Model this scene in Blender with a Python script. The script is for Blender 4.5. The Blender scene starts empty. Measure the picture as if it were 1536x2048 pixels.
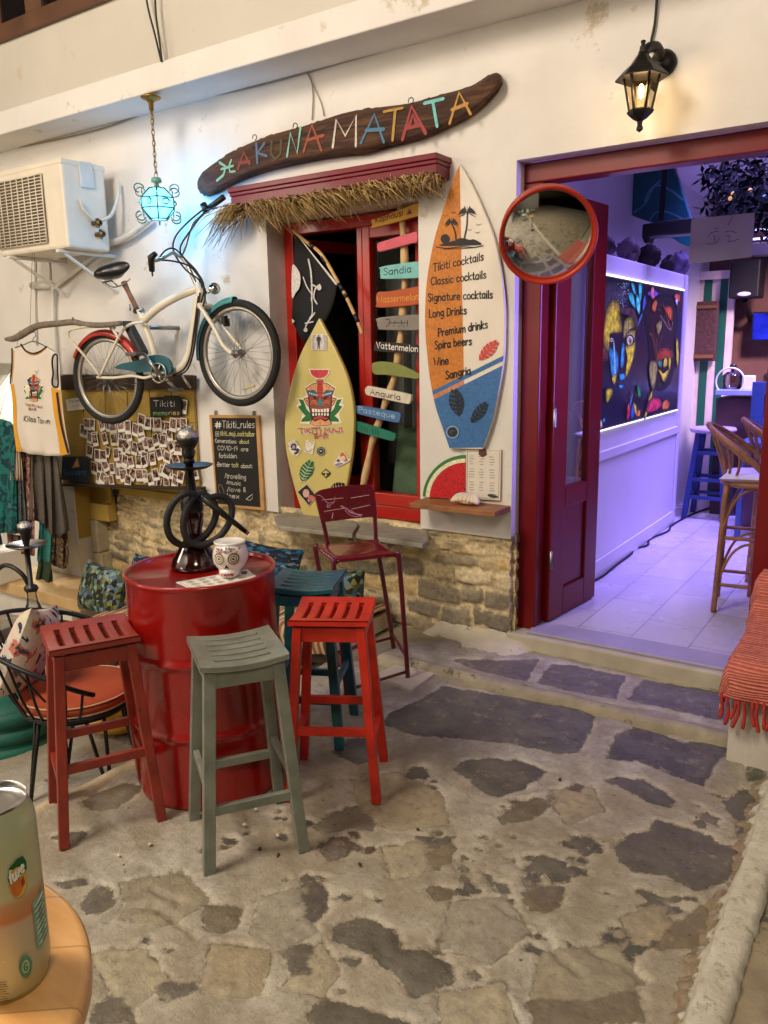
import bpy, bmesh, math, random
import numpy as np
from mathutils import Vector, Matrix
random.seed(7); rng = np.random.default_rng(7)
sc = bpy.context.scene; COL = sc.collection
# ------------------------------------------------------------------ camera
F = 1600.0; YAW, PITCH, ROLL = (math.radians(a) for a in (33.96, 11.47, -0.97)); CAMH = 1.68
fh = Vector((-math.sin(YAW), math.cos(YAW), 0)); r0 = Vector((math.cos(YAW), math.sin(YAW), 0)); zu = Vector((0, 0, 1))
fwd = fh*math.cos(PITCH)-zu*math.sin(PITCH); u0 = zu*math.cos(PITCH)+fh*math.sin(PITCH)
cr_, sr_ = math.cos(ROLL), math.sin(ROLL)
RGT = cr_*r0+sr_*u0; UP = -sr_*r0+cr_*u0; CP = Vector((0, 0, CAMH))
cam = bpy.data.objects.new('camera', bpy.data.cameras.new('camera')); COL.objects.link(cam)
cam.matrix_world = Matrix(((RGT.x, UP.x, -fwd.x, CP.x), (RGT.y, UP.y, -fwd.y, CP.y), (RGT.z, UP.z, -fwd.z, CP.z), (0, 0, 0, 1)))
cam.data.sensor_fit = 'HORIZONTAL'; cam.data.sensor_width = 36; cam.data.lens = 36*F/1536
cam.data.clip_start = 0.02; cam.data.clip_end = 200; sc.camera = cam
# ------------------------------------------------------------------ world: a night sky, lamps do the work
w = bpy.data.worlds.new('World'); sc.world = w; w.use_nodes = True
nt = w.node_tree; bg = nt.nodes['Background']; sky = nt.nodes.new('ShaderNodeTexSky'); sky.sky_type = 'NISHITA'
sky.sun_disc = False; sky.sun_elevation = math.radians(-3.5); sky.sun_rotation = math.radians(200)
nt.links.new(sky.outputs[0], bg.inputs[0]); bg.inputs[1].default_value = 0.05
sc.view_settings.view_transform = 'Standard'; sc.view_settings.look = 'None'; sc.view_settings.exposure = 0.0; sc.view_settings.gamma = 1
sc.cycles.use_denoising = True; sc.cycles.max_bounces = 8; sc.cycles.diffuse_bounces = 4; sc.cycles.transparent_max_bounces = 12
sc.cycles.caustics_reflective = False; sc.cycles.caustics_refractive = False; sc.cycles.sample_clamp_indirect = 4
def light(name, kind, loc, e, col, size=0.2, aim=None, sy=None):
    l = bpy.data.lights.new(name, kind); o = bpy.data.objects.new(name, l); COL.objects.link(o); o.location = loc; l.energy = e; l.color = col
    if kind == 'AREA':
        l.size = size
        if sy: l.shape = 'RECTANGLE'; l.size_y = sy
    else: l.shadow_soft_size = size
    if aim is not None: o.rotation_euler = (Vector(aim)-Vector(loc)).to_track_quat('-Z', 'Y').to_euler()
    return o
WARM = (1.0, 0.845, 0.685)
light('street_lamp_light', 'POINT', (-3.0, -0.7, 4.9), 770, WARM, 0.75)
light('right_fill_light', 'POINT', (1.2, -1.0, 4.2), 250, WARM, 0.6)  # added fill from the right front, stands for no actual lamp
o = light('bar_led_light', 'AREA', (-0.9, 6.5, 2.95), 150, (0.32, 0.23, 1.0), 1.2, (-0.9, 6.5, 0), 2.6); o.data.spread = 1.65
light('left_fill_light', 'POINT', (-7.0, -0.8, 3.4), 230, WARM, 0.6)  # extra soft fill to lift the left wall and even the contrast
light('bar_back_light', 'AREA', (-0.6, 7.4, 2.9), 13, (1.0, .70, .86), 0.3, (-1.6, 8.6, 1.1)).data.spread = 1.1
o = light('bar_door_led_light', 'AREA', (-0.56, 4.45, 1.75), 11, (0.30, 0.21, 1.0), 0.06, (-1.82, 4.12, 1.7), 1.1); o.data.spread = 1.75
# ------------------------------------------------------------------ helpers
YW = 3.94
class Pl:
    def __init__(s, p, n): s.p = Vector(p); s.n = Vector(n).normalized()
    def at(s, x, y, off=0.0):
        d = RGT*((x-768)/F)+UP*(-(y-1024)/F)+fwd
        t = (s.p+s.n*off-CP).dot(s.n)/d.dot(s.n); return CP+d*t
def WALL(off=0.0): return Pl((0, YW-off, 0), (0, -1, 0))
def FLOOR(z=0.0): return Pl((0, 0, z), (0, 0, 1))
def SIDE(x): return Pl((x, 0, 0), (1, 0, 0))
def proj(P):
    d = Vector(P)-CP; c = d.dot(fwd); return 768+F*d.dot(RGT)/c, 1024-F*d.dot(UP)/c
def zm(pts, s, ox, oy): return [(x*s+ox, y*s+oy) for x, y in pts]
def lin(c): return tuple(((v/255.0+0.055)/1.055)**2.4 if v > 10.3 else v/255.0/12.92 for v in c)
def cr(pts, n=6, closed=False):
    P = [Vector(p) for p in pts]; N = len(P); out = []
    if N < 3 and not closed: return P
    for i in range(N if closed else N-1):
        if closed: a, b, c, d = P[i-1], P[i], P[(i+1) % N], P[(i+2) % N]
        else: a, b, c, d = P[max(i-1, 0)], P[i], P[i+1], P[min(i+2, N-1)]
        for k in range(n):
            t = k/n; out.append(0.5*((2*b)+(c-a)*t+(2*a-5*b+4*c-d)*t*t+(3*b-a-3*c+d)*t**3))
    if not closed: out.append(P[-1])
    return out
def rotz(a): return Matrix.Rotation(a, 3, 'Z')
BASE = {}
class MB:
    def __init__(s): s.v = []; s.f = []; s.m = []; s.sm = []
    def add(s, vs, fs, mi=0, smooth=False):
        o = len(s.v); s.v += [tuple(v) for v in vs]
        for f in fs: s.f.append([i+o for i in f]); s.m.append(mi); s.sm.append(smooth)
        return s
    def box(s, c, sz, R=None, mi=0):
        c = Vector(c); vs = []
        for x in (-.5, .5):
            for y in (-.5, .5):
                for z in (-.5, .5):
                    p = Vector((x*sz[0], y*sz[1], z*sz[2])); vs.append(c+(R @ p if R else p))
        return s.add(vs, [(0, 1, 3, 2), (4, 6, 7, 5), (0, 4, 5, 1), (2, 3, 7, 6), (0, 2, 6, 4), (1, 5, 7, 3)], mi)
    def bx(s, x0, x1, y0, y1, z0, z1, mi=0): return s.box(((x0+x1)/2, (y0+y1)/2, (z0+z1)/2), (x1-x0, y1-y0, z1-z0), None, mi)
    def bar(s, a, b, w, h, up=(0, 0, 1), mi=0, w2=None, h2=None):
        a, b = Vector(a), Vector(b); d = (b-a).normalized(); sd = d.cross(Vector(up)).normalized(); u = sd.cross(d); vs = []
        for p, ww, hh in ((a, w, h), (b, w2 or w, h2 or h)):
            for i, j in ((-.5, -.5), (.5, -.5), (.5, .5), (-.5, .5)): vs.append(p+sd*ww*i+u*hh*j)
        return s.add(vs, [(0, 3, 2, 1), (4, 5, 6, 7), (0, 1, 5, 4), (1, 2, 6, 5), (2, 3, 7, 6), (3, 0, 4, 7)], mi)
    def tube(s, pts, r, n=8, closed=False, mi=0, flat=1.0):
        P = [Vector(p) for p in pts]; N = len(P); vs = []; fs = []
        T = []
        for i in range(N):
            a = P[i-1] if (i or closed) else P[0]; b = P[(i+1) % N] if (i < N-1 or closed) else P[-1]
            T.append((b-a).normalized() if (b-a).length > 1e-9 else Vector((0, 0, 1)))
        u = Vector((0, 0, 1)) if abs(T[0].z) < .9 else Vector((1, 0, 0))
        for i in range(N):
            u = (u-T[i]*u.dot(T[i])); u = u.normalized() if u.length > 1e-6 else T[i].orthogonal().normalized(); v = T[i].cross(u)
            rr = r[i] if isinstance(r, (list, tuple)) else r
            for k in range(n):
                a = 2*math.pi*k/n; vs.append(P[i]+(u*math.cos(a)*flat+v*math.sin(a))*rr)
        for i in range(N if closed else N-1):
            j = (i+1) % N
            for k in range(n): fs.append((i*n+k, i*n+(k+1) % n, j*n+(k+1) % n, j*n+k))
        if not closed: fs += [tuple(range(n-1, -1, -1)), tuple((N-1)*n+k for k in range(n))]
        return s.add(vs, fs, mi, True)
    def lathe(s, prof, c=(0, 0, 0), n=32, R=None, mi=0, smooth=True, a0=0.0):
        c = Vector(c); vs = []; fs = []; K = len(prof)
        for i in range(n):
            a = 2*math.pi*i/n+a0
            for r, z in prof:
                p = Vector((max(r, 1e-4)*math.cos(a), max(r, 1e-4)*math.sin(a), z)); vs.append(c+(R @ p if R else p))
        for i in range(n):
            j = (i+1) % n
            for k in range(K-1): fs.append((i*K+k, j*K+k, j*K+k+1, i*K+k+1))
        return s.add(vs, fs, mi, smooth)
    def prism(s, loop, vec, mi=0, mi2=None):
        L = [Vector(p) for p in loop]; n = len(L); vec = Vector(vec); vs = L+[p+vec for p in L]
        nr = sum(((L[i]-L[0]).cross(L[(i+1) % n]-L[0]) for i in range(1, n-1)), Vector())
        fl = nr.dot(vec) > 0
        s.add(vs, [tuple(range(n))[::-1] if fl else tuple(range(n))], mi)
        o = len(s.v)-2*n
        for f in [tuple(range(n, 2*n)) if fl else tuple(range(n, 2*n))[::-1]]: s.f.append([i+o for i in f]); s.m.append(mi); s.sm.append(False)
        for i in range(n):
            j = (i+1) % n; q = (i, j, j+n, i+n) if fl else (j, i, i+n, j+n)
            s.f.append([k+o for k in q]); s.m.append(mi if mi2 is None else mi2); s.sm.append(False)
        return s
    def grid(s, G, mi=0, smooth=True, flip=False):
        a, b = len(G), len(G[0]); fs = []
        for i in range(a-1):
            for j in range(b-1):
                q = (i*b+j, (i+1)*b+j, (i+1)*b+j+1, i*b+j+1); fs.append(q[::-1] if flip else q)
        return s.add([p for r in G for p in r], fs, mi, smooth)
    def ell(s, c, rad, R=None, n=16, m=10, mi=0, fn=None):
        c = Vector(c); vs = []; fs = []
        for i in range(m+1):
            t = math.pi*i/m
            for k in range(n):
                a = 2*math.pi*k/n; p = Vector((rad[0]*math.sin(t)*math.cos(a), rad[1]*math.sin(t)*math.sin(a), rad[2]*math.cos(t)))
                if fn: p = fn(p)
                vs.append(c+(R @ p if R else p))
        for i in range(m):
            for k in range(n): fs.append((i*n+k, (i+1)*n+k, (i+1)*n+(k+1) % n, i*n+(k+1) % n))
        return s.add(vs, fs, mi, True)
    def build(s, name, mats, parent=None, bevel=0, label=None, cat=None, group=None, kind=None, base=None, solid=0, auto=True):
        if not isinstance(mats, (list, tuple)): mats = [mats]
        if parent is not None: b = BASE[parent]
        elif base is not None: b = Vector(base)
        else:
            A = np.array(s.v); b = Vector(((A[:, 0].min()+A[:, 0].max())/2, (A[:, 1].min()+A[:, 1].max())/2, A[:, 2].min()))
        me = bpy.data.meshes.new(name); me.from_pydata([(v[0]-b.x, v[1]-b.y, v[2]-b.z) for v in s.v], [], s.f)
        for m in mats: me.materials.append(m)
        me.polygons.foreach_set('material_index', s.m); me.polygons.foreach_set('use_smooth', s.sm); me.validate(); me.update()
        o = bpy.data.objects.new(name, me); COL.objects.link(o); BASE[o] = b
        if parent is not None: o.parent = parent
        else: o.location = b
        if solid: md = o.modifiers.new('thickness', 'SOLIDIFY'); md.thickness = solid; md.offset = 0
        if bevel: md = o.modifiers.new('bevel', 'BEVEL'); md.width = bevel; md.segments = 2; md.limit_method = 'ANGLE'; md.angle_limit = 0.7
        if kind: o['kind'] = kind
        if label: o['label'] = label
        if cat: o['category'] = cat
        if group: o['group'] = group
        return o
def thing(name, label, cat, loc, group=None):
    o = bpy.data.objects.new(name, None); COL.objects.link(o); o.location = loc; BASE[o] = Vector(loc); o.empty_display_size = .1
    o['label'] = label; o['category'] = cat
    if group: o['group'] = group
    return o
def copy_tree(o, parent=None):
    c = o.copy(); COL.objects.link(c); BASE[c] = BASE[o]
    if parent is not None: c.parent = parent
    for ch in [x for x in COL.objects if x.parent == o]: copy_tree(ch, c)
    return c
# ------------------------------------------------------------------ materials
MATS = {}
def M(name, col, rough=.6, metal=0.0, var=.12, vs=6.0, bump=0.0, bs=60.0, spec=.5, coat=0.0, emit=0.0, ecol=None, stain=None, edge=None):
    if name in MATS: return MATS[name]
    m = bpy.data.materials.new(name); m.use_nodes = True; nt = m.node_tree; N = nt.nodes; L = nt.links; b = N['Principled BSDF']
    c = lin(col) if max(col) > 1.0 else tuple(col)
    tc = N.new('ShaderNodeTexCoord'); n1 = N.new('ShaderNodeTexNoise'); n1.inputs['Scale'].default_value = vs; n1.inputs['Detail'].default_value = 6
    L.new(tc.outputs['Object'], n1.inputs['Vector'])
    rp = N.new('ShaderNodeValToRGB'); rp.color_ramp.elements[0].position = .3; rp.color_ramp.elements[1].position = .7
    rp.color_ramp.elements[0].color = (*[v*(1-var) for v in c], 1); rp.color_ramp.elements[1].color = (*[min(1, v*(1+var)) for v in c], 1)
    L.new(n1.outputs['Fac'], rp.inputs[0]); out = rp.outputs[0]
    if stain:   # (colour, scale, threshold): patches of wear with a shape of their own
        n2 = N.new('ShaderNodeTexNoise'); n2.inputs['Scale'].default_value = stain[1]; n2.inputs['Detail'].default_value = 8; n2.inputs['Roughness'].default_value = .7
        L.new(tc.outputs['Object'], n2.inputs['Vector']); r2 = N.new('ShaderNodeValToRGB')
        r2.color_ramp.elements[0].position = stain[2]; r2.color_ramp.elements[1].position = min(1, stain[2]+.06); L.new(n2.outputs['Fac'], r2.inputs[0])
        mx = N.new('ShaderNodeMixRGB'); L.new(r2.outputs[0], mx.inputs[0]); L.new(out, mx.inputs[1]); mx.inputs[2].default_value = (*lin(stain[0]), 1); out = mx.outputs[0]
    if edge:    # paint worn off along the edges, broken up by noise
        bv = N.new('ShaderNodeBevel'); bv.samples = 4; bv.inputs['Radius'].default_value = edge[1]; ge = N.new('ShaderNodeNewGeometry'); dt = N.new('ShaderNodeVectorMath'); dt.operation = 'DOT_PRODUCT'; L.new(bv.outputs[0], dt.inputs[0]); L.new(ge.outputs['Normal'], dt.inputs[1])
        n3 = N.new('ShaderNodeTexNoise'); n3.inputs['Scale'].default_value = 38; n3.inputs['Detail'].default_value = 6; n3.inputs['Roughness'].default_value = .7; L.new(tc.outputs['Object'], n3.inputs['Vector']); ad = N.new('ShaderNodeMath'); ad.operation = 'MULTIPLY_ADD'; L.new(n3.outputs['Fac'], ad.inputs[0]); ad.inputs[1].default_value = -.5; L.new(dt.outputs['Value'], ad.inputs[2])
        r3 = N.new('ShaderNodeValToRGB'); r3.color_ramp.elements[0].position = .62; r3.color_ramp.elements[0].color = (1, 1, 1, 1); r3.color_ramp.elements[1].position = .69; r3.color_ramp.elements[1].color = (0, 0, 0, 1); L.new(ad.outputs[0], r3.inputs[0]); mx = N.new('ShaderNodeMixRGB'); L.new(r3.outputs[0], mx.inputs[0]); L.new(out, mx.inputs[1]); mx.inputs[2].default_value = (*lin(edge[0]), 1); out = mx.outputs[0]
    L.new(out, b.inputs['Base Color'])
    b.inputs['Metallic'].default_value = metal; b.inputs['Specular IOR Level'].default_value = spec; b.inputs['Coat Weight'].default_value = coat; b.inputs['Coat Roughness'].default_value = .12
    mr = N.new('ShaderNodeMapRange'); mr.inputs['To Min'].default_value = max(0.02, rough-.08); mr.inputs['To Max'].default_value = min(1, rough+.08); L.new(n1.outputs['Fac'], mr.inputs['Value']); L.new(mr.outputs[0], b.inputs['Roughness'])
    if bump:
        nb = N.new('ShaderNodeTexNoise'); nb.inputs['Scale'].default_value = bs; nb.inputs['Detail'].default_value = 7; nb.inputs['Roughness'].default_value = .6; L.new(tc.outputs['Object'], nb.inputs['Vector'])
        bp = N.new('ShaderNodeBump'); bp.inputs['Strength'].default_value = bump; bp.inputs['Distance'].default_value = .01; L.new(nb.outputs['Fac'], bp.inputs['Height']); L.new(bp.outputs[0], b.inputs['Normal'])
    if emit: b.inputs['Emission Color'].default_value = (*(lin(ecol) if ecol else c), 1); b.inputs['Emission Strength'].default_value = emit
    if emit and var > .4: L.new(out, b.inputs['Emission Color'])
    MATS[name] = m; return m
def ink(c, rough=.6, emit=0): return M('paint_%02x%02x%02x%s' % (*c, 'e' if emit else ''), c, rough, var=.6 if emit else .2, vs=26 if emit else 70, emit=emit)
def clear(name, tint=(1, 1, 1), fac=.12, rough=.02, emit=None, trans=None):
    if name in MATS: return MATS[name]
    m = bpy.data.materials.new(name); m.use_nodes = True; nt = m.node_tree; N = nt.nodes; L = nt.links; N.remove(N['Principled BSDF'])
    t = N.new('ShaderNodeBsdfTransparent'); t.inputs[0].default_value = (*tint, 1); g = N.new('ShaderNodeBsdfGlossy'); g.inputs['Roughness'].default_value = rough
    lw = N.new('ShaderNodeLayerWeight'); lw.inputs[0].default_value = fac; mx = N.new('ShaderNodeMixShader'); L.new(lw.outputs['Fresnel'], mx.inputs[0]); L.new(t.outputs[0], mx.inputs[1]); L.new(g.outputs[0], mx.inputs[2]); o = mx.outputs[0]
    if emit:
        e = N.new('ShaderNodeEmission'); e.inputs[0].default_value = (*emit[0], 1); e.inputs[1].default_value = emit[1]; a = N.new('ShaderNodeAddShader'); L.new(o, a.inputs[0]); L.new(e.outputs[0], a.inputs[1]); o = a.outputs[0]
    L.new(o, N['Material Output'].inputs[0]); MATS[name] = m; return m
def pattern(name, cols, scale=14, rough=.85, kind='voronoi', stretch=(1, 1, 1), dist=0.0):
    if name in MATS: return MATS[name]
    m = bpy.data.materials.new(name); m.use_nodes = True; nt = m.node_tree; N = nt.nodes; L = nt.links; b = N['Principled BSDF']
    tc = N.new('ShaderNodeTexCoord'); mp = N.new('ShaderNodeMapping'); mp.inputs['Scale'].default_value = stretch; L.new(tc.outputs['Object'], mp.inputs[0]); vec = mp.outputs[0]
    nz = N.new('ShaderNodeTexNoise'); nz.inputs['Scale'].default_value = 9; L.new(tc.outputs['Object'], nz.inputs[0])
    if dist:
        ma = N.new('ShaderNodeVectorMath'); ma.operation = 'MULTIPLY_ADD'; L.new(nz.outputs['Color'], ma.inputs[0]); ma.inputs[1].default_value = (dist,)*3; L.new(vec, ma.inputs[2]); vec = ma.outputs[0]
    rp = N.new('ShaderNodeValToRGB'); rp.color_ramp.interpolation = 'CONSTANT'; E = rp.color_ramp.elements
    for i, c in enumerate(cols):
        e = E[i] if i < 2 else E.new(i/len(cols))
        e.position = i/len(cols); e.color = (*lin(c), 1)
    if kind == 'voronoi':
        t = N.new('ShaderNodeTexVoronoi'); t.inputs['Scale'].default_value = scale; L.new(vec, t.inputs['Vector']); sp = N.new('ShaderNodeSeparateColor'); L.new(t.outputs['Color'], sp.inputs[0]); L.new(sp.outputs[0], rp.inputs[0]); hb = t.outputs['Distance']
    elif kind == 'noise':
        t = N.new('ShaderNodeTexNoise'); t.inputs['Scale'].default_value = scale; t.inputs['Detail'].default_value = 3; L.new(vec, t.inputs['Vector']); mr = N.new('ShaderNodeMapRange'); mr.inputs['From Min'].default_value = .28; mr.inputs['From Max'].default_value = .72; L.new(t.outputs['Fac'], mr.inputs[0]); L.new(mr.outputs[0], rp.inputs[0]); hb = t.outputs['Fac']
    else:  # stripes along x
        sx = N.new('ShaderNodeSeparateXYZ'); L.new(vec, sx.inputs[0]); mu = N.new('ShaderNodeMath'); mu.operation = 'MULTIPLY'; mu.inputs[1].default_value = scale; L.new(sx.outputs[0], mu.inputs[0]); fr = N.new('ShaderNodeMath'); fr.operation = 'FRACT'; L.new(mu.outputs[0], fr.inputs[0]); L.new(fr.outputs[0], rp.inputs[0]); hb = nz.outputs['Fac']
    mx = N.new('ShaderNodeMixRGB'); mx.blend_type = 'MULTIPLY'; mx.inputs[0].default_value = .35; L.new(rp.outputs[0], mx.inputs[1]); L.new(nz.outputs['Color'], mx.inputs[2]); L.new(mx.outputs[0], b.inputs['Base Color'])
    b.inputs['Roughness'].default_value = rough; bp = N.new('ShaderNodeBump'); bp.inputs['Strength'].default_value = .25; bp.inputs['Distance'].default_value = .005; L.new(hb, bp.inputs['Height']); L.new(bp.outputs[0], b.inputs['Normal'])
    MATS[name] = m; return m
# ------------------------------------------------------------------ flat paint on a surface, and a hand-drawn alphabet
class Art:
    def __init__(s, pl, off=.002, step=.00005, emit=0): s.pl = pl; s.mb = MB(); s.o = off; s.st = .00005; s.cols = []; s.emit = emit
    def ci(s, c):
        if c not in s.cols: s.cols.append(c)
        return s.cols.index(c)
    def poly(s, c, pts, smooth=False):
        if smooth: pts = [(p.x, p.y) for p in cr([(x, y, 0) for x, y in pts], 4, True)]
        P = [s.pl.at(x, y, s.o) for x, y in pts]
        nr = sum(((P[i]-P[0]).cross(P[i+1]-P[0]) for i in range(1, len(P)-1)), Vector())
        if nr.dot(s.pl.n) < 0: P.reverse()
        s.mb.add(P, [tuple(range(len(P)))], s.ci(c)); s.o += s.st; return s
    def disc(s, c, x, y, rx, ry=None, n=18): return s.poly(c, [(x+rx*math.cos(2*math.pi*i/n), y+(ry or rx)*math.sin(2*math.pi*i/n)) for i in range(n)])
    def stroke(s, c, pts, w, smooth=True):
        if smooth and len(pts) > 2: pts = [(p.x, p.y) for p in cr([(x, y, 0) for x, y in pts], 5)]
        P = [s.pl.at(x, y, s.o) for x, y in pts]; x, y = pts[0]; k = (s.pl.at(x, y+1)-s.pl.at(x, y)).length; hw = w*k/2*random.uniform(.86, 1.14); n = s.pl.n; vs = []; fs = []
        for i, p in enumerate(P):
            t = P[min(i+1, len(P)-1)]-P[max(i-1, 0)]
            if t.length < 1e-9: t = Vector((0, 0, 1))
            t.normalize(); sd = n.cross(t).normalized()
            if i == 0: vs += [p-t*hw+sd*hw*.45, p-t*hw-sd*hw*.45]
            vs += [p+sd*hw, p-sd*hw]
            if i == len(P)-1: vs += [p+t*hw+sd*hw*.45, p+t*hw-sd*hw*.45]
        for i in range(len(vs)//2-1): fs.append((2*i+1, 2*i+3, 2*i+2, 2*i))
        s.mb.add(vs, fs, s.ci(c)); s.o += .000015; return s
    def text(s, c, t, p0, p1, h, w, slant=0.0):
        tot = sum(GL.get(ch, GL['n'])[0]+1.0 for ch in t)-1.0; dx, dy = p1[0]-p0[0], p1[1]-p0[1]; u = 0.0
        for ch in t:
            g = GL.get(ch, GL['n']); jy = random.uniform(-.03, .03)*h
            for st in [q for q in g[1].split('|') if q]:
                sh = st.startswith('!'); v = [float(a) for a in st.lstrip('!').split()]
                pts = [(p0[0]+dx*((u+v[i])/tot)+slant*v[i+1]*h/10, p0[1]+dy*((u+v[i])/tot)-v[i+1]*h/10+jy) for i in range(0, len(v), 2)]
                s.stroke(c, pts, w, not sh)
            u += g[0]+1.0
        return s
    def build(s, name, parent=None, **k): return s.mb.build(name, [ink(c, emit=s.emit) for c in s.cols], parent, **k)
GL = {' ': (3, ''),
 'a': (6, '5 5.2 3 6.2 .8 4.8 .6 1.6 2.6 0 5 1.8|!5 6.2 5.2 0'), 'b': (6, '!.5 10 .5 0|.5 4.5 3 6.2 5.2 4.5 5.2 1.6 3 0 .5 1.6'), 'c': (5.5, '5 5 3 6.2 .8 4.8 .6 1.6 2.8 0 5 1.2'),
 'd': (6, '!5.2 10 5.2 0|5.2 4.5 3 6.2 .8 4.5 .6 1.6 2.8 0 5.2 1.6'), 'e': (6, '!.6 3.2 5.2 3.4|5.2 3.4 4.6 5.6 2.8 6.2 .8 4.8 .6 1.8 2.6 0 5.2 1'), 'f': (4, '4.2 9.5 2.6 10 1.8 8.5 1.8 0|!.2 6 3.8 6'),
 'g': (6, '5 5.2 3 6.2 .8 4.8 .7 2 2.6 .6 5 2|5.2 6.2 5.2 -1.5 3.4 -3.2 .8 -2.4'), 'h': (6, '!.5 10 .5 0|.5 4 2.6 6.2 4.8 5 5 0'), 'i': (2, '!1 6.2 1 0|!1 8.4 1.1 8.9'), 'j': (3, '2 6.2 2 -1.5 .4 -3|!2 8.4 2.1 8.9'),
 'k': (5.5, '!.6 10 .6 0|!4.8 6.2 .6 3 5 0'), 'l': (2, '!1 10 1 0'), 'm': (9, '!.6 6.2 .6 0|.6 4 2.4 6.2 4.2 5 4.4 0|4.4 4 6.2 6.2 8 5 8.2 0'), 'n': (6, '!.6 6.2 .6 0|.6 4 2.8 6.2 4.8 5 5 0'),
 'o': (6, '3 6.2 .8 5 .6 1.4 3 0 5.2 1.4 5.2 4.8 3 6.2'), 'p': (6, '!.6 6.2 .6 -3|.6 4.5 3 6.2 5.2 4.5 5.2 1.6 3 0 .6 1.6'), 'q': (6, '!5.2 6.2 5.2 -3|5.2 4.5 3 6.2 .8 4.5 .6 1.6 2.8 0 5.2 1.6'),
 'r': (4.5, '!.6 6.2 .6 0|.6 3.6 2.4 6 4.2 5.8'), 's': (5, '4.6 5.4 2.6 6.3 .9 5 2.6 3.3 4.6 1.8 2.8 0 .6 .8'), 't': (4.5, '2.2 9 2.2 1.4 3 0 4.2 .6|!.4 6.2 4 6.2'), 'u': (6, '.6 6.2 .7 1.4 2.6 0 5 2|!5 6.2 5 0'),
 'v': (5.5, '!.4 6.2 2.8 0 5 6.2'), 'w': (8, '!.4 6.2 2.2 0 4 5 5.8 0 7.6 6.2'), 'x': (5.5, '!.6 6.2 5 0|!5 6.2 .4 0'), 'y': (5.5, '!.4 6.2 2.8 .6|!5 6.2 1.4 -3'), 'z': (5, '!.6 6.2 4.6 6.2 .6 0 4.8 0'),
 'A': (7, '!.4 0 3.4 10 6.6 0|!1.6 3.6 5.4 3.8'), 'B': (6, '!.6 0 .6 10|.6 10 4.6 9 4.6 6 .8 5.2|.8 5.2 5.4 4 5.2 .8 .6 0'), 'C': (6.5, '6 8.4 3.6 10 .8 7.6 .6 3 3 0 6 1.4'), 'D': (7, '!.6 0 .6 10|.6 10 5.4 8.6 6.4 4.6 5 1 .6 0'),
 'G': (7, '6 8.4 3.6 10 .8 7.6 .6 3 3 0 6 1.4 6.2 4.2|!6.2 4.2 3.6 4.2'), 'I': (2, '!1 0 1 10'), 'J': (5, '4 10 4 2 2.4 0 .4 1.6'), 'K': (6.5, '!.6 0 .6 10|!5.6 10 .8 4.6 6 0'), 'L': (5.5, '!.6 10 .6 0 5 0'), 'M': (8.5, '!.5 0 1.2 10 4.2 3 7.2 10 8 0'),
 'O': (7.5, '3.8 10 .8 7.6 .8 2.4 3.8 0 6.8 2.4 6.8 7.6 3.8 10'), 'P': (6, '!.6 0 .6 10|.6 10 5 9 5 5.4 .8 4.6'), 'R': (6.5, '!.6 0 .6 10|.6 10 5 9 5 6 .8 5|!2.4 5 6 0'), 'S': (6, '5.4 8.4 3 10 .8 8.2 2.8 5.6 5.4 3.2 3.6 0 .6 1'),
 'T': (7, '!.2 10 6.8 10|!3.5 10 3.5 0'), 'V': (7, '!.4 10 3.6 0 6.6 10'), 'W': (9.5, '!.4 10 2.6 0 4.8 7.5 7 0 9.2 10'), '1': (3, '!.4 8 2 10 2 0'), '9': (5.5, '5 8.4 3 10 .8 8.4 1.2 5.6 4.6 5.6 5 9 4.6 3 3 0'),
 '#': (7, '!2.2 0 2.8 10|!5 0 5.6 10|!.4 3.2 6.8 3.4|!.6 6.6 7 6.8'), '_': (6, '!.2 0 5.8 0'), '-': (4, '!.6 4.5 3.4 4.5'), '.': (2, '!1 0 1.1 .6'), ':': (2, '!1 .5 1.1 1|!1 5 1.1 5.5'), '*': (2.5, '!1 3.6 1.3 4.2'),
 '&': (6, '5.4 0 1.4 7.6 3 10 4.4 8 .8 3 2.4 0 5.4 3.6'), '/': (4, '!.2 2 1.2 0 3.6 10'), '@': (7, '!.6 0 6.4 0 6.4 9 .6 9 .6 0|4.6 5.6 3.4 6.6 2.2 5.6 2.2 3.4 3.6 2.4 4.8 3.6 4.6 5.6'), '^': (4, '!.4 0 2 7 3.6 0 .4 0')}
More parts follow.
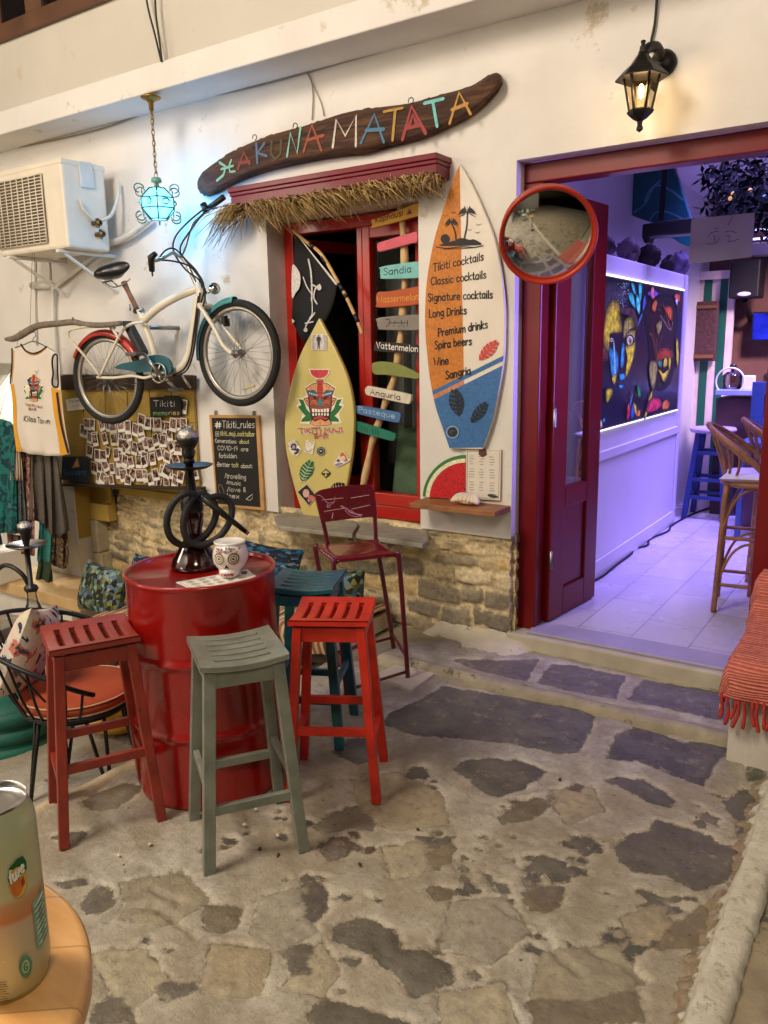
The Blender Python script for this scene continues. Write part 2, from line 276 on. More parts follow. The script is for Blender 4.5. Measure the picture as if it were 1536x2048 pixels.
# ------------------------------------------------------------------ numeric noise
def vnoise(x, y, seed=0):
    xi = np.floor(x).astype(int); yi = np.floor(y).astype(int); fx = x-xi; fy = y-yi; fx = fx*fx*(3-2*fx); fy = fy*fy*(3-2*fy)
    def h(a, b):
        n = (a*374761393+b*668265263+seed*1274126177) & 0x7fffffff; n = ((n ^ (n >> 13))*1274126177) & 0x7fffffff; return ((n ^ (n >> 16)) & 0xffff)/65535.0
    return (h(xi, yi)*(1-fx)+h(xi+1, yi)*fx)*(1-fy)+(h(xi, yi+1)*(1-fx)+h(xi+1, yi+1)*fx)*fy
def fbm(x, y, o=4, seed=0): return sum(vnoise(x*2**k, y*2**k, seed+k)*.5**k for k in range(o))/sum(.5**k for k in range(o))
def sstep(a, b, x): t = np.clip((x-a)/(b-a), 0, 1); return t*t*(3-2*t)
def attr_mesh(name, V, Fq, mats, fl=None, col=None, **k):
    me = bpy.data.meshes.new(name); me.from_pydata(V.tolist(), [], Fq.tolist())
    for m in mats: me.materials.append(m)
    me.polygons.foreach_set('use_smooth', [True]*len(Fq))
    if fl is not None: a = me.attributes.new('sd', 'FLOAT', 'POINT'); a.data.foreach_set('value', fl.astype(np.float32))
    if col is not None: a = me.attributes.new('scol', 'FLOAT_COLOR', 'POINT'); a.data.foreach_set('color', np.c_[col, np.ones(len(col))].astype(np.float32).ravel())
    me.update(); o = bpy.data.objects.new(name, me); COL.objects.link(o); BASE[o] = Vector((0, 0, 0)); return o
def gridfaces(a, b):
    i = np.arange((a-1)*b).reshape(a-1, b)[:, :-1].ravel(); return np.c_[i, i+b, i+b+1, i+1]
# ------------------------------------------------------------------ ground: cement with embedded flagstones
D1 = (60, 60, 64); D2 = (66, 66, 60); D3 = (48, 46, 56); D4 = (92, 88, 80); TN = (138, 116, 82); MR = (70, 40, 36); BR = (96, 84, 60)
STN = []
def z8(c, *p): STN.append((zm(p, .414, 900, 1250), c))
def z7(c, *p): STN.append((zm(p, .3906, 400, 1400), c))
def z6(c, *p): STN.append((zm(p, .2604, 0, 1550), c))
STN.append(([(890, 1372), (983, 1387), (1066, 1399), (1190, 1424), (1182, 1457), (1157, 1505), (1099, 1503), (1003, 1482), (900, 1474), (826, 1466), (762, 1445), (800, 1412), (860, 1388)], (74, 76, 78)))
z8(D3, (770, 590), (810, 520), (890, 485), (1050, 530), (1130, 560), (1350, 550), (1372, 580), (1280, 680), (1220, 780), (1100, 720), (900, 650), (760, 650))
z8(D2, (5, 695), (60, 655), (180, 640), (270, 660), (300, 645), (400, 670), (470, 700), (440, 740), (320, 800), (220, 830), (100, 770), (40, 710))
z8(D3, (745, 750), (800, 725), (930, 740), (1020, 790), (1080, 840), (1060, 870), (950, 840), (840, 790))
z8(BR, (540, 795), (600, 755), (670, 800), (715, 835), (680, 865), (600, 870), (585, 830))
z8((104, 90, 58), (230, 920), (330, 860), (430, 830), (495, 870), (470, 900), (350, 950), (240, 965))
z8((78, 74, 72), (800, 1060), (870, 1000), (950, 990), (1000, 935), (1110, 960), (1150, 970), (1250, 1010), (1320, 1060), (1430, 1070), (1420, 1140), (1340, 1230), (1190, 1280), (1100, 1240), (1040, 1200), (880, 1190), (820, 1140))
z8((62, 66, 68), (1320, 850), (1420, 785), (1500, 850), (1520, 960), (1460, 1030), (1390, 1030), (1390, 940))
z8((112, 100, 88), (1200, 900), (1240, 890), (1300, 930), (1300, 980), (1220, 950))
z8((60, 76, 64), (1425, 660), (1520, 670), (1510, 740), (1440, 755))
z8((70, 70, 62), (380, 1170), (430, 1120), (500, 1125), (560, 1140), (600, 1120), (600, 1150), (560, 1160), (665, 1170), (660, 1200), (600, 1200), (560, 1240), (490, 1250), (470, 1210), (400, 1190))
z8((84, 78, 70), (550, 1050), (640, 1020), (690, 1020), (690, 1060), (650, 1080), (720, 1100), (660, 1120), (600, 1080))
z8((64, 62, 56), (900, 1360), (960, 1320), (1080, 1305), (1200, 1315), (1200, 1335), (1080, 1325), (970, 1340))
z8((56, 62, 54), (850, 1490), (900, 1530), (960, 1530), (930, 1580), (860, 1600), (830, 1610), (805, 1580))
z8((112, 98, 78), (340, 1290), (420, 1260), (560, 1260), (540, 1370), (460, 1400), (370, 1380)); z8((126, 110, 84), (1000, 1450), (1150, 1400), (1280, 1330), (1290, 1420), (1180, 1560), (1000, 1560))
z8((118, 104, 82), (360, 1800), (600, 1720), (900, 1760), (940, 1920), (400, 1940))
z7((72, 70, 60), (680, 1220), (700, 1150), (770, 1105), (880, 1120), (940, 1160), (1000, 1180), (1030, 1250), (1030, 1285), (1090, 1290), (1130, 1270), (1200, 1290), (1280, 1350), (1310, 1440), (1240, 1470), (1160, 1490), (1100, 1510), (1060, 1480), (1000, 1420), (900, 1350), (800, 1270))
z7(D4, (430, 1300), (480, 1240), (580, 1240), (620, 1330), (660, 1370), (640, 1440), (560, 1490), (500, 1470), (450, 1380))
z7((82, 78, 66), (540, 1640), (560, 1590), (640, 1525), (780, 1550), (900, 1590), (1080, 1650), (1080, 1800), (500, 1800))
z7((44, 44, 46), (460, 1120), (510, 1080), (505, 980), (520, 930), (500, 900), (560, 890), (600, 920), (650, 950), (660, 1020), (685, 1040), (620, 1120), (560, 1150), (510, 1170))
z7(MR, (610, 770), (620, 720), (690, 710), (750, 690), (780, 700), (760, 740), (800, 770), (720, 800), (660, 810))
z7(TN, (1130, 790), (1200, 760), (1270, 730), (1310, 760), (1280, 830), (1220, 860), (1140, 840)); z7(D4, (1140, 720), (1240, 690), (1300, 700), (1280, 735), (1200, 755))
z7(D1, (1080, 430), (1200, 440), (1220, 450), (1180, 480), (1130, 500)); z7(D2, (1040, 390), (1090, 345), (1150, 340), (1180, 390), (1140, 400), (1080, 405))
z7((122, 112, 96), (580, 640), (680, 570), (800, 530), (900, 600), (900, 670), (800, 660), (640, 680)); z7((118, 102, 76), (1150, 980), (1200, 950), (1300, 960), (1290, 1010), (1200, 1040))
z7((116, 104, 82), (0, 1040), (120, 1040), (220, 1060), (180, 1150), (100, 1180), (0, 1150)); z7((84, 82, 90), (680, 250), (760, 190), (880, 180), (960, 200), (900, 290), (800, 330), (740, 300))
z7(MR, (845, 1000), (900, 1010), (935, 1025), (900, 1045)); z7(D1, (1345, 890), (1400, 930), (1420, 980), (1370, 1000), (1345, 960)); z7(D4, (1460, 880), (1500, 900), (1490, 930), (1465, 915))
z6((98, 92, 84), (600, 980), (720, 890), (780, 820), (870, 880), (860, 980), (760, 1060), (660, 1080)); z6((92, 86, 74), (720, 1740), (900, 1670), (980, 1700), (1040, 1912), (700, 1912))
z6(D4, (1170, 1620), (1250, 1590), (1400, 1620), (1536, 1600), (1500, 1680), (1300, 1740), (1200, 1700)); z6((110, 92, 64), (620, 190), (900, 60), (1080, 60), (1080, 120), (900, 260), (750, 270), (640, 230))
z6((84, 74, 64), (380, 460), (470, 440), (640, 420), (690, 440), (600, 500), (480, 520)); z6((86, 78, 66), (400, 820), (640, 790), (660, 830), (480, 860))
for p in ((1190, 600), (1560, 1010), (1000, 1110), (760, 1290)): z8(D1, *[(p[0]+14*math.cos(a), p[1]+9*math.sin(a)) for a in range(0, 6)])
XY = [([tuple(FLOOR(0).at(x, y).xy) for x, y in p], c) for p, c in STN]
for p, c in ([(905, 1322), (925, 1318), (1008, 1320), (1078, 1318), (1053, 1362), (983, 1347)], (96, 88, 96)), ([(1074, 1364), (1103, 1327), (1165, 1333), (1252, 1349), (1231, 1399), (1148, 1382)], (92, 84, 90)), ([(1252, 1399), (1285, 1356), (1355, 1366), (1463, 1387), (1517, 1440), (1480, 1445), (1376, 1424)], (86, 78, 80)):
    XY.append(([tuple(FLOOR(.03).at(x, y).xy) for x, y in p], c))
for k in range(120):
    cx, cy = random.uniform(-5, .0), random.uniform(-7, 3.2)
    px, py = proj((cx, cy, 0)) if cy > .6 else (-99, 0)
    if 150 < px < 1500 and 1480 < py < 2040: continue
    if cx > -2.5 and cy > 1.2: continue
    R = random.uniform(.05, .2); el = random.uniform(.5, 1); a0 = random.uniform(0, 3)
    XY.append(([(cx+R*random.uniform(.7, 1.1)*math.cos(t+a0), cy+R*el*random.uniform(.7, 1.1)*math.sin(t+a0)) for t in np.linspace(0, 6.283, 9)[:-1]], random.choice([D1, D2, D3, D4, BR, (84, 82, 90), TN])))
for sl in ([(700, 1560), (800, 1545), (880, 1580), (900, 1640), (800, 1660), (720, 1630)], [(520, 1790), (600, 1775), (640, 1860), (560, 1900), (500, 1860)], [(900, 1800), (1010, 1790), (1060, 1860), (980, 1930), (880, 1890)], [(1080, 1900), (1230, 1880), (1290, 1960), (1200, 2040), (1060, 1990)], [(1100, 1580), (1180, 1570), (1210, 1620), (1130, 1650)], [(240, 1760), (360, 1740), (420, 1800), (330, 1850), (240, 1830)], [(420, 1880), (540, 1900), (520, 1990), (400, 1990)], [(180, 1900), (300, 1890), (340, 1970), (240, 2020)], [(760, 1690), (850, 1680), (860, 1740), (780, 1760)], [(1240, 1830), (1330, 1800), (1350, 1860), (1260, 1900)], [(880, 1980), (1000, 1960), (1040, 2060), (880, 2070)], [(640, 1880), (690, 1940), (640, 2000), (560, 1980)]):
    XY.append(([tuple(FLOOR(0).at(x, y).xy) for x, y in sl], random.choice([(178, 168, 142), (162, 156, 140), (172, 158, 128), (156, 146, 122)])))
for cx, cy, n_, rr, cl in ((870, 1700, 9, .05, 1), (1090, 1745, 8, .06, 0), (1150, 1690, 7, .05, 0), (640, 1775, 5, .05, 0), (690, 1690, 5, .05, 2), (830, 1560, 5, .04, 0), (960, 1780, 7, .06, 0), (1240, 1880, 6, .05, 0), (1000, 1680, 5, .05, 1), (560, 1640, 6, .06, 0), (430, 1690, 4, .05, 2), (330, 1870, 5, .08, 1), (1180, 1960, 6, .09, 1), (1330, 1800, 4, .05, 0), (700, 1960, 5, .08, 1), (1420, 1640, 5, .06, 0), (1060, 1600, 6, .07, 1), (930, 1890, 5, .07, 1), (1050, 1900, 5, .09, 2)):
    q0 = FLOOR(0).at(cx, cy)
    for k in range(n_):
        ox, oy = q0.x+random.gauss(0, rr), q0.y+random.gauss(0, rr*1.2); R = random.uniform(.008, .026); a0 = random.uniform(0, 3)
        XY.append(([(ox+R*random.uniform(.5, 1.4)*math.cos(t+a0)*1.3, oy+R*random.uniform(.5, 1.2)*math.sin(t+a0)) for t in np.linspace(0, 6.283, 8)[:-1]], random.choice([[D1, D3, D2], [TN, BR, D4], [MR, D3, BR]][cl])))
gx = np.concatenate([np.linspace(-14, -5.2, 16), np.arange(-5, -3.3, .05), np.arange(-3.3, .05, .0098), np.arange(.06, .8, .06), np.linspace(.9, 10, 16)])
gy = np.concatenate([np.linspace(-14, -7.2, 12), np.arange(-7, .9, .05), np.arange(.9, 3.98, .0098), np.linspace(4.05, 12, 12)])
GX, GY = np.meshgrid(gx, gy, indexing='ij'); X = GX.ravel(); Y = GY.ravel()
def gz(x, y): return 0.03*sstep(3.40, 3.47, y)*sstep(-2.5, -2.2, x)-(.10*sstep(-2.60, -2.64, x)+np.clip(.15*(-2.64-x), 0, .34)) if not np.isscalar(x) else float(gz(np.array([x]), np.array([y]))[0])
SD = np.full(len(X), -.2); SC = np.tile(np.array(lin((132, 118, 94))), (len(X), 1))
for pts, c in XY:
    P = np.array(pts); lo = P.min(0)-.07; hi = P.max(0)+.07; m = np.where((X > lo[0]) & (X < hi[0]) & (Y > lo[1]) & (Y < hi[1]))[0]
    if not len(m): continue
    x = X[m]+.016*(fbm(X[m]*14, Y[m]*14, 3, 5)-.5)*2; y = Y[m]+.016*(fbm(X[m]*14, Y[m]*14, 3, 9)-.5)*2; d = np.full(len(m), 9.); ins = np.zeros(len(m), bool)
    for i in range(len(P)):
        a, b = P[i-1], P[i]; e = b-a; L2 = e@e+1e-12; t = np.clip(((x-a[0])*e[0]+(y-a[1])*e[1])/L2, 0, 1); d = np.minimum(d, np.hypot(x-a[0]-t*e[0], y-a[1]-t*e[1]))
        cnd = ((a[1] > y) != (b[1] > y)); ins ^= cnd & (x < (b[0]-a[0])*(y-a[1])/(b[1]-a[1]+1e-12)+a[0])
    s = np.where(ins, d, -d); k = s > SD[m]; SD[m[k]] = s[k]; SC[m[k]] = [v*(.78 if sum(c) < 380 else .97) for v in lin(c)]
ZZ = gz(X, Y)+.018*(fbm(X*3, Y*3, 4, 3)-.5)+.016*(fbm(X*9, Y*9, 4, 21)-.5)+.006*(fbm(X*34, Y*34, 3, 31)-.5)-.007*sstep(-.014, .0, SD)+.006*sstep(.0, .02, SD)+.006*sstep(-.005, .02, SD)*(fbm(X*24+Y*9, Y*24, 3, 77)-.5)
crk = np.zeros(len(X))
for pl in (zm([(830, 1110), (890, 1030), (1000, 990), (1200, 990), (1300, 1060), (1400, 1150), (1500, 1230)], .2604, 0, 1550), zm([(1180, 870), (1220, 900), (1300, 930), (1380, 940)], .2604, 0, 1550), zm([(230, 1350), (300, 1400), (440, 1440), (520, 1600), (640, 1680)], .414, 900, 1250), zm([(680, 1560), (840, 1640), (930, 1720)], .414, 900, 1250), zm([(0, 280), (200, 310), (400, 345), (730, 410), (860, 420), (1000, 440), (1100, 460), (1300, 520), (1500, 590)], .414, 900, 1250)):
    P = [np.array(FLOOR(0).at(x, y).xy) for x, y in pl]
    for a, b in zip(P[:-1], P[1:]):
        e = b-a; t = np.clip(((X-a[0])*e[0]+(Y-a[1])*e[1])/(e@e), 0, 1); crk = np.maximum(crk, 1-sstep(.004, .018, np.hypot(X-a[0]-t*e[0], Y-a[1]-t*e[1])+.02*(fbm(X*20, Y*20, 2, 50)-.5)))
ZZ -= .012*crk
GM = bpy.data.materials.new('paving'); GM.use_nodes = True; nt = GM.node_tree; N = nt.nodes; L = nt.links; b = N['Principled BSDF']
def nz(scale, det=6, rough=.6):
    n = N.new('ShaderNodeTexNoise'); n.inputs['Scale'].default_value = scale; n.inputs['Detail'].default_value = det; n.inputs['Roughness'].default_value = rough; L.new(gtc.outputs['Object'], n.inputs['Vector']); return n
def ramp(src, *st):
    r = N.new('ShaderNodeValToRGB'); E = r.color_ramp.elements
    for i, (p, c) in enumerate(st):
        e = E[i] if i < 2 else E.new(p)
        e.position = p; e.color = (*(c if isinstance(c, tuple) else (c, c, c)), 1)
    L.new(src, r.inputs[0]); return r.outputs[0]
def mix(f, a, c, bt='MIX'):
    m = N.new('ShaderNodeMixRGB'); m.blend_type = bt
    for i, v in enumerate((f, a, c)):
        if isinstance(v, (int, float)): m.inputs[i].default_value = v if i == 0 else (v, v, v, 1)
        elif isinstance(v, tuple): m.inputs[i].default_value = (*v, 1)
        else: L.new(v, m.inputs[i])
    return m.outputs[0]
def math_(op, a, c):
    m = N.new('ShaderNodeMath'); m.operation = op
    for i, v in enumerate((a, c)):
        if isinstance(v, (int, float)): m.inputs[i].default_value = v
        else: L.new(v, m.inputs[i])
    return m.outputs[0]
gtc = N.new('ShaderNodeTexCoord'); asd = N.new('ShaderNodeAttribute'); asd.attribute_name = 'sd'; aco = N.new('ShaderNodeAttribute'); aco.attribute_name = 'scol'
n1, n2, n3, n4 = nz(4), nz(28, 8, .7), nz(110, 4), nz(9, 8, .75)
n5 = nz(2.2, 6, .6); cem = ramp(n4.outputs[0], (.34, lin((148, 142, 128))), (.5, lin((178, 173, 160))), (.64, lin((198, 194, 182))))
cem = mix(ramp(n5.outputs[0], (.44, .75), (.60, 0.0)), cem, lin((150, 139, 116)))
cem = mix(ramp(nz(60, 6, .7).outputs[0], (.36, .45), (.47, 0.0)), cem, lin((122, 112, 94)))
hal = N.new('ShaderNodeMath'); hal.operation = 'ABSOLUTE'; L.new(asd.outputs['Fac'], hal.inputs[0]); cem = mix(math_('MULTIPLY', ramp(hal.outputs[0], (.0, .55), (.035, 0.0)), ramp(n4.outputs[0], (.42, 0.0), (.55, 1.0))), cem, lin((212, 204, 184)))
cem = mix(math_('MULTIPLY', ramp(hal.outputs[0], (.0, .8), (.009, 0.0)), ramp(n2.outputs[0], (.45, 0.0), (.55, 1.0))), cem, lin((88, 76, 58)))
vo = N.new('ShaderNodeTexVoronoi'); vo.inputs['Scale'].default_value = 26; L.new(gtc.outputs['Object'], vo.inputs['Vector'])
cem = mix(ramp(nz(190, 3, .7).outputs[0], (.64, 0.0), (.70, .55)), cem, lin((226, 220, 204)))
cem = mix(ramp(nz(150, 3, .7).outputs[0], (.30, .6), (.37, 0.0)), cem, lin((86, 76, 60)))
spk = math_('MULTIPLY', ramp(vo.outputs['Distance'], (.10, 1.0), (.16, 0.0)), ramp(nz(7).outputs[0], (.58, 0.0), (.62, 1.0)))
cem = mix(spk, cem, lin((74, 62, 48)))
vo2 = N.new('ShaderNodeTexVoronoi'); vo2.inputs['Scale'].default_value = 40; L.new(gtc.outputs['Object'], vo2.inputs['Vector'])
cem = mix(math_('MULTIPLY', ramp(vo2.outputs['Distance'], (.08, 1.0), (.13, 0.0)), ramp(nz(5).outputs[0], (.6, 0.0), (.64, .8))), cem, lin((214, 204, 180)))
sto = mix(.75, aco.outputs[0], mix(1.0, aco.outputs[0], ramp(n2.outputs[0], (.3, .55), (.7, 1.5)), 'MULTIPLY'))
sto = mix(ramp(nz(13, 9, .75).outputs[0], (.56, 0.0), (.63, .85)), sto, lin((150, 140, 118)))
sto = mix(ramp(nz(6, 7, .65).outputs[0], (.45, 0.0), (.62, .45)), sto, lin((122, 118, 110)))
sto = mix(.20, sto, lin((160, 152, 134)))
sto = mix(ramp(nz(300, 2).outputs[0], (.70, 0.0), (.74, .5)), sto, lin((180, 170, 150)))
msk = ramp(math_('ADD', asd.outputs['Fac'], math_('MULTIPLY', math_('SUBTRACT', nz(38, 9, .7).outputs[0], .5), .05)), (-.001, 0.0), (.0035, 1.0))
L.new(mix(msk, cem, sto), b.inputs['Base Color'])
L.new(mix(msk, ramp(n2.outputs[0], (.3, .40), (.7, .62)), ramp(n2.outputs[0], (.35, .24), (.65, .52))), b.inputs['Roughness'])
bp = N.new('ShaderNodeBump'); bp.inputs['Strength'].default_value = .65; bp.inputs['Distance'].default_value = .010; L.new(math_('ADD', math_('ADD', n2.outputs[0], math_('MULTIPLY', msk, .35)), math_('MULTIPLY', n3.outputs[0], .4)), bp.inputs['Height']); L.new(bp.outputs[0], b.inputs['Normal'])
ground = attr_mesh('ground', np.c_[X, Y, ZZ], gridfaces(len(gx), len(gy)), [GM], SD, SC); ground['kind'] = 'structure'
# ------------------------------------------------------------------ materials of the house
PLASTER = M('white_plaster', (.74, .715, .67), .85, var=.07, vs=2.2, bump=.45, bs=9, stain=((192, 180, 158), 4, .61))
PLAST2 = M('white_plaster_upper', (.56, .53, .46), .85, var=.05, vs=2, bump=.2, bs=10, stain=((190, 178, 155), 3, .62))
SILLM = M('sill_stone', (150, 144, 132), .75, var=.2, vs=12, bump=.5, bs=40)
RED = M('red_gloss_paint', (112, 10, 13), .38, var=.14, vs=5, coat=.12, spec=.35, bump=.08, bs=12, edge=((70, 20, 18), .006)); RED2 = M('orange_red_paint', (176, 30, 18), .38, var=.1, coat=.2)
OCHRE = M('ochre_plaster', (186, 156, 74), .8, var=.1, bump=.2, bs=15); DARKW = M('dark_wood', (52, 36, 24), .6, var=.3, vs=20)
GLASS = clear('window_glass', (.92, .95, .94), .10)
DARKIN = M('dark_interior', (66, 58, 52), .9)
# stone rubble
def rubble(x0, x1, z0, z1, res, seed):
    rg = np.random.default_rng(seed); xs = np.arange(x0, x1+res, res); zs = np.arange(z0, z1+res, res); A, B = np.meshgrid(xs, zs, indexing='ij'); a = A.ravel(); b = B.ravel()
    aw = a+.05*(fbm(a*5, b*5, 3, seed)-.5)+.02*(fbm(a*22, b*22, 2, seed+3)-.5); bw = b+.13*(fbm(a*3.2, b*3, 4, seed+7)-.5)+.03*(fbm(a*18, b*24, 3, seed+9)-.5); cells = []; z = z0-.05
    while z < z1+.1:
        h = rg.choice([.016, .026, .04, .065, .10], p=[.24, .22, .20, .19, .15]); x = x0-.2
        while x < x1+.2:
            ww = min(.34, max(.05, h*rg.uniform(1.0, 3.6)+rg.uniform(0, .06))); cells.append((x+ww/2, z+h/2+rg.uniform(-.012, .012), ww/2, h/2*rg.uniform(.85, 1.1))); x += ww
        z += h
    C = np.array(cells); b1 = np.full(len(a), 9.); b2 = np.full(len(a), 9.); i1 = np.zeros(len(a), int)
    for i, (cx, cz, hx, hz) in enumerate(C):
        m = np.where((abs(aw-cx) < hx*1.9+.02) & (abs(bw-cz) < hz*1.9+.02))[0]; d = ((abs(aw[m]-cx)-hx)**1+0); d = np.maximum(abs(aw[m]-cx)-hx, abs(bw[m]-cz)-hz)+.25*np.hypot(np.maximum(abs(aw[m]-cx)-hx+.03, 0), np.maximum(abs(bw[m]-cz)-hz+.03, 0))
        k = d < b1[m]; b2[m] = np.where(k, b1[m], np.minimum(b2[m], d)); b1[m[k]] = d[k]; i1[m[k]] = i
    f = np.clip(-b1, -.02, .05); hgt = rg.uniform(.3, 1, len(C))[i1]
    H = sstep(-.006, .014, f)*(.005+.015*hgt)+.022*(fbm(a*16, b*26, 4, seed+11)-.5)
    pal = np.array([lin(c) for c in ((212, 190, 144), (192, 174, 136), (216, 198, 158), (168, 154, 126), (144, 134, 114), (206, 178, 126), (122, 114, 98), (222, 206, 168))])
    col = pal[rg.integers(0, len(pal), len(C))][i1]*(.8+.4*fbm(a*9, b*18, 4, seed+17))[:, None]
    g = sstep(-.004, .008, f)[:, None]; mort = np.array(lin((214, 196, 154)))*(.75+.5*fbm(a*12, b*12, 3, seed+19))[:, None]
    dk = (sstep(.010, -.002, f)*sstep(-.02, -.001, f)*sstep(.46, .62, fbm(a*10, b*12, 3, seed+23)))[:, None]*.5; full = (mort*(1-g)+col*g)*(1-dk)+np.array(lin((70, 58, 42)))*dk
    H = H-.012*dk[:, 0]; return len(xs), len(zs), a, b, H, full
SM = bpy.data.materials.new('rubble_stone'); SM.use_nodes = True; nt = SM.node_tree; N = nt.nodes; L = nt.links; b = N['Principled BSDF']; gtc = N.new('ShaderNodeTexCoord')
aco = N.new('ShaderNodeAttribute'); aco.attribute_name = 'scol'; n2 = nz(40, 8, .7)
L.new(mix(1.0, aco.outputs[0], ramp(n2.outputs[0], (.3, .6), (.7, 1.35)), 'MULTIPLY'), b.inputs['Base Color']); b.inputs['Roughness'].default_value = .85
bp = N.new('ShaderNodeBump'); bp.inputs['Strength'].default_value = .8; bp.inputs['Distance'].default_value = .006; L.new(n2.outputs[0], bp.inputs['Height']); L.new(bp.outputs[0], b.inputs['Normal'])
# ------------------------------------------------------------------ the bar house
house = thing('bar_house', 'white plastered bar house with rubble stone base, red window and red doorway', 'building', (-1.8, YW, 0))
b = MB(); T = 3.25; Y2 = YW+.26
for x0, x1, z0 in ((-6.18, -5.72, -.7), (-5.72, -4.225, 1.53), (-4.225, -3.50, .63), (-3.50, -2.395, 2.48), (-2.395, -1.815, .645), (-1.815, -.52, 2.60), (-.52, 3.0, -.2), (-9, -6.18, 1.62)):
    b.bx(x0, x1, YW, Y2 if x0 != -1.815 else YW+.09, z0, T)
b.build('plaster_wall', PLASTER, house)
b = MB(); b.bx(-9, 3, YW-.30, Y2, T, 3.405); b.build('cornice_slab', PLASTER, house, bevel=.01)
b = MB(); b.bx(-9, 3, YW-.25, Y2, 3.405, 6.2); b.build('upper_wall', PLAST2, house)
a, c, xs, zs, H, col = rubble(-4.23, -1.80, -.30, .66, .0115, 4)
st = attr_mesh('stone_base', np.c_[xs, YW+.028-H, zs]-np.array(BASE[house]), gridfaces(a, c)[:, ::-1], [SM], None, col); st.parent = house
a, c, ys, zs, H, col = rubble(YW-.01, YW+.14, -.1, .66, .0115, 9)
st = attr_mesh('stone_base_return', np.c_[-1.815+H*.6, ys, zs]-np.array(BASE[house]), gridfaces(a, c)[:, ::-1], [SM], None, col); st.parent = house
a, c, xs, zs, H, col = rubble(-5.73, -4.2, -.65, .62, .013, 14)
st = attr_mesh('niche_stone', np.c_[xs, YW+.24-H, zs]-np.array(BASE[house]), gridfaces(a, c)[:, ::-1], [SM], None, col); st.parent = house
b = MB(); b.bx(-5.72, -4.225, YW+.215, Y2-.01, .615, 1.53); b.bx(-5.724, -5.716, YW+.012, YW+.2, .18, 1.525); b.bx(-5.716, -5.47, YW+.13, YW+.214, .33, .47); b.bx(-5.716, -5.47, YW+.17, YW+.213, .47, .62); b.bx(-5.47, -4.24, YW+.19, YW+.2145, .56, .62); b.build('niche_ochre_lining', OCHRE, house, bevel=.01)
b = MB(); b.bx(-5.715, -5.62, YW+.12, YW+.24, .05, .325); b.bx(-5.715, -5.60, YW+.125, YW+.24, -.25, .045); b.bx(-5.715, -5.63, YW+.12, YW+.24, -.6, -.255); b.build('pale_block', M('pale_block', (178, 166, 138), .85, var=.15, vs=14, bump=.4, bs=30), house, bevel=.012)
b = MB(); b.bx(-5.43, -5.37, YW+.160, YW+.17, .545, .60); b.build('socket', M('black_plastic', (22, 22, 22), .4), house, bevel=.003)
b = MB(); pl = FLOOR(.632)
for q in ([(548, 1032), (556, 1052), (705, 1068), (716, 1050), (700, 1020), (600, 1015)], [(712, 1068), (846, 1088), (858, 1080), (852, 1052), (780, 1035), (722, 1048)]):
    b.prism([pl.at(x, y) for x, y in q], (0, 0, -.028))
b.bx(-3.52, -2.38, YW+.0, Y2, .585, .622); b.build('window_sill', SILLM, house, bevel=.006)
b = MB(); b.bx(-1.83, -.45, YW-.02, YW+.5, -.1, .112); b.build('door_step', M('whitewashed_step', (190, 182, 160), .75, var=.12, vs=8, bump=.3, bs=25), house, bevel=.012)
b = MB(); b.bx(-1.72, -.50, YW+.02, YW+.22, .113, .128); b.build('threshold_slab', M('marble_slab', (170, 165, 178), .35, var=.1), house, bevel=.004)
# whitewash skirting at the foot of the stone
G = []
for x in np.linspace(-2.36, -1.62, 40):
    k = float(sstep(-1.60, -1.75, np.array([x]))[0])*float(sstep(-2.37, -2.25, np.array([x]))[0]); nz1 = float(fbm(np.array([x*7]), np.array([1.]), 3)[0])-.5; o_ = .15+.10*nz1+.07*float(sstep(-2.2, -1.9, np.array([x]))[0])
    G.append([Vector((x, YW+.01-o_*t*(.35+.65*k), (.07*(1-t)**1.6+.004+.02*nz1*(1-t)+.012*(float(fbm(np.array([x*16]), np.array([t*5]), 3, 8)[0])-.5))*k+.018-.03*(t == 1))) for t in (0, .12, .25, .4, .55, .7, .85, 1)])
b = MB(); b.grid(G); b.build('whitewash_skirting', M('whitewash', (206, 198, 180), .85, var=.10, vs=9, bump=.5, bs=25, stain=((150, 140, 118), 10, .60)), house)
# window
wx = MB(); y0, y1 = YW+.16, YW+.24
fr = MB(); fr.bx(-3.498, -3.425, y0, y1, .634, 2.47); fr.bx(-2.47, -2.40, y0, y1, .634, 2.47); fr.bx(-3.425, -2.47, y0, y1, 2.40, 2.47); fr.bx(-3.425, -2.47, y0, y1, .634, .72)
win = fr.build('window', RED2, house, bevel=.006)
s = MB(); s.bx(-2.925, -2.885, y0-.006, y1-.01, .722, 2.398); s.bx(-2.881, -2.826, y0-.012, y1-.02, .722, 2.398); s.bx(-2.826, -2.472, y0-.012, y1-.02, .722, .80); s.bx(-2.826, -2.472, y0-.012, y1-.02, 2.33, 2.398); s.bx(-2.51, -2.472, y0-.012, y1-.02, .80, 2.33); s.build('sash', RED2, win, bevel=.005)
s = MB(); s.bx(-2.826, -2.51, y0+.02, y0+.026, .80, 2.33); s.build('pane', GLASS, win)
d = Vector((.30, .95, 0)).normalized(); h0 = Vector((-3.41, y1, 0)); s = MB()
for t0, t1, z0, z1 in ((0, .05, .74, 2.38), (.43, .48, .74, 2.38), (.05, .43, .74, .81), (.05, .43, 2.31, 2.38)):
    s.bar(h0+d*t0+Vector((0, 0, (z0+z1)/2)), h0+d*t1+Vector((0, 0, (z0+z1)/2)), .04, z1-z0)
s.build('open_sash', RED2, win, bevel=.004); s = MB(); s.bar(h0+d*.05+Vector((0, 0, 1.56)), h0+d*.43+Vector((0, 0, 1.56)), .005, 1.5); s.build('open_pane', GLASS, win)
b = MB()
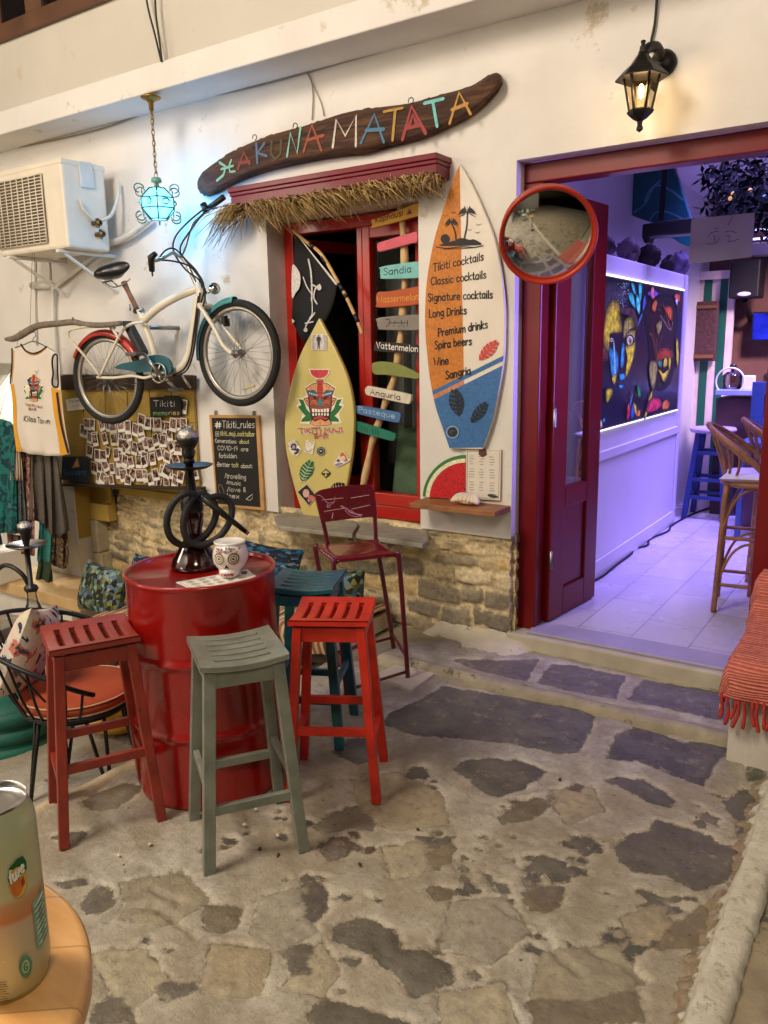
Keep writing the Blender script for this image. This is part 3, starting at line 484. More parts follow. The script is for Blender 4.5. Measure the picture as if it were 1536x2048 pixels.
for q in ((-4.0, -1.96, 5.9, 5.95, .2, 2.8), (-4.05, -4.0, 4.2, 5.95, .2, 2.8), (-2.0, -1.96, 4.2, 5.9, .2, 2.8), (-4.0, -2.0, 4.2, 5.9, 2.75, 2.8), (-4.0, -2.0, 4.2, 5.9, .2, .25)): b.bx(*q)
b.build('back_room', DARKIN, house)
# upper window
pl = WALL(.26); zb = pl.at(0, 88).z; b = MB(); b.bx(-7.6, -3.2, YW-.285, YW-.252, zb, zb+.11); b.bx(-7.6, -3.2, YW-.27, YW-.252, zb+.75, zb+.85)
for x in (-6.08, -5.25, -4.4): b.bx(x-.09, x+.09, YW-.28, YW-.252, zb+.11, zb+.75)
for x in (-5.66, -4.85): b.bx(x-.012, x+.012, YW-.272, YW-.252, zb+.11, zb+.75)
uw = b.build('upper_window', M('brown_wood', (92, 62, 42), .6, var=.2), house, bevel=.006)
b = MB(); b.bx(-7.6, -3.2, YW-.258, YW-.2505, zb+.1, zb+.8); b.build('upper_pane', M('night_glass', (26, 22, 22), .15), uw)
# door frame and folded leaf
b = MB(); b.bx(-1.815, -1.705, YW+.09, YW+.20, .112, 2.50); b.bx(-1.815, -.50, YW+.09, YW+.20, 2.50, 2.598); b.bx(-.605, -.50, YW+.09, YW+.20, .129, 2.50)
fr = b.build('door_frame', RED, house, bevel=.008)
h0 = Vector((-1.692, YW+.205, 0)); d = Vector((.105, 1, 0)).normalized(); LW = .60; zt = 2.47; zg0 = SIDE(-1.66).at(1125, 975).z
def leafbar(mb, t0, t1, z0, z1, th, o=0): mb.bar(h0+d*t0+Vector((o, 0, (z0+z1)/2)), h0+d*t1+Vector((o, 0, (z0+z1)/2)), th, z1-z0)
b = MB(); leafbar(b, 0, .17, .135, zt, .05); leafbar(b, .44, LW, .135, zt, .05); leafbar(b, .17, .44, .135, .30, .05); leafbar(b, .17, .44, zg0-.12, zg0, .05); leafbar(b, .17, .44, zt-.16, zt, .05); leafbar(b, .17, .44, .30, zg0-.12, .02)
lf = b.build('door', RED, house, bevel=.006); b = MB(); leafbar(b, .17, .44, zg0, zt-.16, .006); b.build('pane', GLASS, lf)
b = MB()
for zz in (.5, 1.3, 2.2): b.lathe([(.011, -.05), (.011, .05), (0, .055)], h0+Vector((.03, 0, zz)), 10)
b.build('hinge', M('steel', (150, 150, 150), .35, 1), lf)
# soffit cable and shop front at the far left
b = MB(); p = [WALL(.012).at(x, y) for x, y in ((10, 296), (60, 290), (200, 258), (326, 214), (512, 172), (700, 120), (1000, 36), (1100, 8))]; b.tube(cr(p, 4), .006, 6); b.build('soffit_cable', M('old_cable', (150, 135, 115), .7), house)
b = MB(); p = [WALL(.31).at(x, y) for x, y in ((290, -20), (297, 20), (310, 70), (323, 123), (320, 90), (312, 30), (310, -20))]; b.tube(cr(p, 5), .006, 6); b.build('loose_cable', M('black_cable', (30, 26, 24), .6), None, label='loose black cable hanging in a loop from the balcony over the pendant lamp', cat='cable')
b = MB(); b.tube(cr([WALL(.012).at(x, y) for x, y in ((610, 142), (622, 160), (626, 190), (624, 240))], 4), .004, 6); b.tube(cr([WALL(.012).at(x, y) for x, y in ((612, 142), (640, 200), (648, 232))], 4), .003, 6); b.build('sign_wire', M('old_cable', (150, 135, 115), .7), house)
# ------------------------------------------------------------------ inside the bar
INW = M('interior_white', (.74, .72, .74), .5, var=.04, vs=2); 
TILE = bpy.data.materials.new('floor_tile'); TILE.use_nodes = True; nt = TILE.node_tree; N = nt.nodes; L = nt.links; tb = N['Principled BSDF']; gtc = N.new('ShaderNodeTexCoord')
bk = N.new('ShaderNodeTexBrick'); bk.inputs['Scale'].default_value = 1; bk.inputs['Brick Width'].default_value = .6; bk.inputs['Row Height'].default_value = .3; bk.inputs['Mortar Size'].default_value = .003; bk.inputs['Color1'].default_value = (.60, .58, .57, 1); bk.inputs['Color2'].default_value = (.52, .50, .50, 1); bk.inputs['Mortar'].default_value = (.25, .24, .24, 1)
mp = N.new('ShaderNodeMapping'); mp.inputs['Rotation'].default_value = (0, 0, math.radians(90)); L.new(gtc.outputs['Object'], mp.inputs[0]); L.new(mp.outputs[0], bk.inputs['Vector']); L.new(bk.outputs[0], tb.inputs['Base Color']); L.new(ramp(nz(3).outputs[0], (.3, .16), (.7, .36)), tb.inputs['Roughness'])
def struct(n, b, m): o = b.build(n, m, base=(0, 0, 0)); o['kind'] = 'structure'; return o
b = MB(); b.bx(-2.0, 1.6, YW+.221, 9.0, .0, .126); struct('floor', b, TILE)
b = MB(); b.bx(-2.0, 1.6, YW+.26, 9.0, 3.05, 3.12); struct('ceiling', b, INW)
b = MB(); b.bx(-1.955, -1.925, YW+.262, 9.0, .126, 3.05); b.bx(1.5, 1.6, YW+.262, 9.0, .126, 3.05); struct('interior_wall', b, INW)
b = MB(); b.bx(-1.925, 1.5, 8.80, 8.9, .126, 3.05); struct('back_wall', b, M('purple_wood', (120, 84, 72), .6, var=.3, vs=3, bump=.2))
b = MB(); b.bx(-.9, 1.5, YW+.6, YW+.8, 2.82, 3.049); struct('ceiling_beam', b, INW)
pt = MB(); pt.bx(-1.924, -1.75, 4.80, 7.20, .126, 2.25)
part = pt.build('partition', INW, None, bevel=.01, label='white half height partition wall with a lit picture panel in the purple bar', cat='partition', base=(-1.8, 6, .126))
b = MB(); b.bx(-1.749, -1.736, 4.80, 7.195, .93, .995); b.bx(-1.749, -1.738, 4.80, 7.195, .127, .25); b.bx(-1.749, -1.735, 7.12, 7.195, .25, .93); b.bx(-1.749, -1.735, 7.12, 7.195, .995, 2.245); b.build('trim', INW, part, bevel=.006)
ya, yb, za, zb2 = 5.065, 7.085, 1.14, 2.115
lp = MB(); lp.bx(-1.749, -1.742, ya, yb, za, zb2)
panel = lp.build('light_panel', M('dark_print', (30, 28, 48), .3, var=.3, vs=2, emit=.25), None, label='backlit picture panel of two painted faces framed in white light', cat='light panel')
b = MB(); b.bx(-1.7492, -1.734, ya-.008, ya, za-.008, zb2+.012); b.bx(-1.7492, -1.734, ya, yb, za-.008, za); b.bx(-1.7492, -1.734, ya, yb, zb2, zb2+.012); b.build('led_edge', M('led_white', (1., 1., 1.), .5, emit=1.3, var=0), panel)
class MuralArt(Art):
    def poly(s, c, pts, smooth=False):
        if smooth and len(pts) < 14:      # feathered brushwork: nested tones from the dark ground up to the colour
            cx = sum(p[0] for p in pts)/len(pts); cy = sum(p[1] for p in pts)/len(pts)
            for k, t in ((1.16, .22), (1.07, .45), (.97, .72), (.84, .92), (.66, 1.08)):
                cc = tuple(int(min(255, 26+(v-26)*t)/6)*6 for v in c); Art.poly(s, cc, [(cx+(x-cx)*k+random.uniform(-.5, .5), cy+(y-cy)*k+random.uniform(-.6, .6)) for x, y in pts], True)
            return s
        return Art.poly(s, c, pts, smooth)
A = MuralArt(SIDE(-1.742), .001, .0002, emit=.36); z3 = lambda *p: zm(p, .1611, 1190, 540)
YE, BL, TE, OL, RD_, OR, PU, WH, DK = (200, 180, 50), (60, 150, 200), (60, 180, 170), (150, 140, 70), (150, 60, 30), (210, 110, 50), (110, 80, 190), (220, 220, 200), (22, 18, 34)
A.poly((58, 56, 64), z3((120, 190), (420, 260), (380, 400), (200, 400), (125, 600), (112, 540)), True); A.poly((44, 28, 30), z3((650, 430), (960, 440), (985, 900), (920, 1340), (730, 1380), (680, 900)), True)
A.poly((120, 60, 60), z3((150, 520), (180, 480), (180, 900), (160, 1100), (60, 1060), (90, 900)), True)
A.poly(YE, z3((215, 400), (290, 440), (310, 600), (320, 760), (200, 780), (170, 850), (165, 1000), (100, 860), (120, 700), (150, 520)), True)
A.poly(OL, z3((370, 640), (440, 580), (470, 600), (490, 720), (420, 780), (355, 830)), True); A.poly((170, 150, 80), z3((400, 800), (490, 740), (495, 830), (480, 940), (400, 930)), True)
A.poly(YE, z3((385, 960), (490, 900), (495, 1000), (460, 1150), (400, 1320), (380, 1270), (400, 1100)), True)
for c, x, y, rx, ry in ((DK, 440, 870, 46, 72), (WH, 434, 874, 36, 56), (OL, 438, 880, 24, 42), (DK, 438, 880, 9, 16), (WH, 206, 868, 15, 26), (DK, 206, 868, 7, 13)): A.disc(c, 1190+x*.1611, 540+y*.1611, rx*.1611, ry*.1611)
A.stroke(DK, z3((395, 800), (430, 740), (490, 735)), 2.2)
for c, p in ((BL, [(335, 930), (360, 930), (360, 1080), (345, 1200), (318, 1180)]), (BL, [(180, 980), (230, 990), (285, 1060), (275, 1290), (220, 1340), (190, 1150)]), ((150, 215, 235), [(228, 900), (240, 900), (262, 1290), (248, 1330)]), (BL, [(300, 1300), (360, 1290), (375, 1340), (320, 1370)]), (BL, [(290, 1430), (360, 1430), (330, 1470)]), (YE, [(215, 1340), (270, 1290), (260, 1360), (235, 1420)]),
    (TE, [(450, 170), (480, 180), (510, 290), (480, 280)]), (TE, [(420, 300), (470, 300), (500, 420), (490, 470), (440, 390)]), (TE, [(545, 170), (585, 190), (565, 400), (545, 300)]), ((90, 220, 200), [(515, 320), (545, 340), (560, 430), (550, 540), (520, 470)]), ((70, 90, 160), [(610, 330), (635, 380), (600, 520), (590, 500)]), ((60, 110, 150), [(590, 530), (570, 620), (530, 700), (550, 600)]),
    (PU, [(650, 290), (720, 255), (790, 290), (720, 335)]), ((230, 120, 150), [(700, 230), (730, 220), (740, 330), (705, 350)]), (OR, [(740, 380), (770, 400), (745, 510), (708, 480)]), (RD_, [(770, 1050), (830, 970), (950, 990), (955, 1090), (880, 1080), (780, 1140)]), ((60, 120, 100), [(770, 1140), (830, 1130), (820, 1220)]), (YE, [(860, 1110), (890, 1080), (895, 1180), (850, 1200)]), (YE, [(915, 1100), (942, 1100), (925, 1250)]), (YE, [(790, 1230), (850, 1290), (920, 1240), (860, 1380), (820, 1310)]),
    (OL, [(690, 1150), (770, 1160), (760, 1330), (720, 1480), (680, 1300)]), (OL, [(765, 680), (820, 625), (830, 700), (785, 800)]), ((190, 80, 40), [(870, 470), (955, 470), (950, 620), (910, 570)]), ((200, 80, 60), [(1000, 300), (1055, 320), (1045, 400), (990, 350)]), ((200, 190, 220), [(1000, 370), (1025, 360), (1020, 440)]), (YE, [(690, 1540), (715, 1540), (640, 1810), (620, 1800)]), ((190, 50, 80), [(720, 1590), (800, 1600), (820, 1680), (760, 1740), (650, 1760), (665, 1660)]), (OR, [(850, 1640), (900, 1610), (925, 1700), (840, 1730)]), (YE, [(150, 1480), (215, 1490), (200, 1570), (150, 1640), (137, 1560)]), ((40, 130, 80), [(530, 1440), (560, 1450), (568, 1560), (538, 1580)]),
    ((60, 120, 200), [(460, 1540), (475, 1530), (440, 1700), (425, 1690)]), ((170, 40, 70), [(405, 1680), (435, 1680), (425, 1840), (395, 1840)]), ((50, 90, 190), [(460, 1690), (490, 1690), (480, 1830), (445, 1830)]), (YE, [(480, 1660), (510, 1680), (520, 1800), (505, 1790)]), (OR, [(530, 1740), (560, 1745), (555, 1810), (525, 1810)]), ((230, 190, 190), [(30, 1860), (80, 1870), (85, 1950), (20, 1960)]), ((60, 140, 190), [(95, 1860), (130, 1840), (110, 1900)]), (YE, [(1010, 880), (1030, 880), (1040, 1150), (1015, 1160)])): A.poly(c, z3(*p), True)
for k in range(46): A.disc(random.choice([(150, 220, 210), WH, (90, 170, 170)]), 1190+random.gauss(365, 40)*.1611, 540+random.uniform(160, 470)*.1611, .7)
A.stroke(OR, z3((850, 430), (940, 740)), .9); A.stroke((200, 190, 140), z3((810, 560), (935, 745), (965, 640)), .9); A.disc(DK, 1190+835*.1611, 540+1000*.1611, 2); A.disc(DK, 1190+932*.1611, 540+985*.1611, 2)
for k in range(14): A.stroke(random.choice([(90, 40, 30), (130, 80, 40), (70, 36, 30)]), z3((random.uniform(680, 800), random.uniform(560, 900)), (random.uniform(690, 800), random.uniform(900, 1150))), 1.2)
for k in range(150):      # spattered pigment and hair strands
    x, y = random.choice([(random.gauss(200, 45), random.gauss(600, 130)), (random.gauss(780, 70), random.gauss(760, 180)), (random.uniform(380, 600), random.uniform(1500, 1800)), (random.uniform(640, 980), random.uniform(240, 1700))])
    if not (60 < x < 1040 and 190 < y < 1760): continue
    A.stroke(random.choice([(214, 190, 70), (120, 70, 40), (60, 130, 150), (150, 60, 40), (40, 30, 40), (180, 120, 60)]), z3((x, y), (x+random.uniform(-14, 14), y+random.uniform(18, 60))), random.uniform(.3, .8))
for y in range(980, 1320, 26): A.stroke((20, 60, 100), z3((190+(y-980)*.12, y), (268, y+14)), .5)
for k in range(16): a = k*.39; A.stroke((60, 50, 30), z3((434+14*math.cos(a), 874+22*math.sin(a)), (434+32*math.cos(a), 874+50*math.sin(a))), .35)
A.poly((70, 50, 52), z3((300, 460), (480, 480), (540, 640), (520, 760), (470, 580), (330, 540))); A.build('painted_faces', panel)
# ------------------------------------------------------------------ things on the wall
STEEL = M('steel', (150, 150, 150), .35, 1); BLK = M('black_plastic', (22, 22, 22), .4); WHT = M('white_enamel', (225, 222, 212), .35, var=.06, coat=.2); CABLE = M('black_cable', (30, 26, 24), .6)
# air conditioner
ac = thing('air_conditioner', 'white outdoor air conditioner unit on wall brackets above the bicycle', 'air conditioner', (-5.25, 3.66, 2.39))
ACM = M('ac_casing', (226, 218, 200), .45, var=.06, stain=((190, 176, 150), 6, .68)); ax0, ax1, ay0, ay1, az0, az1 = -5.66, -4.86, 3.49, 3.83, 2.385, 2.945
b = MB(); b.bx(ax0, ax1, ay0, ay1, az0, az1); b.build('casing', ACM, ac, bevel=.018)
b = MB(); b.bx(ax0-.005, ax1+.004, ay0-.004, ay1+.004, az1-.03, az1+.006); b.build('lid', ACM, ac, bevel=.008)
gx1 = WALL(.45).at(92, 420).x; gc = (ax0+.02+gx1)/2; b = MB(); b.bx(ax0+.03, gx1, ay0-.002, ay0+.002, az0+.05, az1-.07); g = b.build('fan_opening', M('fan_dark', (120, 108, 92), .8), ac)
b = MB()
for k in range(22): z = az0+.05+k*(az1-.07-az0-.05)/21; b.tube([(ax0+.03, ay0-.014, z), (gx1, ay0-.014, z)], .0035, 6)
for k in range(9): x = ax0+.03+k*(gx1-ax0-.03)/8; b.tube([(x, ay0-.018, az0+.05), (x, ay0-.018, az1-.07)], .0035, 6)
b.tube([(ax0+.03, ay0-.014, az0+.05), (gx1, ay0-.014, az0+.05), (gx1, ay0-.014, az1-.07), (ax0+.03, ay0-.014, az1-.07)], .006, 6, True); b.build('grille', ACM, ac)
S2 = SIDE(ax1+.002); b = MB(); b.prism([S2.at(x, y) for x, y in ((155, 322), (182, 326), (188, 378), (160, 374))], (.012, 0, 0)); b.build('side_cover', M('ac_cover', (206, 208, 204), .5), ac, bevel=.006)
b = MB()
for yy, zz in ((3.70, 2.56), (3.72, 2.49)): b.lathe([(.016, 0), (.016, .05), (.022, .05), (.022, .075), (.01, .08)], (ax1, yy, zz), 10, Matrix.Rotation(math.pi/2, 3, 'Y')); b.lathe([(.012, -.03), (.012, .03), (0, .032)], (ax1+.05, yy, zz), 8)
b.build('valve', M('brass_dull', (120, 100, 70), .4, .8), ac)
b = MB(); b.tube(cr([(ax1+.015, 3.60, 2.70), (ax1+.03, 3.62, 2.63), (ax1+.05, 3.68, 2.57)], 5), .009, 8); b.tube(cr([(ax1+.06, 3.72, 2.58), (ax1+.07, 3.80, 2.62), (ax1+.06, 3.88, 2.75), (ax1+.05, 3.90, 2.85)], 5), .012, 8)
b.tube(cr([WALL(.06).at(x, y) for x, y in ((213, 487), (235, 482), (262, 468), (290, 446), (300, 438))], 5), .022, 10); b.build('pipe_lagging', M('lagging', (214, 210, 200), .8, bump=.4, bs=30), ac)
for x in (ax0+.12, ax1-.10): b = MB(); b.bar((x, 3.47, 2.372), (x, YW, 2.372), .035, .022); b.bar((x, 3.52, 2.36), (x, YW, 2.12), .02, .02); b.build('bracket', WHT, ac, bevel=.003)
dp = thing('drain_pipe', 'white plastic drain pipe with capped stub under the air conditioner', 'pipe', (-5.2, YW, 1.0)); pl = WALL(.035); b = MB()
b.tube([pl.at(x, y) for x, y in ((192, 508), (150, 542), (106, 577), (106, 640), (112, 720), (114, 760))], .017, 10); b.build('pipe', WHT, dp); b = MB(); b.tube([pl.at(*q) for q in ((64, 571), (104, 571))], .028, 12); b.build('stub', WHT, dp)
b = MB()
for p in ([(70, 520), (71, 600), (74, 690)], [(98, 520), (100, 560)]): b.tube([WALL(.012).at(*q) for q in p], .008, 6)
b.build('conduit', PLASTER, dp)
# pendant lamp of scrollwork
pc = WALL(.30).at(316, 408); pd = thing('pendant_lamp', 'turquoise glass pendant lamp in a scrollwork cage hanging by a chain', 'lamp', (pc.x, pc.y, 2.45)); BRS = M('verdigris_metal', (120, 122, 96), .45, .7); BRASS = M('aged_brass', (150, 120, 60), .4, .9)
zc = pc.z; R1 = .105; b = MB(); hh = .09
def hexp(r, z, k): a = math.pi/3*k+.3; return Vector((pc.x+r*math.cos(a), pc.y+r*math.sin(a), z))
rs = [(.045, zc+hh), (R1, zc+.03), (R1, zc-.03), (.05, zc-hh)]
for k in range(6):
    for (ra, z1), (rb, z2) in zip(rs[:-1], rs[1:]): b.add([hexp(ra, z1, k), hexp(rb, z2, k), hexp(rb, z2, k+1), hexp(ra, z1, k+1)], [(0, 1, 2, 3)])
b.build('glass_shade', clear('turquoise_glass', (.12, .62, .98), .05, .05, ((.14, .68, 1.0), 3.6)), pd)
b = MB()
for k in range(6):
    b.tube([hexp(r+.006, z, k) for r, z in rs], .006, 6)
    for r, z in rs: b.tube([hexp(r+.006, z, k), hexp(r+.006, z, k+1)], .005, 6)
    m = (hexp(R1+.008, zc, k)+hexp(R1+.008, zc, k+1))/2
    for sg in (-1, 1):
        e = hexp(R1+.004, zc+.045*sg, k); o = (e-Vector((pc.x, pc.y, e.z))).normalized(); q = [e+o*(.012+.028*math.sin(t)*1.2)+Vector((0, 0, sg*(.010+.026*(1-math.cos(t))))) for t in np.linspace(0, 4.6, 14)]
        b.tube(q, .0045, 6)
        t_ = Vector((-o.y, o.x, 0)); q = [m+t_*(.03*sg*math.cos(t)*(1-t/8))+Vector((0, 0, .026*math.sin(t)*(1-t/8))) for t in np.linspace(0, 5.2, 14)]; b.tube(q, .004, 6)
        b.tube([hexp(R1, zc+.055*sg, k), hexp(R1+.0, zc+.055*sg, k)+Vector((0, 0, .03*sg))], [.005, .001], 6)
b.build('scroll_cage', BRS, pd)
b = MB(); b.lathe([(.004, .16), (.028, .155), (.034, .13), (.012, .12), (.02, .095), (.045, hh)], (pc.x, pc.y, zc), 12); b.build('cap', M('cap_glass', (110, 170, 160), .3), pd)
b = MB(); b.ell((pc.x, pc.y, zc), (.014, .014, .02)); b.build('bulb', M('bulb_cold', (.75, .95, 1.0), .4, emit=6, var=0), pd)
b = MB(); z = zc+.17; k = 0
while z < 3.165:
    a = 1.571*(k % 2)+.4; dx, dy = math.cos(a)*.010, math.sin(a)*.010
    b.tube([(pc.x+dx*math.cos(t), pc.y+dy*math.cos(t), z+.021*math.sin(t)) for t in np.linspace(0, 6.283, 11)[:-1]], .0028, 5, True); z += .031; k += 1
b.tube(cr([(pc.x+.015*math.sin(i*1.9), pc.y+.01*math.cos(i*2.3), zc+.16+(3.2-zc-.16)*i/10) for i in range(11)], 4), .0025, 5); b.build('chain', BRASS, pd)
b = MB(); b.lathe([(.004, 3.14), (.014, 3.15), (.016, 3.19), (.03, 3.205), (.058, 3.215), (.062, 3.222), (.0, 3.25)], (pc.x, pc.y, 0), 20); b.build('ceiling_rose', BRASS, pd)
light('pendant_lamp_light', 'POINT', pc, 15, (.20, .66, 1.0), .05)
# wall lantern
lw = WALL(.19).at(1282, 190); ln = thing('wall_lantern', 'black wall lantern with a lit bulb above the red doorway', 'lantern', (lw.x, lw.y, 2.6)); LB = M('black_iron', (26, 22, 20), .45, .3, bump=.2); zt_ = WALL(.19).at(1282, 153).z; zb_ = WALL(.19).at(1275, 224).z; rt, rb_ = .074, .046
b = MB(); b.lathe([(.0, zt_+.145), (.012, zt_+.14), (.008, zt_+.125), (.014, zt_+.118), (.016, zt_+.095), (.028, zt_+.08), (.05, zt_+.05), (.085, zt_+.022), (.112, zt_-.004), (.112, zt_-.012), (.08, zt_+.004), (.0, zt_+.006)], (lw.x, lw.y, 0), 6, a0=.2, smooth=False); b.build('roof', LB, ln, bevel=.002)
b = MB()
for k in range(6):
    a = math.pi/3*k+.2; c1, s1 = math.cos(a), math.sin(a); b.bar((lw.x+rt*c1, lw.y+rt*s1, zt_), (lw.x+rb_*c1, lw.y+rb_*s1, zb_), .009, .009, (c1, s1, 0))
b.lathe([(rb_+.008, zb_+.006), (rb_+.012, zb_), (rb_+.006, zb_-.01), (.03, zb_-.03), (.012, zb_-.04), (.010, zb_-.055), (.014, zb_-.065), (.014, zb_-.075), (.0, zb_-.085)], (lw.x, lw.y, 0), 6, a0=.2, smooth=False)
b.tube(cr([(lw.x, lw.y, zt_+.085), (lw.x+.01, lw.y+.04, zt_+.12), (lw.x+.03, lw.y+.10, zt_+.135), (lw.x+.035, YW-.02, zt_+.10)], 5), [.022]*16, 10); b.lathe([(.0, -.03), (.03, -.028), (.052, -.012), (.06, 0), (.06, .012)], (lw.x+.035, YW-.012, zt_+.09), 24, Matrix.Rotation(-math.pi/2, 3, 'X')); b.build('frame', LB, ln)
b = MB()
for k in range(6):
    v = []
    for kk, (r, z) in ((k, (rt-.003, zt_)), (k, (rb_-.003, zb_)), (k+1, (rb_-.003, zb_)), (k+1, (rt-.003, zt_))): a = math.pi/3*kk+.2; v.append((lw.x+r*math.cos(a), lw.y+r*math.sin(a), z))
    b.add(v, [(0, 1, 2, 3)])
b.build('glass', clear('lantern_glass', (.88, .80, .62), .10, .08), ln); b = MB(); b.ell((lw.x, lw.y, zt_-.06), (.012, .012, .03)); b.build('bulb', M('bulb_warm', (1.0, .72, .38), .4, emit=24, var=0), ln)
light('lantern_light', 'POINT', (lw.x, lw.y, zt_-.06), 3.0, (1, .7, .4), .036)
b = MB(); b.tube(cr([WALL(.012).at(x, y) for x, y in ((1316, -40), (1313, 10), (1309, 50), (1302, 85), (1303, 104))], 5), .006, 6); b.build('lantern_cable', CABLE, ln)
# driftwood sign
Z2 = lambda *p: zm(p, .41667, 380, 100); top = [Vector((x, y, 0)) for x, y in Z2((34, 640), (42, 612), (90, 562), (200, 492), (300, 442), (430, 396), (580, 356), (740, 302), (900, 276), (1050, 256), (1200, 216), (1350, 172), (1430, 122), (1462, 110), (1480, 112))]; bot = [Vector((x, y, 0)) for x, y in Z2((36, 660), (48, 686), (80, 702), (120, 690), (230, 632), (370, 582), (500, 552), (650, 522), (780, 506), (850, 498), (960, 466), (1100, 430), (1200, 390), (1350, 312), (1460, 212), (1494, 152), (1486, 116))]
def resamp(P, n):
    P = cr(P, 6); d = np.concatenate([[0], np.cumsum([(P[i+1]-P[i]).length for i in range(len(P)-1)])]); t = np.linspace(0, d[-1], n); return np.c_[np.interp(t, d, [p.x for p in P]), np.interp(t, d, [p.y for p in P])]
ta, ba = resamp(top, 120), resamp(bot, 120); pl = WALL(.03); G = []
for i in range(120):
    row = []
    for j in range(17):
        s = j/16; x = ta[i, 0]*(1-s)+ba[i, 0]*s; y = ta[i, 1]*(1-s)+ba[i, 1]*s; e = min(s, 1-s)*2; ends = min(1, i/5, (119-i)/5)
        bul = .055*(1-(1-min(e*2.2, 1))**2.2)*(.35+.65*ends)+.006*(float(fbm(np.array([i*.09]), np.array([j*.55]), 3, 4)[0])-.5)
        if j in (0, 16): x += random.uniform(-1.2, 1.2); y += random.uniform(-1.6, 1.6)+5.0*(float(fbm(np.array([i*.16+j]), np.array([j*1.]), 4, 12)[0])-.5)
        row.append(pl.at(x, y, bul if 0 < j < 16 else -.01))
    G.append(row)
dw = thing('driftwood_sign', 'long brown driftwood sign with painted letters reading HAKUNA MATATA', 'sign', (-3, YW, 2.7)); b = MB(); b.grid(G, 0, True, True); b.prism([pl.at(*p) for p in list(ta[::3])+list(ba[::-3])], (0, .02, 0))
DWM = bpy.data.materials.new('driftwood'); DWM.use_nodes = True; nt = DWM.node_tree; N = nt.nodes; L = nt.links; tb = N['Principled BSDF']; gtc = N.new('ShaderNodeTexCoord'); mp = N.new('ShaderNodeMapping'); mp.inputs['Rotation'].default_value = (0, math.radians(8), 0); mp.inputs['Scale'].default_value = (3, 20, 26); L.new(gtc.outputs['Object'], mp.inputs[0]); nn = N.new('ShaderNodeTexNoise'); nn.inputs['Scale'].default_value = 1.6; nn.inputs['Detail'].default_value = 8; nn.inputs['Roughness'].default_value = .7; L.new(mp.outputs[0], nn.inputs[0])
L.new(ramp(nn.outputs[0], (.28, lin((28, 15, 9))), (.48, lin((68, 40, 22))), (.75, lin((112, 74, 42)))), tb.inputs['Base Color']); tb.inputs['Roughness'].default_value = .75; bp = N.new('ShaderNodeBump'); bp.inputs['Strength'].default_value = .8; bp.inputs['Distance'].default_value = .012; L.new(nn.outputs[0], bp.inputs['Height']); L.new(bp.outputs[0], tb.inputs['Normal'])
b.build('plank', DWM, dw); A = Art(WALL(.03), .0595, .0002)
A.stroke((14, 9, 6), Z2((300, 470), (430, 440), (600, 392), (800, 368), (1000, 352), (1200, 328), (1300, 285)), 2.2)
for c, w_, *ps in (((150, 214, 180), 5, [(142, 540), (172, 560), (160, 600), (130, 626)], [(198, 528), (186, 560), (192, 585), (215, 582)], [(150, 572), (206, 556)]), ((150, 60, 40), 6, [(230, 570), (258, 490), (286, 548)], [(238, 543), (284, 535)]), ((90, 120, 160), 6, [(318, 450), (323, 542)], [(356, 448), (325, 494), (366, 508)]), ((84, 82, 40), 6, [(392, 440), (388, 500), (410, 524), (434, 500), (437, 434)]),
    ((150, 224, 206), 6, [(466, 510), (482, 398), (514, 496), (530, 372)]), ((178, 80, 46), 6, [(546, 485), (585, 358), (630, 480)], [(560, 434), (640, 410)]), ((240, 232, 216), 6.5, [(685, 466), (702, 334), (745, 412), (797, 314), (796, 460)]), ((70, 130, 170), 7, [(820, 446), (885, 308), (930, 442)], [(845, 386), (930, 380)]), ((200, 150, 50), 6, [(930, 296), (1020, 278)], [(985, 288), (972, 432)]),
    ((176, 44, 44), 8, [(1020, 428), (1064, 270), (1130, 398)], [(1034, 378), (1108, 360)], [(1050, 370), (1070, 310), (1090, 360)]), ((120, 222, 220), 8, [(1125, 256), (1215, 234)], [(1166, 250), (1186, 366)]), ((214, 156, 50), 6.5, [(1246, 352), (1292, 204), (1346, 306)], [(1258, 286), (1330, 258)])):
    for p in ps: A.stroke(tuple(int(v*.80+10) for v in c), Z2(*p), w_, False)
A.build('lettering', dw); b = MB()
for x, y in ((310, 420), (505, 365), (1060, 244)): q = Z2((x, y))[0]; p = WALL(.05).at(*q); b.tube([p+Vector((.016*math.cos(t), 0, .016*math.sin(t))) for t in np.linspace(-1.4, 3.5, 9)], .003, 5)
b.build('hook', BLK, dw)
# red box awning with straw fringe
aw = thing('window_awning', 'red box awning with a straw fringe above the red window', 'awning', (-2.9, YW, 2.5)); f0, f1 = WALL(.16).at(454, 375), WALL(.16).at(873, 305); g0 = WALL(.16).at(461, 412); zt_a, zb_a = (f0.z+f1.z)/2, (f0.z+f1.z)/2-(f0.z-g0.z); AWM = M('crimson_paint', (112, 7, 30), .36, var=.1, coat=.12, spec=.35)
b = MB(); prof = [(0, 0), (.0, -.02), (.012, -.03), (.012, -.05), (.02, -.06), (.02, -1)]; xa, xb = f0.x, f1.x
for z0, z1, o in ((-.03, 0, .0), (-.05, -.03, .010), (-1, -.05, .018)):
    h = zt_a-zb_a; b.bx(xa+o*.5, xb-o*.5, YW-.16+o, YW-.001, zb_a if z0 == -1 else zt_a+z0, zt_a+z1)
b.build('box', AWM, aw, bevel=.004); b = MB(); rg = random.Random(3)
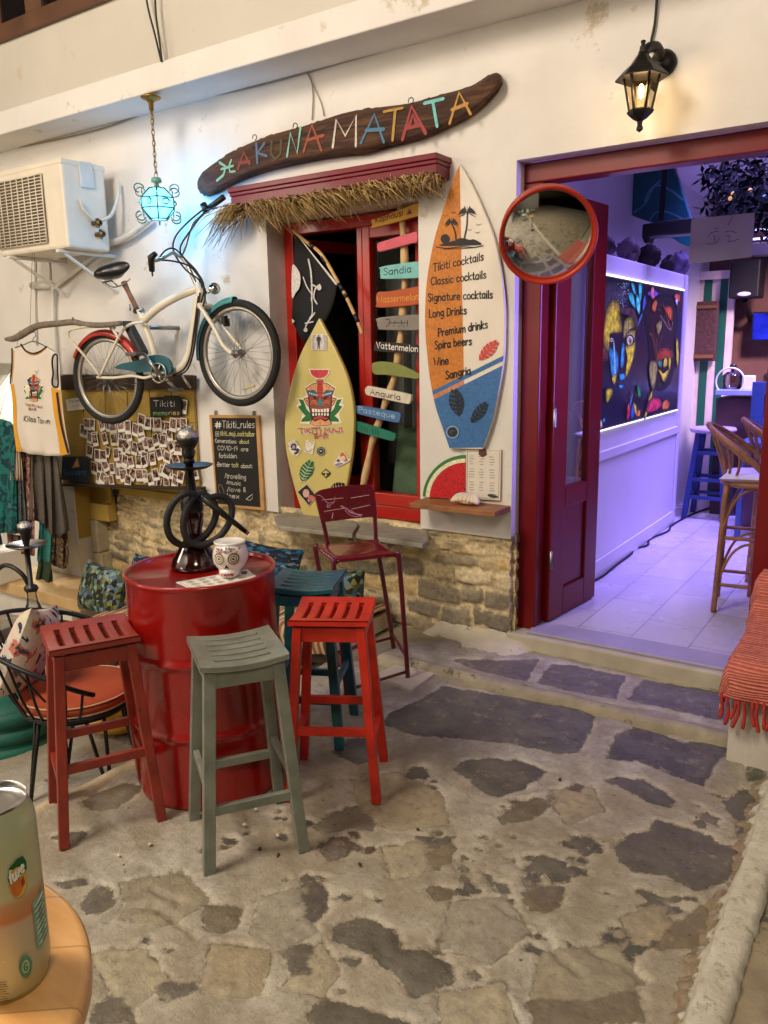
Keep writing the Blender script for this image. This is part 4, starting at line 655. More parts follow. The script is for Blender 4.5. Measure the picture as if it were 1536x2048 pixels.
for k in range(1500):
    t = rg.random(); x = xa-.03+(xb-xa+.035)*t; y = YW-rg.uniform(.05, .17); z = zb_a+rg.uniform(-.035, .02); Ln = rg.uniform(.12, .29)*(1-.38*t); sw = (rg.uniform(.2, 1.1) if .10 < t < .9 else (rg.uniform(-1.1, -.1) if t <= .10 else rg.uniform(-.3, .3))); p0 = Vector((x, y, z)); p2 = p0+Vector((sw*Ln, -rg.uniform(-.02, .12)*(1-.4*t), -Ln*rg.uniform(.25, .75)*(1.15-.45*t))); pm = (p0+p2)/2+Vector((0, -.03*rg.random(), .02)); b.tube([p0, pm, p2], [.0035, .003, .0008], 3, False, rg.choice((0, 0, 1, 2)))
b.build('straw_fringe', [M('straw_pale', (190, 160, 104), .8), M('straw_mid', (150, 120, 70), .8), M('straw_dark', (104, 80, 44), .85)], aw)
# surfboard menu
sb = thing('surfboard_menu', 'tall orange, white and blue surfboard lettered with a drinks menu', 'surfboard', (-2.1, YW, 1.1)); pl = WALL(.035); rp_ = zm([(380, 120), (450, 270), (510, 430), (545, 600), (562, 760), (565, 880), (560, 1050), (540, 1200), (500, 1400), (445, 1560)], .371, 800, 320); lp_ = zm([(265, 1555), (230, 1450), (190, 1330), (160, 1180), (140, 1000), (133, 850), (140, 680), (160, 540), (190, 400), (240, 240), (280, 120)], .371, 800, 320); tip = (919, 327)
R_s = [(p.x, p.y) for p in cr([Vector((*q, 0)) for q in [tip]+rp_], 4)]; L_s = [(p.x, p.y) for p in cr([Vector((*q, 0)) for q in lp_+[tip]], 4)]; out = R_s+L_s[:-1]
b = MB(); b.prism([pl.at(*p) for p in out], (0, .022, 0)); b.build('board', M('board_white', (226, 218, 204), .42, var=.05, coat=.15, stain=((196, 186, 166), 9, .68)), sb, bevel=.004)
A = Art(pl, .001, .0004); S7 = lambda *p: zm(p, .371, 800, 320)
def lx(y):
    for (xa_, ya_), (xb_, yb_) in zip(L_s[:-1], L_s[1:]):
        if min(ya_, yb_) <= y <= max(ya_, yb_): return xa_+(xb_-xa_)*(y-ya_)/(yb_-ya_+1e-9)
    return 919
def rx(y):
    for (xa_, ya_), (xb_, yb_) in zip(R_s[:-1], R_s[1:]):
        if min(ya_, yb_) <= y <= max(ya_, yb_): return xa_+(xb_-xa_)*(y-ya_)/(yb_-ya_+1e-9)
    return 965
dvx = lambda y: 919+(928-919)*(y-329)/440
ORG, BLU, INK = (196, 120, 40), (54, 108, 166), (22, 18, 20)
def band(c, yl0, yl1, yr0, yr1, x0=None, x1=None):
    def yl(t, a, c2): return a+(c2-a)*t
    xs_ = np.linspace(0, 1, 9); up = []; dn = []
    for t in xs_:
        xl, xr = (lx(yl(t, yl0, yr0)), rx(yl(t, yl0, yr0)))
    X0, X1 = lx(yl0)+.8, rx(yr0)-.8; X2, X3 = lx(yl1)+.8, rx(yr1)-.8
    if x1: X1 = x1; X3 = x1; yr0, yr1 = yl0+(yr0-yl0)*(x1-X0)/(rx(yr0)-X0), yl1+(yr1-yl1)*(x1-X2)/(rx(yr1)-X2)
    A.poly(c, [(X0, yl0), (X1, yr0), (X3, yr1), (X2, yl1)])
ys_ = list(np.linspace(332, 800, 60)); A.poly(ORG, [(lx(y)+.8, y) for y in ys_]+[(929, 775), (dvx(760), 760), (dvx(332), 330)])
ys_ = list(np.linspace(799, 896, 20)); yr_ = list(np.linspace(895, 731, 24)); A.poly(BLU, [(lx(y)+.8, y) for y in ys_]+[(rx(y)-.8, y) for y in yr_])
band(BLU, 782, 790, 711, 722); band((196, 130, 96), 790, 799, 722, 731, 0, 928)
for t, p0, p1 in (('Tikiti cocktails', (866, 543), (967, 520)), ('Classic cocktails', (862, 571), (972, 556)), ('Signature cocktails', (856, 603), (985, 596)), ('Long Drinks', (858, 635), (933, 628)), ('Premium drinks', (876, 673), (975, 656)), ('Spira beers', (869, 698), (943, 689)), ('Wine', (867, 731), (897, 728)), ('Sangria', (891, 758), (941, 748))): A.text(INK, t, p0, p1, 15.5, 2.6)
A.poly(INK, S7((215, 462), (255, 445), (300, 432), (330, 420), (375, 430), (400, 428), (440, 452), (400, 460)), True); A.stroke(INK, S7((195, 468), (250, 476), (330, 468), (400, 470), (448, 462)), 2.2); A.stroke(INK, S7((235, 480), (330, 478), (420, 470)), 1.2); A.disc(INK, 800+243*.371, 320+425*.371, 9, 9.5)
for bx_, by_, tx, ty, sc_ in ((302, 430, 278, 340, 36), (345, 425, 362, 285, 48)):
    A.stroke(INK, S7((bx_, by_), ((bx_+tx)/2+6, (by_+ty)/2), (tx, ty)), 3.2)
    for k in range(9):
        a = math.pi*(k/8)*1.25-.4; A.poly(INK, S7((tx-3, ty-4), (tx+math.cos(a)*sc_*.6, ty-math.sin(a)*sc_*.75-6), (tx+math.cos(a)*sc_*1.15, ty-math.sin(a)*sc_*.6+14), (tx+math.cos(a)*sc_*.5, ty-math.sin(a)*sc_*.45+4)), False)
for x, y in ((288, 283), (245, 300), (423, 348), (375, 376), (415, 391)): A.stroke(INK, S7((x-12, y-4), (x-4, y+2), (x, y+3), (x+5, y), (x+12, y-3)), .9)
def leaf(A, c, b0, t0, w, n=6, vein=None):
    bx_, by_ = b0; dx, dy = t0[0]-bx_, t0[1]-by_; nx, ny = -dy, dx; L_ = math.hypot(dx, dy); nx /= L_; ny /= L_
    for k in range(n):
        u0_, u1_ = k/n, (k+.78)/n
        for sg in (-1, 1):
            w0 = w*math.sin(math.pi*min(.97, .14+u0_*.80))*sg; w1 = w*math.sin(math.pi*min(.97, .14+u1_*.80))*sg
            A.poly(c, [(bx_+dx*u0_, by_+dy*u0_), (bx_+dx*(u0_+.10)+nx*w0, by_+dy*(u0_+.10)+ny*w0), (bx_+dx*(u1_+.10)+nx*w1, by_+dy*(u1_+.10)+ny*w1), (bx_+dx*u1_, by_+dy*u1_)])
    A.stroke(vein or c, [b0, t0], 1.4)
leaf(A, (204, 66, 56), (958, 720), (993, 684), 12); leaf(A, (20, 32, 48), (918, 832), (908, 780), 15); leaf(A, (20, 32, 48), (942, 845), (972, 807), 11)
q = S7((283, 1467))[0]; A.disc((196, 200, 196), *q, 12.5); A.disc(BLU, *q, 11.5); A.disc((30, 34, 38), *q, 9.5); A.disc((70, 74, 78), q[0], q[1], 5, 4); A.disc((30, 34, 38), q[0]+1, q[1]+1, 3.5, 3)
A.build('painted_menu', sb)
# watermelon, menu sheet, shelf, shell
pl = WALL(.02); arc = [(933-80*math.sin(t), 995-84*math.cos(t)-6*math.cos(t)) for t in np.linspace(0.0, 1.52, 18)]; wm = MB(); wm.prism([pl.at(*p) for p in [(931, 910)]+[(931-86*math.sin(t)*1.0, 997-87*math.cos(t)) for t in np.linspace(.0, 1.5, 18)]+[(846, 993), (931, 998)]], (0, .012, 0))
wmo = wm.build('watermelon_board', M('rind_green', (58, 120, 60), .45), None, bevel=.002, label='painted watermelon slice board standing on the small wooden shelf', cat='decoration'); A = Art(pl, .001, .0004)
for c, k in (((222, 226, 190), 80), ((196, 24, 34), 72)): A.poly(c, [(931, 997-k)]+[(931-k*math.sin(t), 997-k*math.cos(t)) for t in np.linspace(.02, 1.54, 18)]+[(931, 997)])
for k in range(44): t, r = random.uniform(.05, 1.45), random.uniform(12, 66); A.disc((60, 10, 14), 931-r*math.sin(t), 996-r*math.cos(t), .9, 1.5, 6)
A.build('slice_paint', wmo)
pl = WALL(.016); ms = MB(); ms.prism([pl.at(*p) for p in ((932, 900), (1002, 898), (1000, 1001), (931, 997))], (0, .006, 0)); mso = ms.build('menu_sheet', M('paper_white', (226, 220, 206), .7, var=.03), None, label='printed white menu sheet leaning behind the shell on the wooden shelf', cat='menu'); A = Art(pl, .001, .0002)
A.stroke((110, 60, 40), [(935, 903), (999, 901), (997, 998), (934, 994), (935, 903)], .8, False)
for cx in (943, 963, 984):
    for k in range(15): 
        if k % 5 != 4: A.stroke((110, 106, 100), [(cx-random.uniform(3, 6), 912+k*5.2+(cx-943)*.05), (cx+random.uniform(2, 6), 912+k*5.2+(cx-943)*.05)], 1.0)
leaf(A, (40, 60, 40), (996, 994), (976, 990), 4); A.poly((90, 50, 40), [(958, 898), (972, 897), (974, 910), (965, 915), (957, 909)]); A.build('print', mso)
pl = FLOOR(0); zs_ = WALL(.10).at(916, 1020).z; b = MB(); s0, s1 = WALL(.0).at(846, 992), WALL(.0).at(1014, 1004); b.bx(WALL(.19).at(818, 992).x+.0, WALL(.19).at(990, 1020).x, YW-.19, YW-.001, s0.z-.035, s0.z-.005); b.build('wall_shelf', M('oiled_wood', (150, 100, 58), .5, var=.25, vs=9, bump=.2), None, bevel=.003, label='short brown wooden shelf fixed to the white pier under the surfboard menu', cat='shelf')
b = MB(); c = WALL(.11).at(934, 1000); c.z = s0.z+.022
for k in range(9):
    a = -1.25+k*.31; p1 = c+Vector((.085*math.sin(a), -.02, -.012+.012*math.cos(a))); b.tube(cr([c+Vector((.02*math.sin(a), .05, .028)), c+Vector((.06*math.sin(a), .0, .026)), p1+Vector((0, -.012, 0))], 4), [.008, .009, .010, .011, .012, .0125, .0125, .012, .008], 8)
b.ell(c+Vector((0, .02, -.004)), (.07, .05, .018)); b.build('seashell', M('shell', (222, 208, 184), .5, var=.1), None, label='ribbed pale clam shell lying on the brown wall shelf', cat='shell')
# chalkboard
pl = WALL(.022); cb = thing('chalkboard', 'chalkboard in a wooden frame headed Tikiti_rules on the white wall', 'chalkboard', (-3.8, YW, .6)); S9 = lambda *p: zm(p, .1025, 410, 820); o4 = S9((78, 98), (1045, 108), (1160, 1960), (225, 1868)); i4 = S9((125, 155), (985, 158), (1085, 1900), (240, 1832))
b = MB(); b.prism([pl.at(*p, -.006) for p in i4], (0, .01, 0)); b.build('slate', M('slate_black', (22, 22, 20), .7, var=.2), cb)
b = MB()
for k in range(4): b.prism([pl.at(*p) for p in (o4[k], o4[(k+1) % 4], i4[(k+1) % 4], i4[k])], (0, .02, 0))
b.build('frame', M('pale_pine', (190, 146, 92), .6, var=.2, vs=12), cb); A = Art(pl, -.005, .0002); CH, CY = (226, 222, 212), (220, 216, 150)
tx = lambda c, t, a, e, h, w_=1.0: A.text(c, t, S9(a)[0], S9(e)[0], h, w_)
A.text(CH, '#', S9((190, 355))[0], S9((310, 360))[0], 12.5, 2.2); tx(CH, 'Tikiti_rules', (335, 350), (965, 350), 14, 1.2); tx(CH, '@', (200, 510), (278, 512), 10, 1); tx(CY, 'tikiti_maji_cocktailbar', (295, 498), (970, 515), 9.5, .9); tx(CH, '*Conversations', (180, 632), (610, 655), 8, .9); tx(CY, 'about', (670, 655), (860, 655), 8, .9); tx(CH, 'COVID-19', (245, 780), (635, 795), 8.5, .9); tx(CH, 'are', (700, 800), (845, 802), 8, .9); tx(CH, 'forbidden.', (270, 932), (635, 940), 9, .9); tx(CH, '*Better', (220, 1100), (490, 1110), 8.5, .9); tx(CY, 'talk', (515, 1115), (660, 1115), 8.5, .9); tx(CH, 'about:', (700, 1130), (930, 1130), 8.5, .9); tx(CH, '/travelling', (380, 1330), (800, 1355), 10, .9); tx(CH, '/music', (415, 1445), (700, 1470), 8.5, .9); tx(CH, '/love &', (425, 1590), (800, 1600), 9, .9); tx(CH, '/sex', (400, 1710), (670, 1725), 9, 1)
A.stroke((150, 160, 140), S9((270, 1460), (265, 1540), (310, 1640), (360, 1640), (365, 1570), (310, 1470), (270, 1460)), .9); A.stroke(CH, S9((800, 1740), (930, 1640), (925, 1720), (870, 1765), (800, 1740)), .9, False); A.build('chalk_writing', cb)
b = MB()
for p in ((190, 70), (935, 80)): q = pl.at(*S9(p)[0]); b.bx(q.x-.005, q.x+.005, q.y, YW, q.z-.02, q.z+.02)
b.build('hanger', STEEL, cb)
# convex mirror
mc = WALL(.30).at(1096, 472); nv = (CP-mc).normalized(); nv = (nv+RGT*.11-UP*.36).normalized(); Rm = nv.to_track_quat('Z', 'Y').to_matrix(); cm = thing('convex_mirror', 'round convex street mirror in an orange rim beside the red door', 'mirror', mc); RMR = .213
b = MB(); b.lathe([(RMR-.012, -.075), (RMR+.002, -.07), (RMR+.008, .0), (RMR+.012, .014), (RMR+.006, .018), (RMR-.004, .012), (RMR-.010, .0)], mc, 64, Rm); b.build('rim', M('orange_rim', (178, 44, 18), .45, var=.12), cm)
b = MB(); b.lathe([(RMR-.009, -.002)]+[((RMR-.009)*math.sin(t)/math.sin(.42), -.002+(math.cos(t)-math.cos(.42))*(RMR-.009)/math.sin(.42)) for t in np.linspace(.40, 0, 18)], mc, 64, Rm); b.build('mirror_face', M('mirror_silver', (.86, .88, .86), .03, 1, var=.01), cm)
b = MB(); b.lathe([(0, -.07), (.10, -.06), (RMR-.01, -.03)], mc, 32, Rm); b.tube([mc-nv*.06, mc-nv*.12, (-1.83, YW-.06, mc.z-.02), (-1.83, YW+.01, mc.z-.02)], .018, 10); b.build('bracket', M('galvanised', (120, 118, 112), .45, .8), cm)
# ------------------------------------------------------------------ things in the window recess
Z6 = lambda *p: zm(p, .3125, 540, 420)
fl = thing('pirate_flag', 'black pirate flag with white skull and crossed swords on a bamboo pole', 'flag', (-3.3, YW+.06, 1.6)); pl = WALL(-.05); b = MB()
pp = [pl.at(*q, .02) for q in Z6((150, 130), (215, 190), (330, 285), (440, 470), (490, 560), (550, 690), (592, 795))]; b.tube(cr(pp, 5), .011, 10); b.build('pole', M('bamboo', (206, 168, 112), .5, var=.2, vs=30), fl)
for a, c in (((255, 215), (285, 240)), ((335, 300), (365, 345)), ((440, 470), (470, 520)), ((478, 540), (492, 565)), ((540, 670), (565, 720))): b = MB(); b.tube([pl.at(*Z6(a)[0], .02), pl.at(*Z6(c)[0], .02)], .0125, 10); b.build('tape', BLK, fl)
edge = Z6((160, 150), (430, 478)); tgt = Z6((140, 700), (235, 860)); G = []
for i in range(15):
    u = i/14; ax_, ay_ = edge[0][0]+(edge[1][0]-edge[0][0])*u, edge[0][1]+(edge[1][1]-edge[0][1])*u; cx_, cy_ = tgt[0][0]+(tgt[1][0]-tgt[0][0])*u, tgt[0][1]+(tgt[1][1]-tgt[0][1])*u+8*math.sin(u*3.1)
    G.append([pl.at(ax_+(cx_-ax_)*v+14*math.sin(v*3.1)*u, ay_+(cy_-ay_)*v, -.005+.012*math.sin(u*9+v*3)*v) for v in np.linspace(0, 1, 15)])
b = MB(); b.grid(G); b.build('cloth', M('black_cloth', (20, 19, 22), .85, var=.2, vs=14), fl, solid=.002); A = Art(pl, .010, .0003); WF = (206, 202, 198)
A.poly(WF, Z6((165, 152), (178, 160), (440, 482), (418, 478))); A.poly(WF, Z6((142, 360), (172, 372), (194, 420), (190, 490), (165, 530), (140, 558)), True); 
for p, w_ in (([(246, 318), (262, 400), (268, 520), (266, 580)], 4.5), ([(268, 570), (270, 660), (255, 690)], 2.5), ([(212, 430), (235, 490), (268, 540)], 2.5), ([(318, 478), (290, 505), (280, 560), (300, 600)], 4), ([(310, 500), (275, 480)], 3), ([(285, 660), (240, 720), (222, 770)], 3.5), ([(225, 725), (275, 715)], 3)): A.stroke(WF, Z6(*p), w_)
A.disc(WF, *Z6((314, 495))[0], 4.5, 6); A.disc(WF, *Z6((228, 768))[0], 4, 4); A.poly(WF, Z6((140, 695), (160, 712), (142, 726))); A.build('skull_emblem', fl)
# yellow surfboard with stickers
pl = WALL(-.02); ys = thing('sticker_surfboard', 'pale yellow surfboard with a tiki mask sticker leaning in the window', 'surfboard', (-3.2, YW+.02, .63))
R_y = Z6((312, 690), (365, 790), (430, 920), (490, 1060), (525, 1200), (537, 1330), (530, 1500), (510, 1650), (480, 1800), (430, 1940), (410, 1984)); L_y = Z6((235, 1984), (215, 1960), (170, 1830), (130, 1680), (100, 1530), (92, 1400), (100, 1280), (135, 1100), (190, 930), (260, 790), (312, 690)); c1 = [(p.x, p.y) for p in cr([Vector((*q, 0)) for q in R_y], 4)]; c2 = [(p.x, p.y) for p in cr([Vector((*q, 0)) for q in L_y], 4)]
b = MB(); b.prism([pl.at(*p) for p in c1+c2[:-1]], (0, .03, 0)); b.build('board', M('board_yellow', (206, 192, 118), .3, var=.07, vs=3, coat=.3, stain=((186, 170, 100), 11, .66)), ys, bevel=.008)
def tiki(A, fx):
    mir = lambda ps: [(950-x, y) for x, y in ps][::-1]
    LN = (44, 24, 26); TANc = (222, 160, 112); GRN = (30, 112, 56)
    A.poly((236, 226, 206), fx([(410, 922), (530, 922), (540, 985), (600, 985), (722, 1060), (692, 1190), (760, 1225), (840, 1232), (826, 1310), (856, 1345), (770, 1480), (815, 1625), (665, 1640), (560, 1682), (400, 1682), (290, 1640), (155, 1625), (200, 1480), (100, 1350), (140, 1310), (112, 1232), (200, 1225), (262, 1185), (228, 1060), (365, 985), (405, 985)]))
    lf_ = [(130, 1245), (210, 1260), (260, 1400), (330, 1480), (345, 1560), (310, 1600), (170, 1605), (190, 1560), (245, 1510), (185, 1450), (125, 1365), (180, 1340)]
    for q in (lf_, mir(lf_)): A.poly(GRN, fx(q))
    ear = [(212, 1240), (290, 1215), (330, 1330), (312, 1385), (262, 1335)]
    for q in (ear, mir(ear)): A.poly(LN, fx(q))
    e2 = [(228, 1248), (285, 1232), (315, 1330), (305, 1365), (270, 1325)]
    for q in (e2, mir(e2)): A.poly(TANc, fx(q))
    for q in ([(250, 1262), (278, 1258), (300, 1330)], mir([(250, 1262), (278, 1258), (300, 1330)])): A.poly((150, 70, 60), fx(q))
    A.poly(LN, fx([(285, 1170), (665, 1170), (655, 1400), (625, 1540), (665, 1640), (560, 1674), (400, 1674), (308, 1640), (340, 1560), (300, 1400)]))
    A.poly((150, 66, 58), fx([(300, 1190), (650, 1190), (640, 1390), (610, 1500), (340, 1500), (318, 1390)]))
    hd = [(240, 1075), (368, 994), (410, 996), (418, 936), (522, 936), (534, 996), (582, 994), (710, 1075), (675, 1175), (560, 1210), (390, 1210), (275, 1170)]; A.poly(LN, fx(hd)); A.poly(TANc, fx([(255, 1080), (370, 1006), (418, 1008), (426, 948), (514, 948), (526, 1008), (580, 1006), (695, 1080), (662, 1165), (560, 1198), (390, 1198), (288, 1162)]))
    for q in ([(325, 1040), (345, 1095)], [(372, 1010), (372, 1070)], [(580, 1010), (580, 1070)], [(625, 1040), (605, 1095)]): A.stroke(LN, fx(q), .7)
    A.poly((186, 60, 52), fx([(430, 955), (514, 955), (526, 1150), (492, 1212), (456, 1212), (424, 1150)]))
    for y in (985, 1025, 1065, 1105, 1150): A.stroke((90, 24, 26), fx([(440, y), (470, y-12), (505, y)]), 1.1)
    br = [(268, 1112), (380, 1100), (440, 1165), (420, 1205), (300, 1185)]
    for q in (br, mir(br)): A.poly((52, 96, 124), fx(q))
    for k in range(5):
        for s_ in (1, -1): x = 475-s_*(165-k*28); A.poly((226, 226, 220), fx([(x-9, 1140+k*9), (x+9, 1140+k*9), (x+7, 1168+k*7), (x-7, 1168+k*7)]))
    ey = [(355, 1200), (450, 1240), (400, 1254), (368, 1232)]
    for q in (ey, mir(ey)): A.poly((20, 14, 18), fx(q))
    for y in (1290, 1320): 
        for q in ([(325, y), (380, y-22), (420, y+14)], mir([(325, y), (380, y-22), (420, y+14)])): A.stroke((220, 150, 90), fx(q), 1.0)
    A.poly((44, 132, 138), fx([(470, 1236), (512, 1290), (524, 1330), (492, 1352), (458, 1352), (426, 1330), (438, 1290)]))
    A.poly((16, 12, 14), fx([(338, 1378), (475, 1412), (622, 1378), (622, 1460), (604, 1530), (475, 1495), (352, 1530), (338, 1460)]))
    for k in range(6): x = 345+k*46; A.poly((236, 230, 214), fx([(x, 1392+6*min(k, 5-k)), (x+40, 1392+6*min(k+1, 5-k)), (x+37, 1455), (x+3, 1455)])); A.poly((236, 230, 214), fx([(x+6, 1470), (x+36, 1470), (x+34, 1512-4*min(k, 5-k)), (x+8, 1512-4*min(k, 5-k))]))
    A.poly((178, 66, 58), fx([(362, 1545), (475, 1502), (606, 1545), (562, 1575), (475, 1548), (388, 1575)])); A.poly(TANc, fx([(350, 1572), (400, 1602), (475, 1560), (558, 1602), (612, 1568), (650, 1640), (560, 1666), (400, 1666), (322, 1640)])); A.stroke(LN, fx([(475, 1570), (475, 1650)]), .8)
    wmr = [(308, 785), (612, 785), (590, 860), (530, 908), (470, 922), (400, 908), (340, 860)]; A.poly((236, 226, 206), fx([(292, 770), (630, 770), (604, 868), (540, 920), (470, 936), (392, 920), (326, 868)])); A.poly((208, 66, 74), fx(wmr))
    for k in range(10): A.disc((60, 16, 20), *fx([(345+k*26, 815+(k*37) % 60)])[0], .6, .9, 6)
A = Art(pl, .0015, .0003); fx = lambda ps: zm(ps, .1269, 580, 640); tiki(A, fx)
for c, w_ in (((236, 226, 206), 5.2), ((110, 40, 34), 3.6), ((214, 120, 88), 1.7)): A.text(c, 'TIKITI MAJI', (598, 866), (685, 864), 9.5, w_, -.18); A.text(c, 'BAR', (629, 875.5), (656, 875.5), 8.5, w_, -.15)
fs = lambda *p: zm(p, .1042, 560, 860)
q = fs((345, 240), (575, 225), (580, 470), (345, 470)); fb = lambda *p: zm(p, .1269, 580, 640); A.poly((218, 210, 200), fb((338, 222), (576, 222), (576, 476), (338, 476))); A.poly((176, 166, 166), fb((350, 236), (564, 236), (564, 462), (350, 462))); A.poly((206, 200, 198), fb((400, 250), (520, 250), (530, 450), (395, 450)), True)
A.disc((52, 46, 48), *fb((452, 248))[0], 1.2, 1.9); A.poly((52, 46, 48), fb((430, 262), (476, 262), (490, 300), (486, 360), (478, 310), (470, 370), (474, 460), (462, 462), (453, 385), (444, 462), (432, 460), (434, 370), (426, 310), (418, 360), (414, 300)))
A.poly((232, 228, 220), fs((150, 250), (270, 180), (345, 280), (410, 380), (340, 490), (240, 470), (180, 390))); 
for k in range(9): a = math.pi+k*.36; A.stroke((48, 40, 58), fs((260+55*math.cos(a), 310+55*math.sin(a)), (260+115*math.cos(a), 310+115*math.sin(a))), .8, False)
A.disc((62, 52, 76), *fs((262, 318))[0], 6, 6.5); A.disc((168, 154, 176), *fs((262, 330))[0], 3.2, 4); A.poly((48, 40, 58), fs((190, 372), (340, 350), (400, 388), (330, 410))); A.poly((70, 58, 84), fs((265, 440), (330, 400), (380, 410), (330, 465), (280, 475)))
A.poly((226, 220, 206), fs((500, 195), (672, 235), (625, 470), (465, 420))); A.stroke((90, 86, 84), fs((505, 250), (570, 222), (635, 265)), 1); A.stroke((90, 86, 84), fs((480, 340), (500, 400), (560, 415), (605, 370)), 1)
A.disc((190, 188, 176), *fs((786, 408))[0], 9.4); A.disc((34, 36, 42), *fs((786, 408))[0], 8.6); A.disc((200, 196, 180), *fs((786, 408))[0], 6.6); A.disc((26, 28, 34), *fs((786, 408))[0], 5.8); A.poly((210, 206, 196), fs((755, 395), (815, 395), (800, 415), (770, 415)))
leaf(A, (232, 226, 200), fs((405, 1000))[0], fs((595, 600))[0], 15.5, 1, (232, 226, 200)); leaf(A, (12, 104, 66), fs((410, 990))[0], fs((590, 608))[0], 13, 7, (150, 190, 130))
A.poly((40, 40, 34), fs((880, 740), (975, 830), (880, 925), (785, 830))); A.poly((206, 192, 118), fs((880, 765), (950, 830), (880, 900), (808, 830))); A.poly((40, 40, 34), fs((790, 825), (970, 825), (920, 868), (840, 868))); A.disc((206, 192, 118), *fs((880, 848))[0], 1.6)
A.poly((226, 220, 214), fs((1030, 660), (1080, 560), (1150, 480), (1200, 395), (1230, 420), (1300, 540), (1360, 570), (1300, 620), (1230, 650), (1110, 720))); A.poly((190, 104, 48), fs((1150, 480), (1200, 410), (1240, 470), (1310, 590), (1240, 610), (1170, 540))); A.disc((226, 200, 190), *fs((1210, 545))[0], 4.4, 5); A.poly((96, 70, 92), fs((1075, 590), (1130, 550), (1160, 600), (1110, 620))); A.poly((150, 130, 160), fs((1040, 660), (1150, 625), (1220, 640), (1110, 705)))
A.poly((214, 204, 190), fs((515, 1035), (700, 1270), (555, 1460), (330, 1190))); A.poly((36, 28, 34), fs((515, 1045), (690, 1268), (555, 1448), (340, 1190))); A.disc((206, 170, 150), *fs((500, 1215))[0], 6.5, 8.5); A.poly((196, 110, 110), fs((540, 1270), (600, 1250), (670, 1300), (590, 1370), (545, 1340)), True); A.poly((206, 170, 160), fs((520, 1330), (560, 1350), (560, 1400)))
A.poly((222, 214, 196), fs((930, 1140), (1040, 1060), (1240, 1060), (1200, 1180), (1100, 1240), (960, 1220)))
leaf(A, (24, 24, 20), fs((940, 1200))[0], fs((1235, 1060))[0], 12, 6); A.build('stickers', ys)
# driftwood pole carrying the little boards
sp = thing('sign_post', 'crooked pole of small coloured boards with watermelon in many languages', 'sign post', (-2.75, YW+.1, .63)); pl = WALL(-.10); pts = Z6((842, -20), (846, 70), (860, 270), (862, 470), (852, 640), (840, 780), (820, 940), (790, 1090), (740, 1230), (700, 1350), (650, 1500), (620, 1650), (590, 1790), (560, 1920), (545, 1990)); b = MB(); P = cr([pl.at(*p) for p in pts], 5)
b.tube(P, [.021+.004*math.sin(i*.7) for i in range(len(P))], 12); b.build('pole', M('peeled_branch', (206, 174, 124), .6, var=.15, vs=18), sp); BD = [
 ((222, 166, 60), [(648, 62), (700, 48), (990, -55), (995, 20), (960, 32), (668, 112), (655, 95)], ('Kapnousi', (675, 84), (850, 34), 12, (80, 52, 22))), ((208, 92, 110), [(683, 232), (690, 212), (720, 200), (920, 140), (942, 150), (940, 205), (900, 215), (712, 266), (688, 256)], None), ((120, 188, 186), [(704, 385), (720, 360), (1000, 330), (1004, 425), (730, 442), (706, 425)], ('Sandia', (725, 418), (905, 398), 14, (24, 30, 36))),
 ((178, 84, 36), [(676, 570), (688, 525), (760, 520), (1000, 490), (1004, 592), (700, 626), (680, 600)], ('Wassermelon', (684, 596), (952, 572), 13, (220, 150, 60))), ((128, 122, 114), [(684, 720), (700, 688), (1004, 672), (1004, 762), (720, 768), (690, 752)], None), ((26, 24, 26), [(664, 880), (680, 850), (740, 845), (1000, 872), (1004, 920), (700, 905), (668, 896)], ('Vattenmelon', (680, 884), (948, 908), 12.5, (226, 220, 210))),
 ((128, 136, 68), [(650, 990), (670, 974), (730, 970), (830, 990), (950, 1050), (948, 1080), (900, 1078), (740, 1056), (662, 1050)], None), ((214, 206, 186), [(606, 1150), (620, 1130), (650, 1130), (880, 1176), (902, 1196), (892, 1236), (860, 1238), (640, 1190), (612, 1176)], ('Anguria', (640, 1180), (835, 1216), 11.5, (60, 40, 40))), ((66, 112, 164), [(554, 1270), (570, 1252), (800, 1292), (834, 1304), (828, 1345), (800, 1360), (580, 1310), (556, 1296)], ('Pasteque', (566, 1292), (800, 1334), 11, (150, 180, 208))), ((16, 118, 96), [(524, 1376), (540, 1356), (570, 1356), (780, 1424), (802, 1440), (796, 1470), (760, 1474), (560, 1418), (530, 1396)], None)]
for k, (c, po, tx_) in enumerate(BD):
    o = pl.at(*Z6(po[0])[0]); bd = MB(); lp = [(p.x, p.y) for p in cr([Vector((*q, 0)) for q in Z6(*po)], 3, True)]; bd.prism([pl.at(*p, .048) for p in lp], (0, .022, 0)); bo = bd.build('board', M('board_paint_%d' % k, c, .6, var=.12, vs=14, bump=.15), sp, bevel=.005, label=['yellow board lettered Kapnousi', 'plain pink board', 'pale turquoise board lettered Sandia', 'orange board lettered Wassermelon', 'grey board with foreign script', 'black board lettered Vattenmelon', 'plain olive green board', 'white board lettered Anguria', 'blue board lettered Pasteque', 'dark green board with faint lettering'][k])
    A = Art(pl, .0492, .0002)
    if tx_: A.text(tx_[4], tx_[0], Z6(tx_[1])[0], Z6(tx_[2])[0], tx_[3], 1.7)
    if k == 0: A.poly((120, 60, 90), Z6((872, 32), (892, -8), (912, 22)))
    if k == 4:
        for q in ([(740, 700), (765, 702), (760, 730), (745, 748)], [(760, 722), (880, 722)], [(800, 706), (798, 730)], [(840, 704), (842, 736)], [(880, 706), (878, 744)]): A.stroke((44, 40, 40), Z6(*q), 1.5)
        for x in (790, 826, 858): A.disc((44, 40, 40), *Z6((x, 744))[0], 1)
    if k == 9:
        for x in (585, 605, 620, 655, 675, 690): A.stroke((8, 60, 54), Z6((x, 1376+(x-560)*.25), (x+4, 1408+(x-560)*.25)), 1.6)
    if A.mb.v: A.build('lettering', bo)
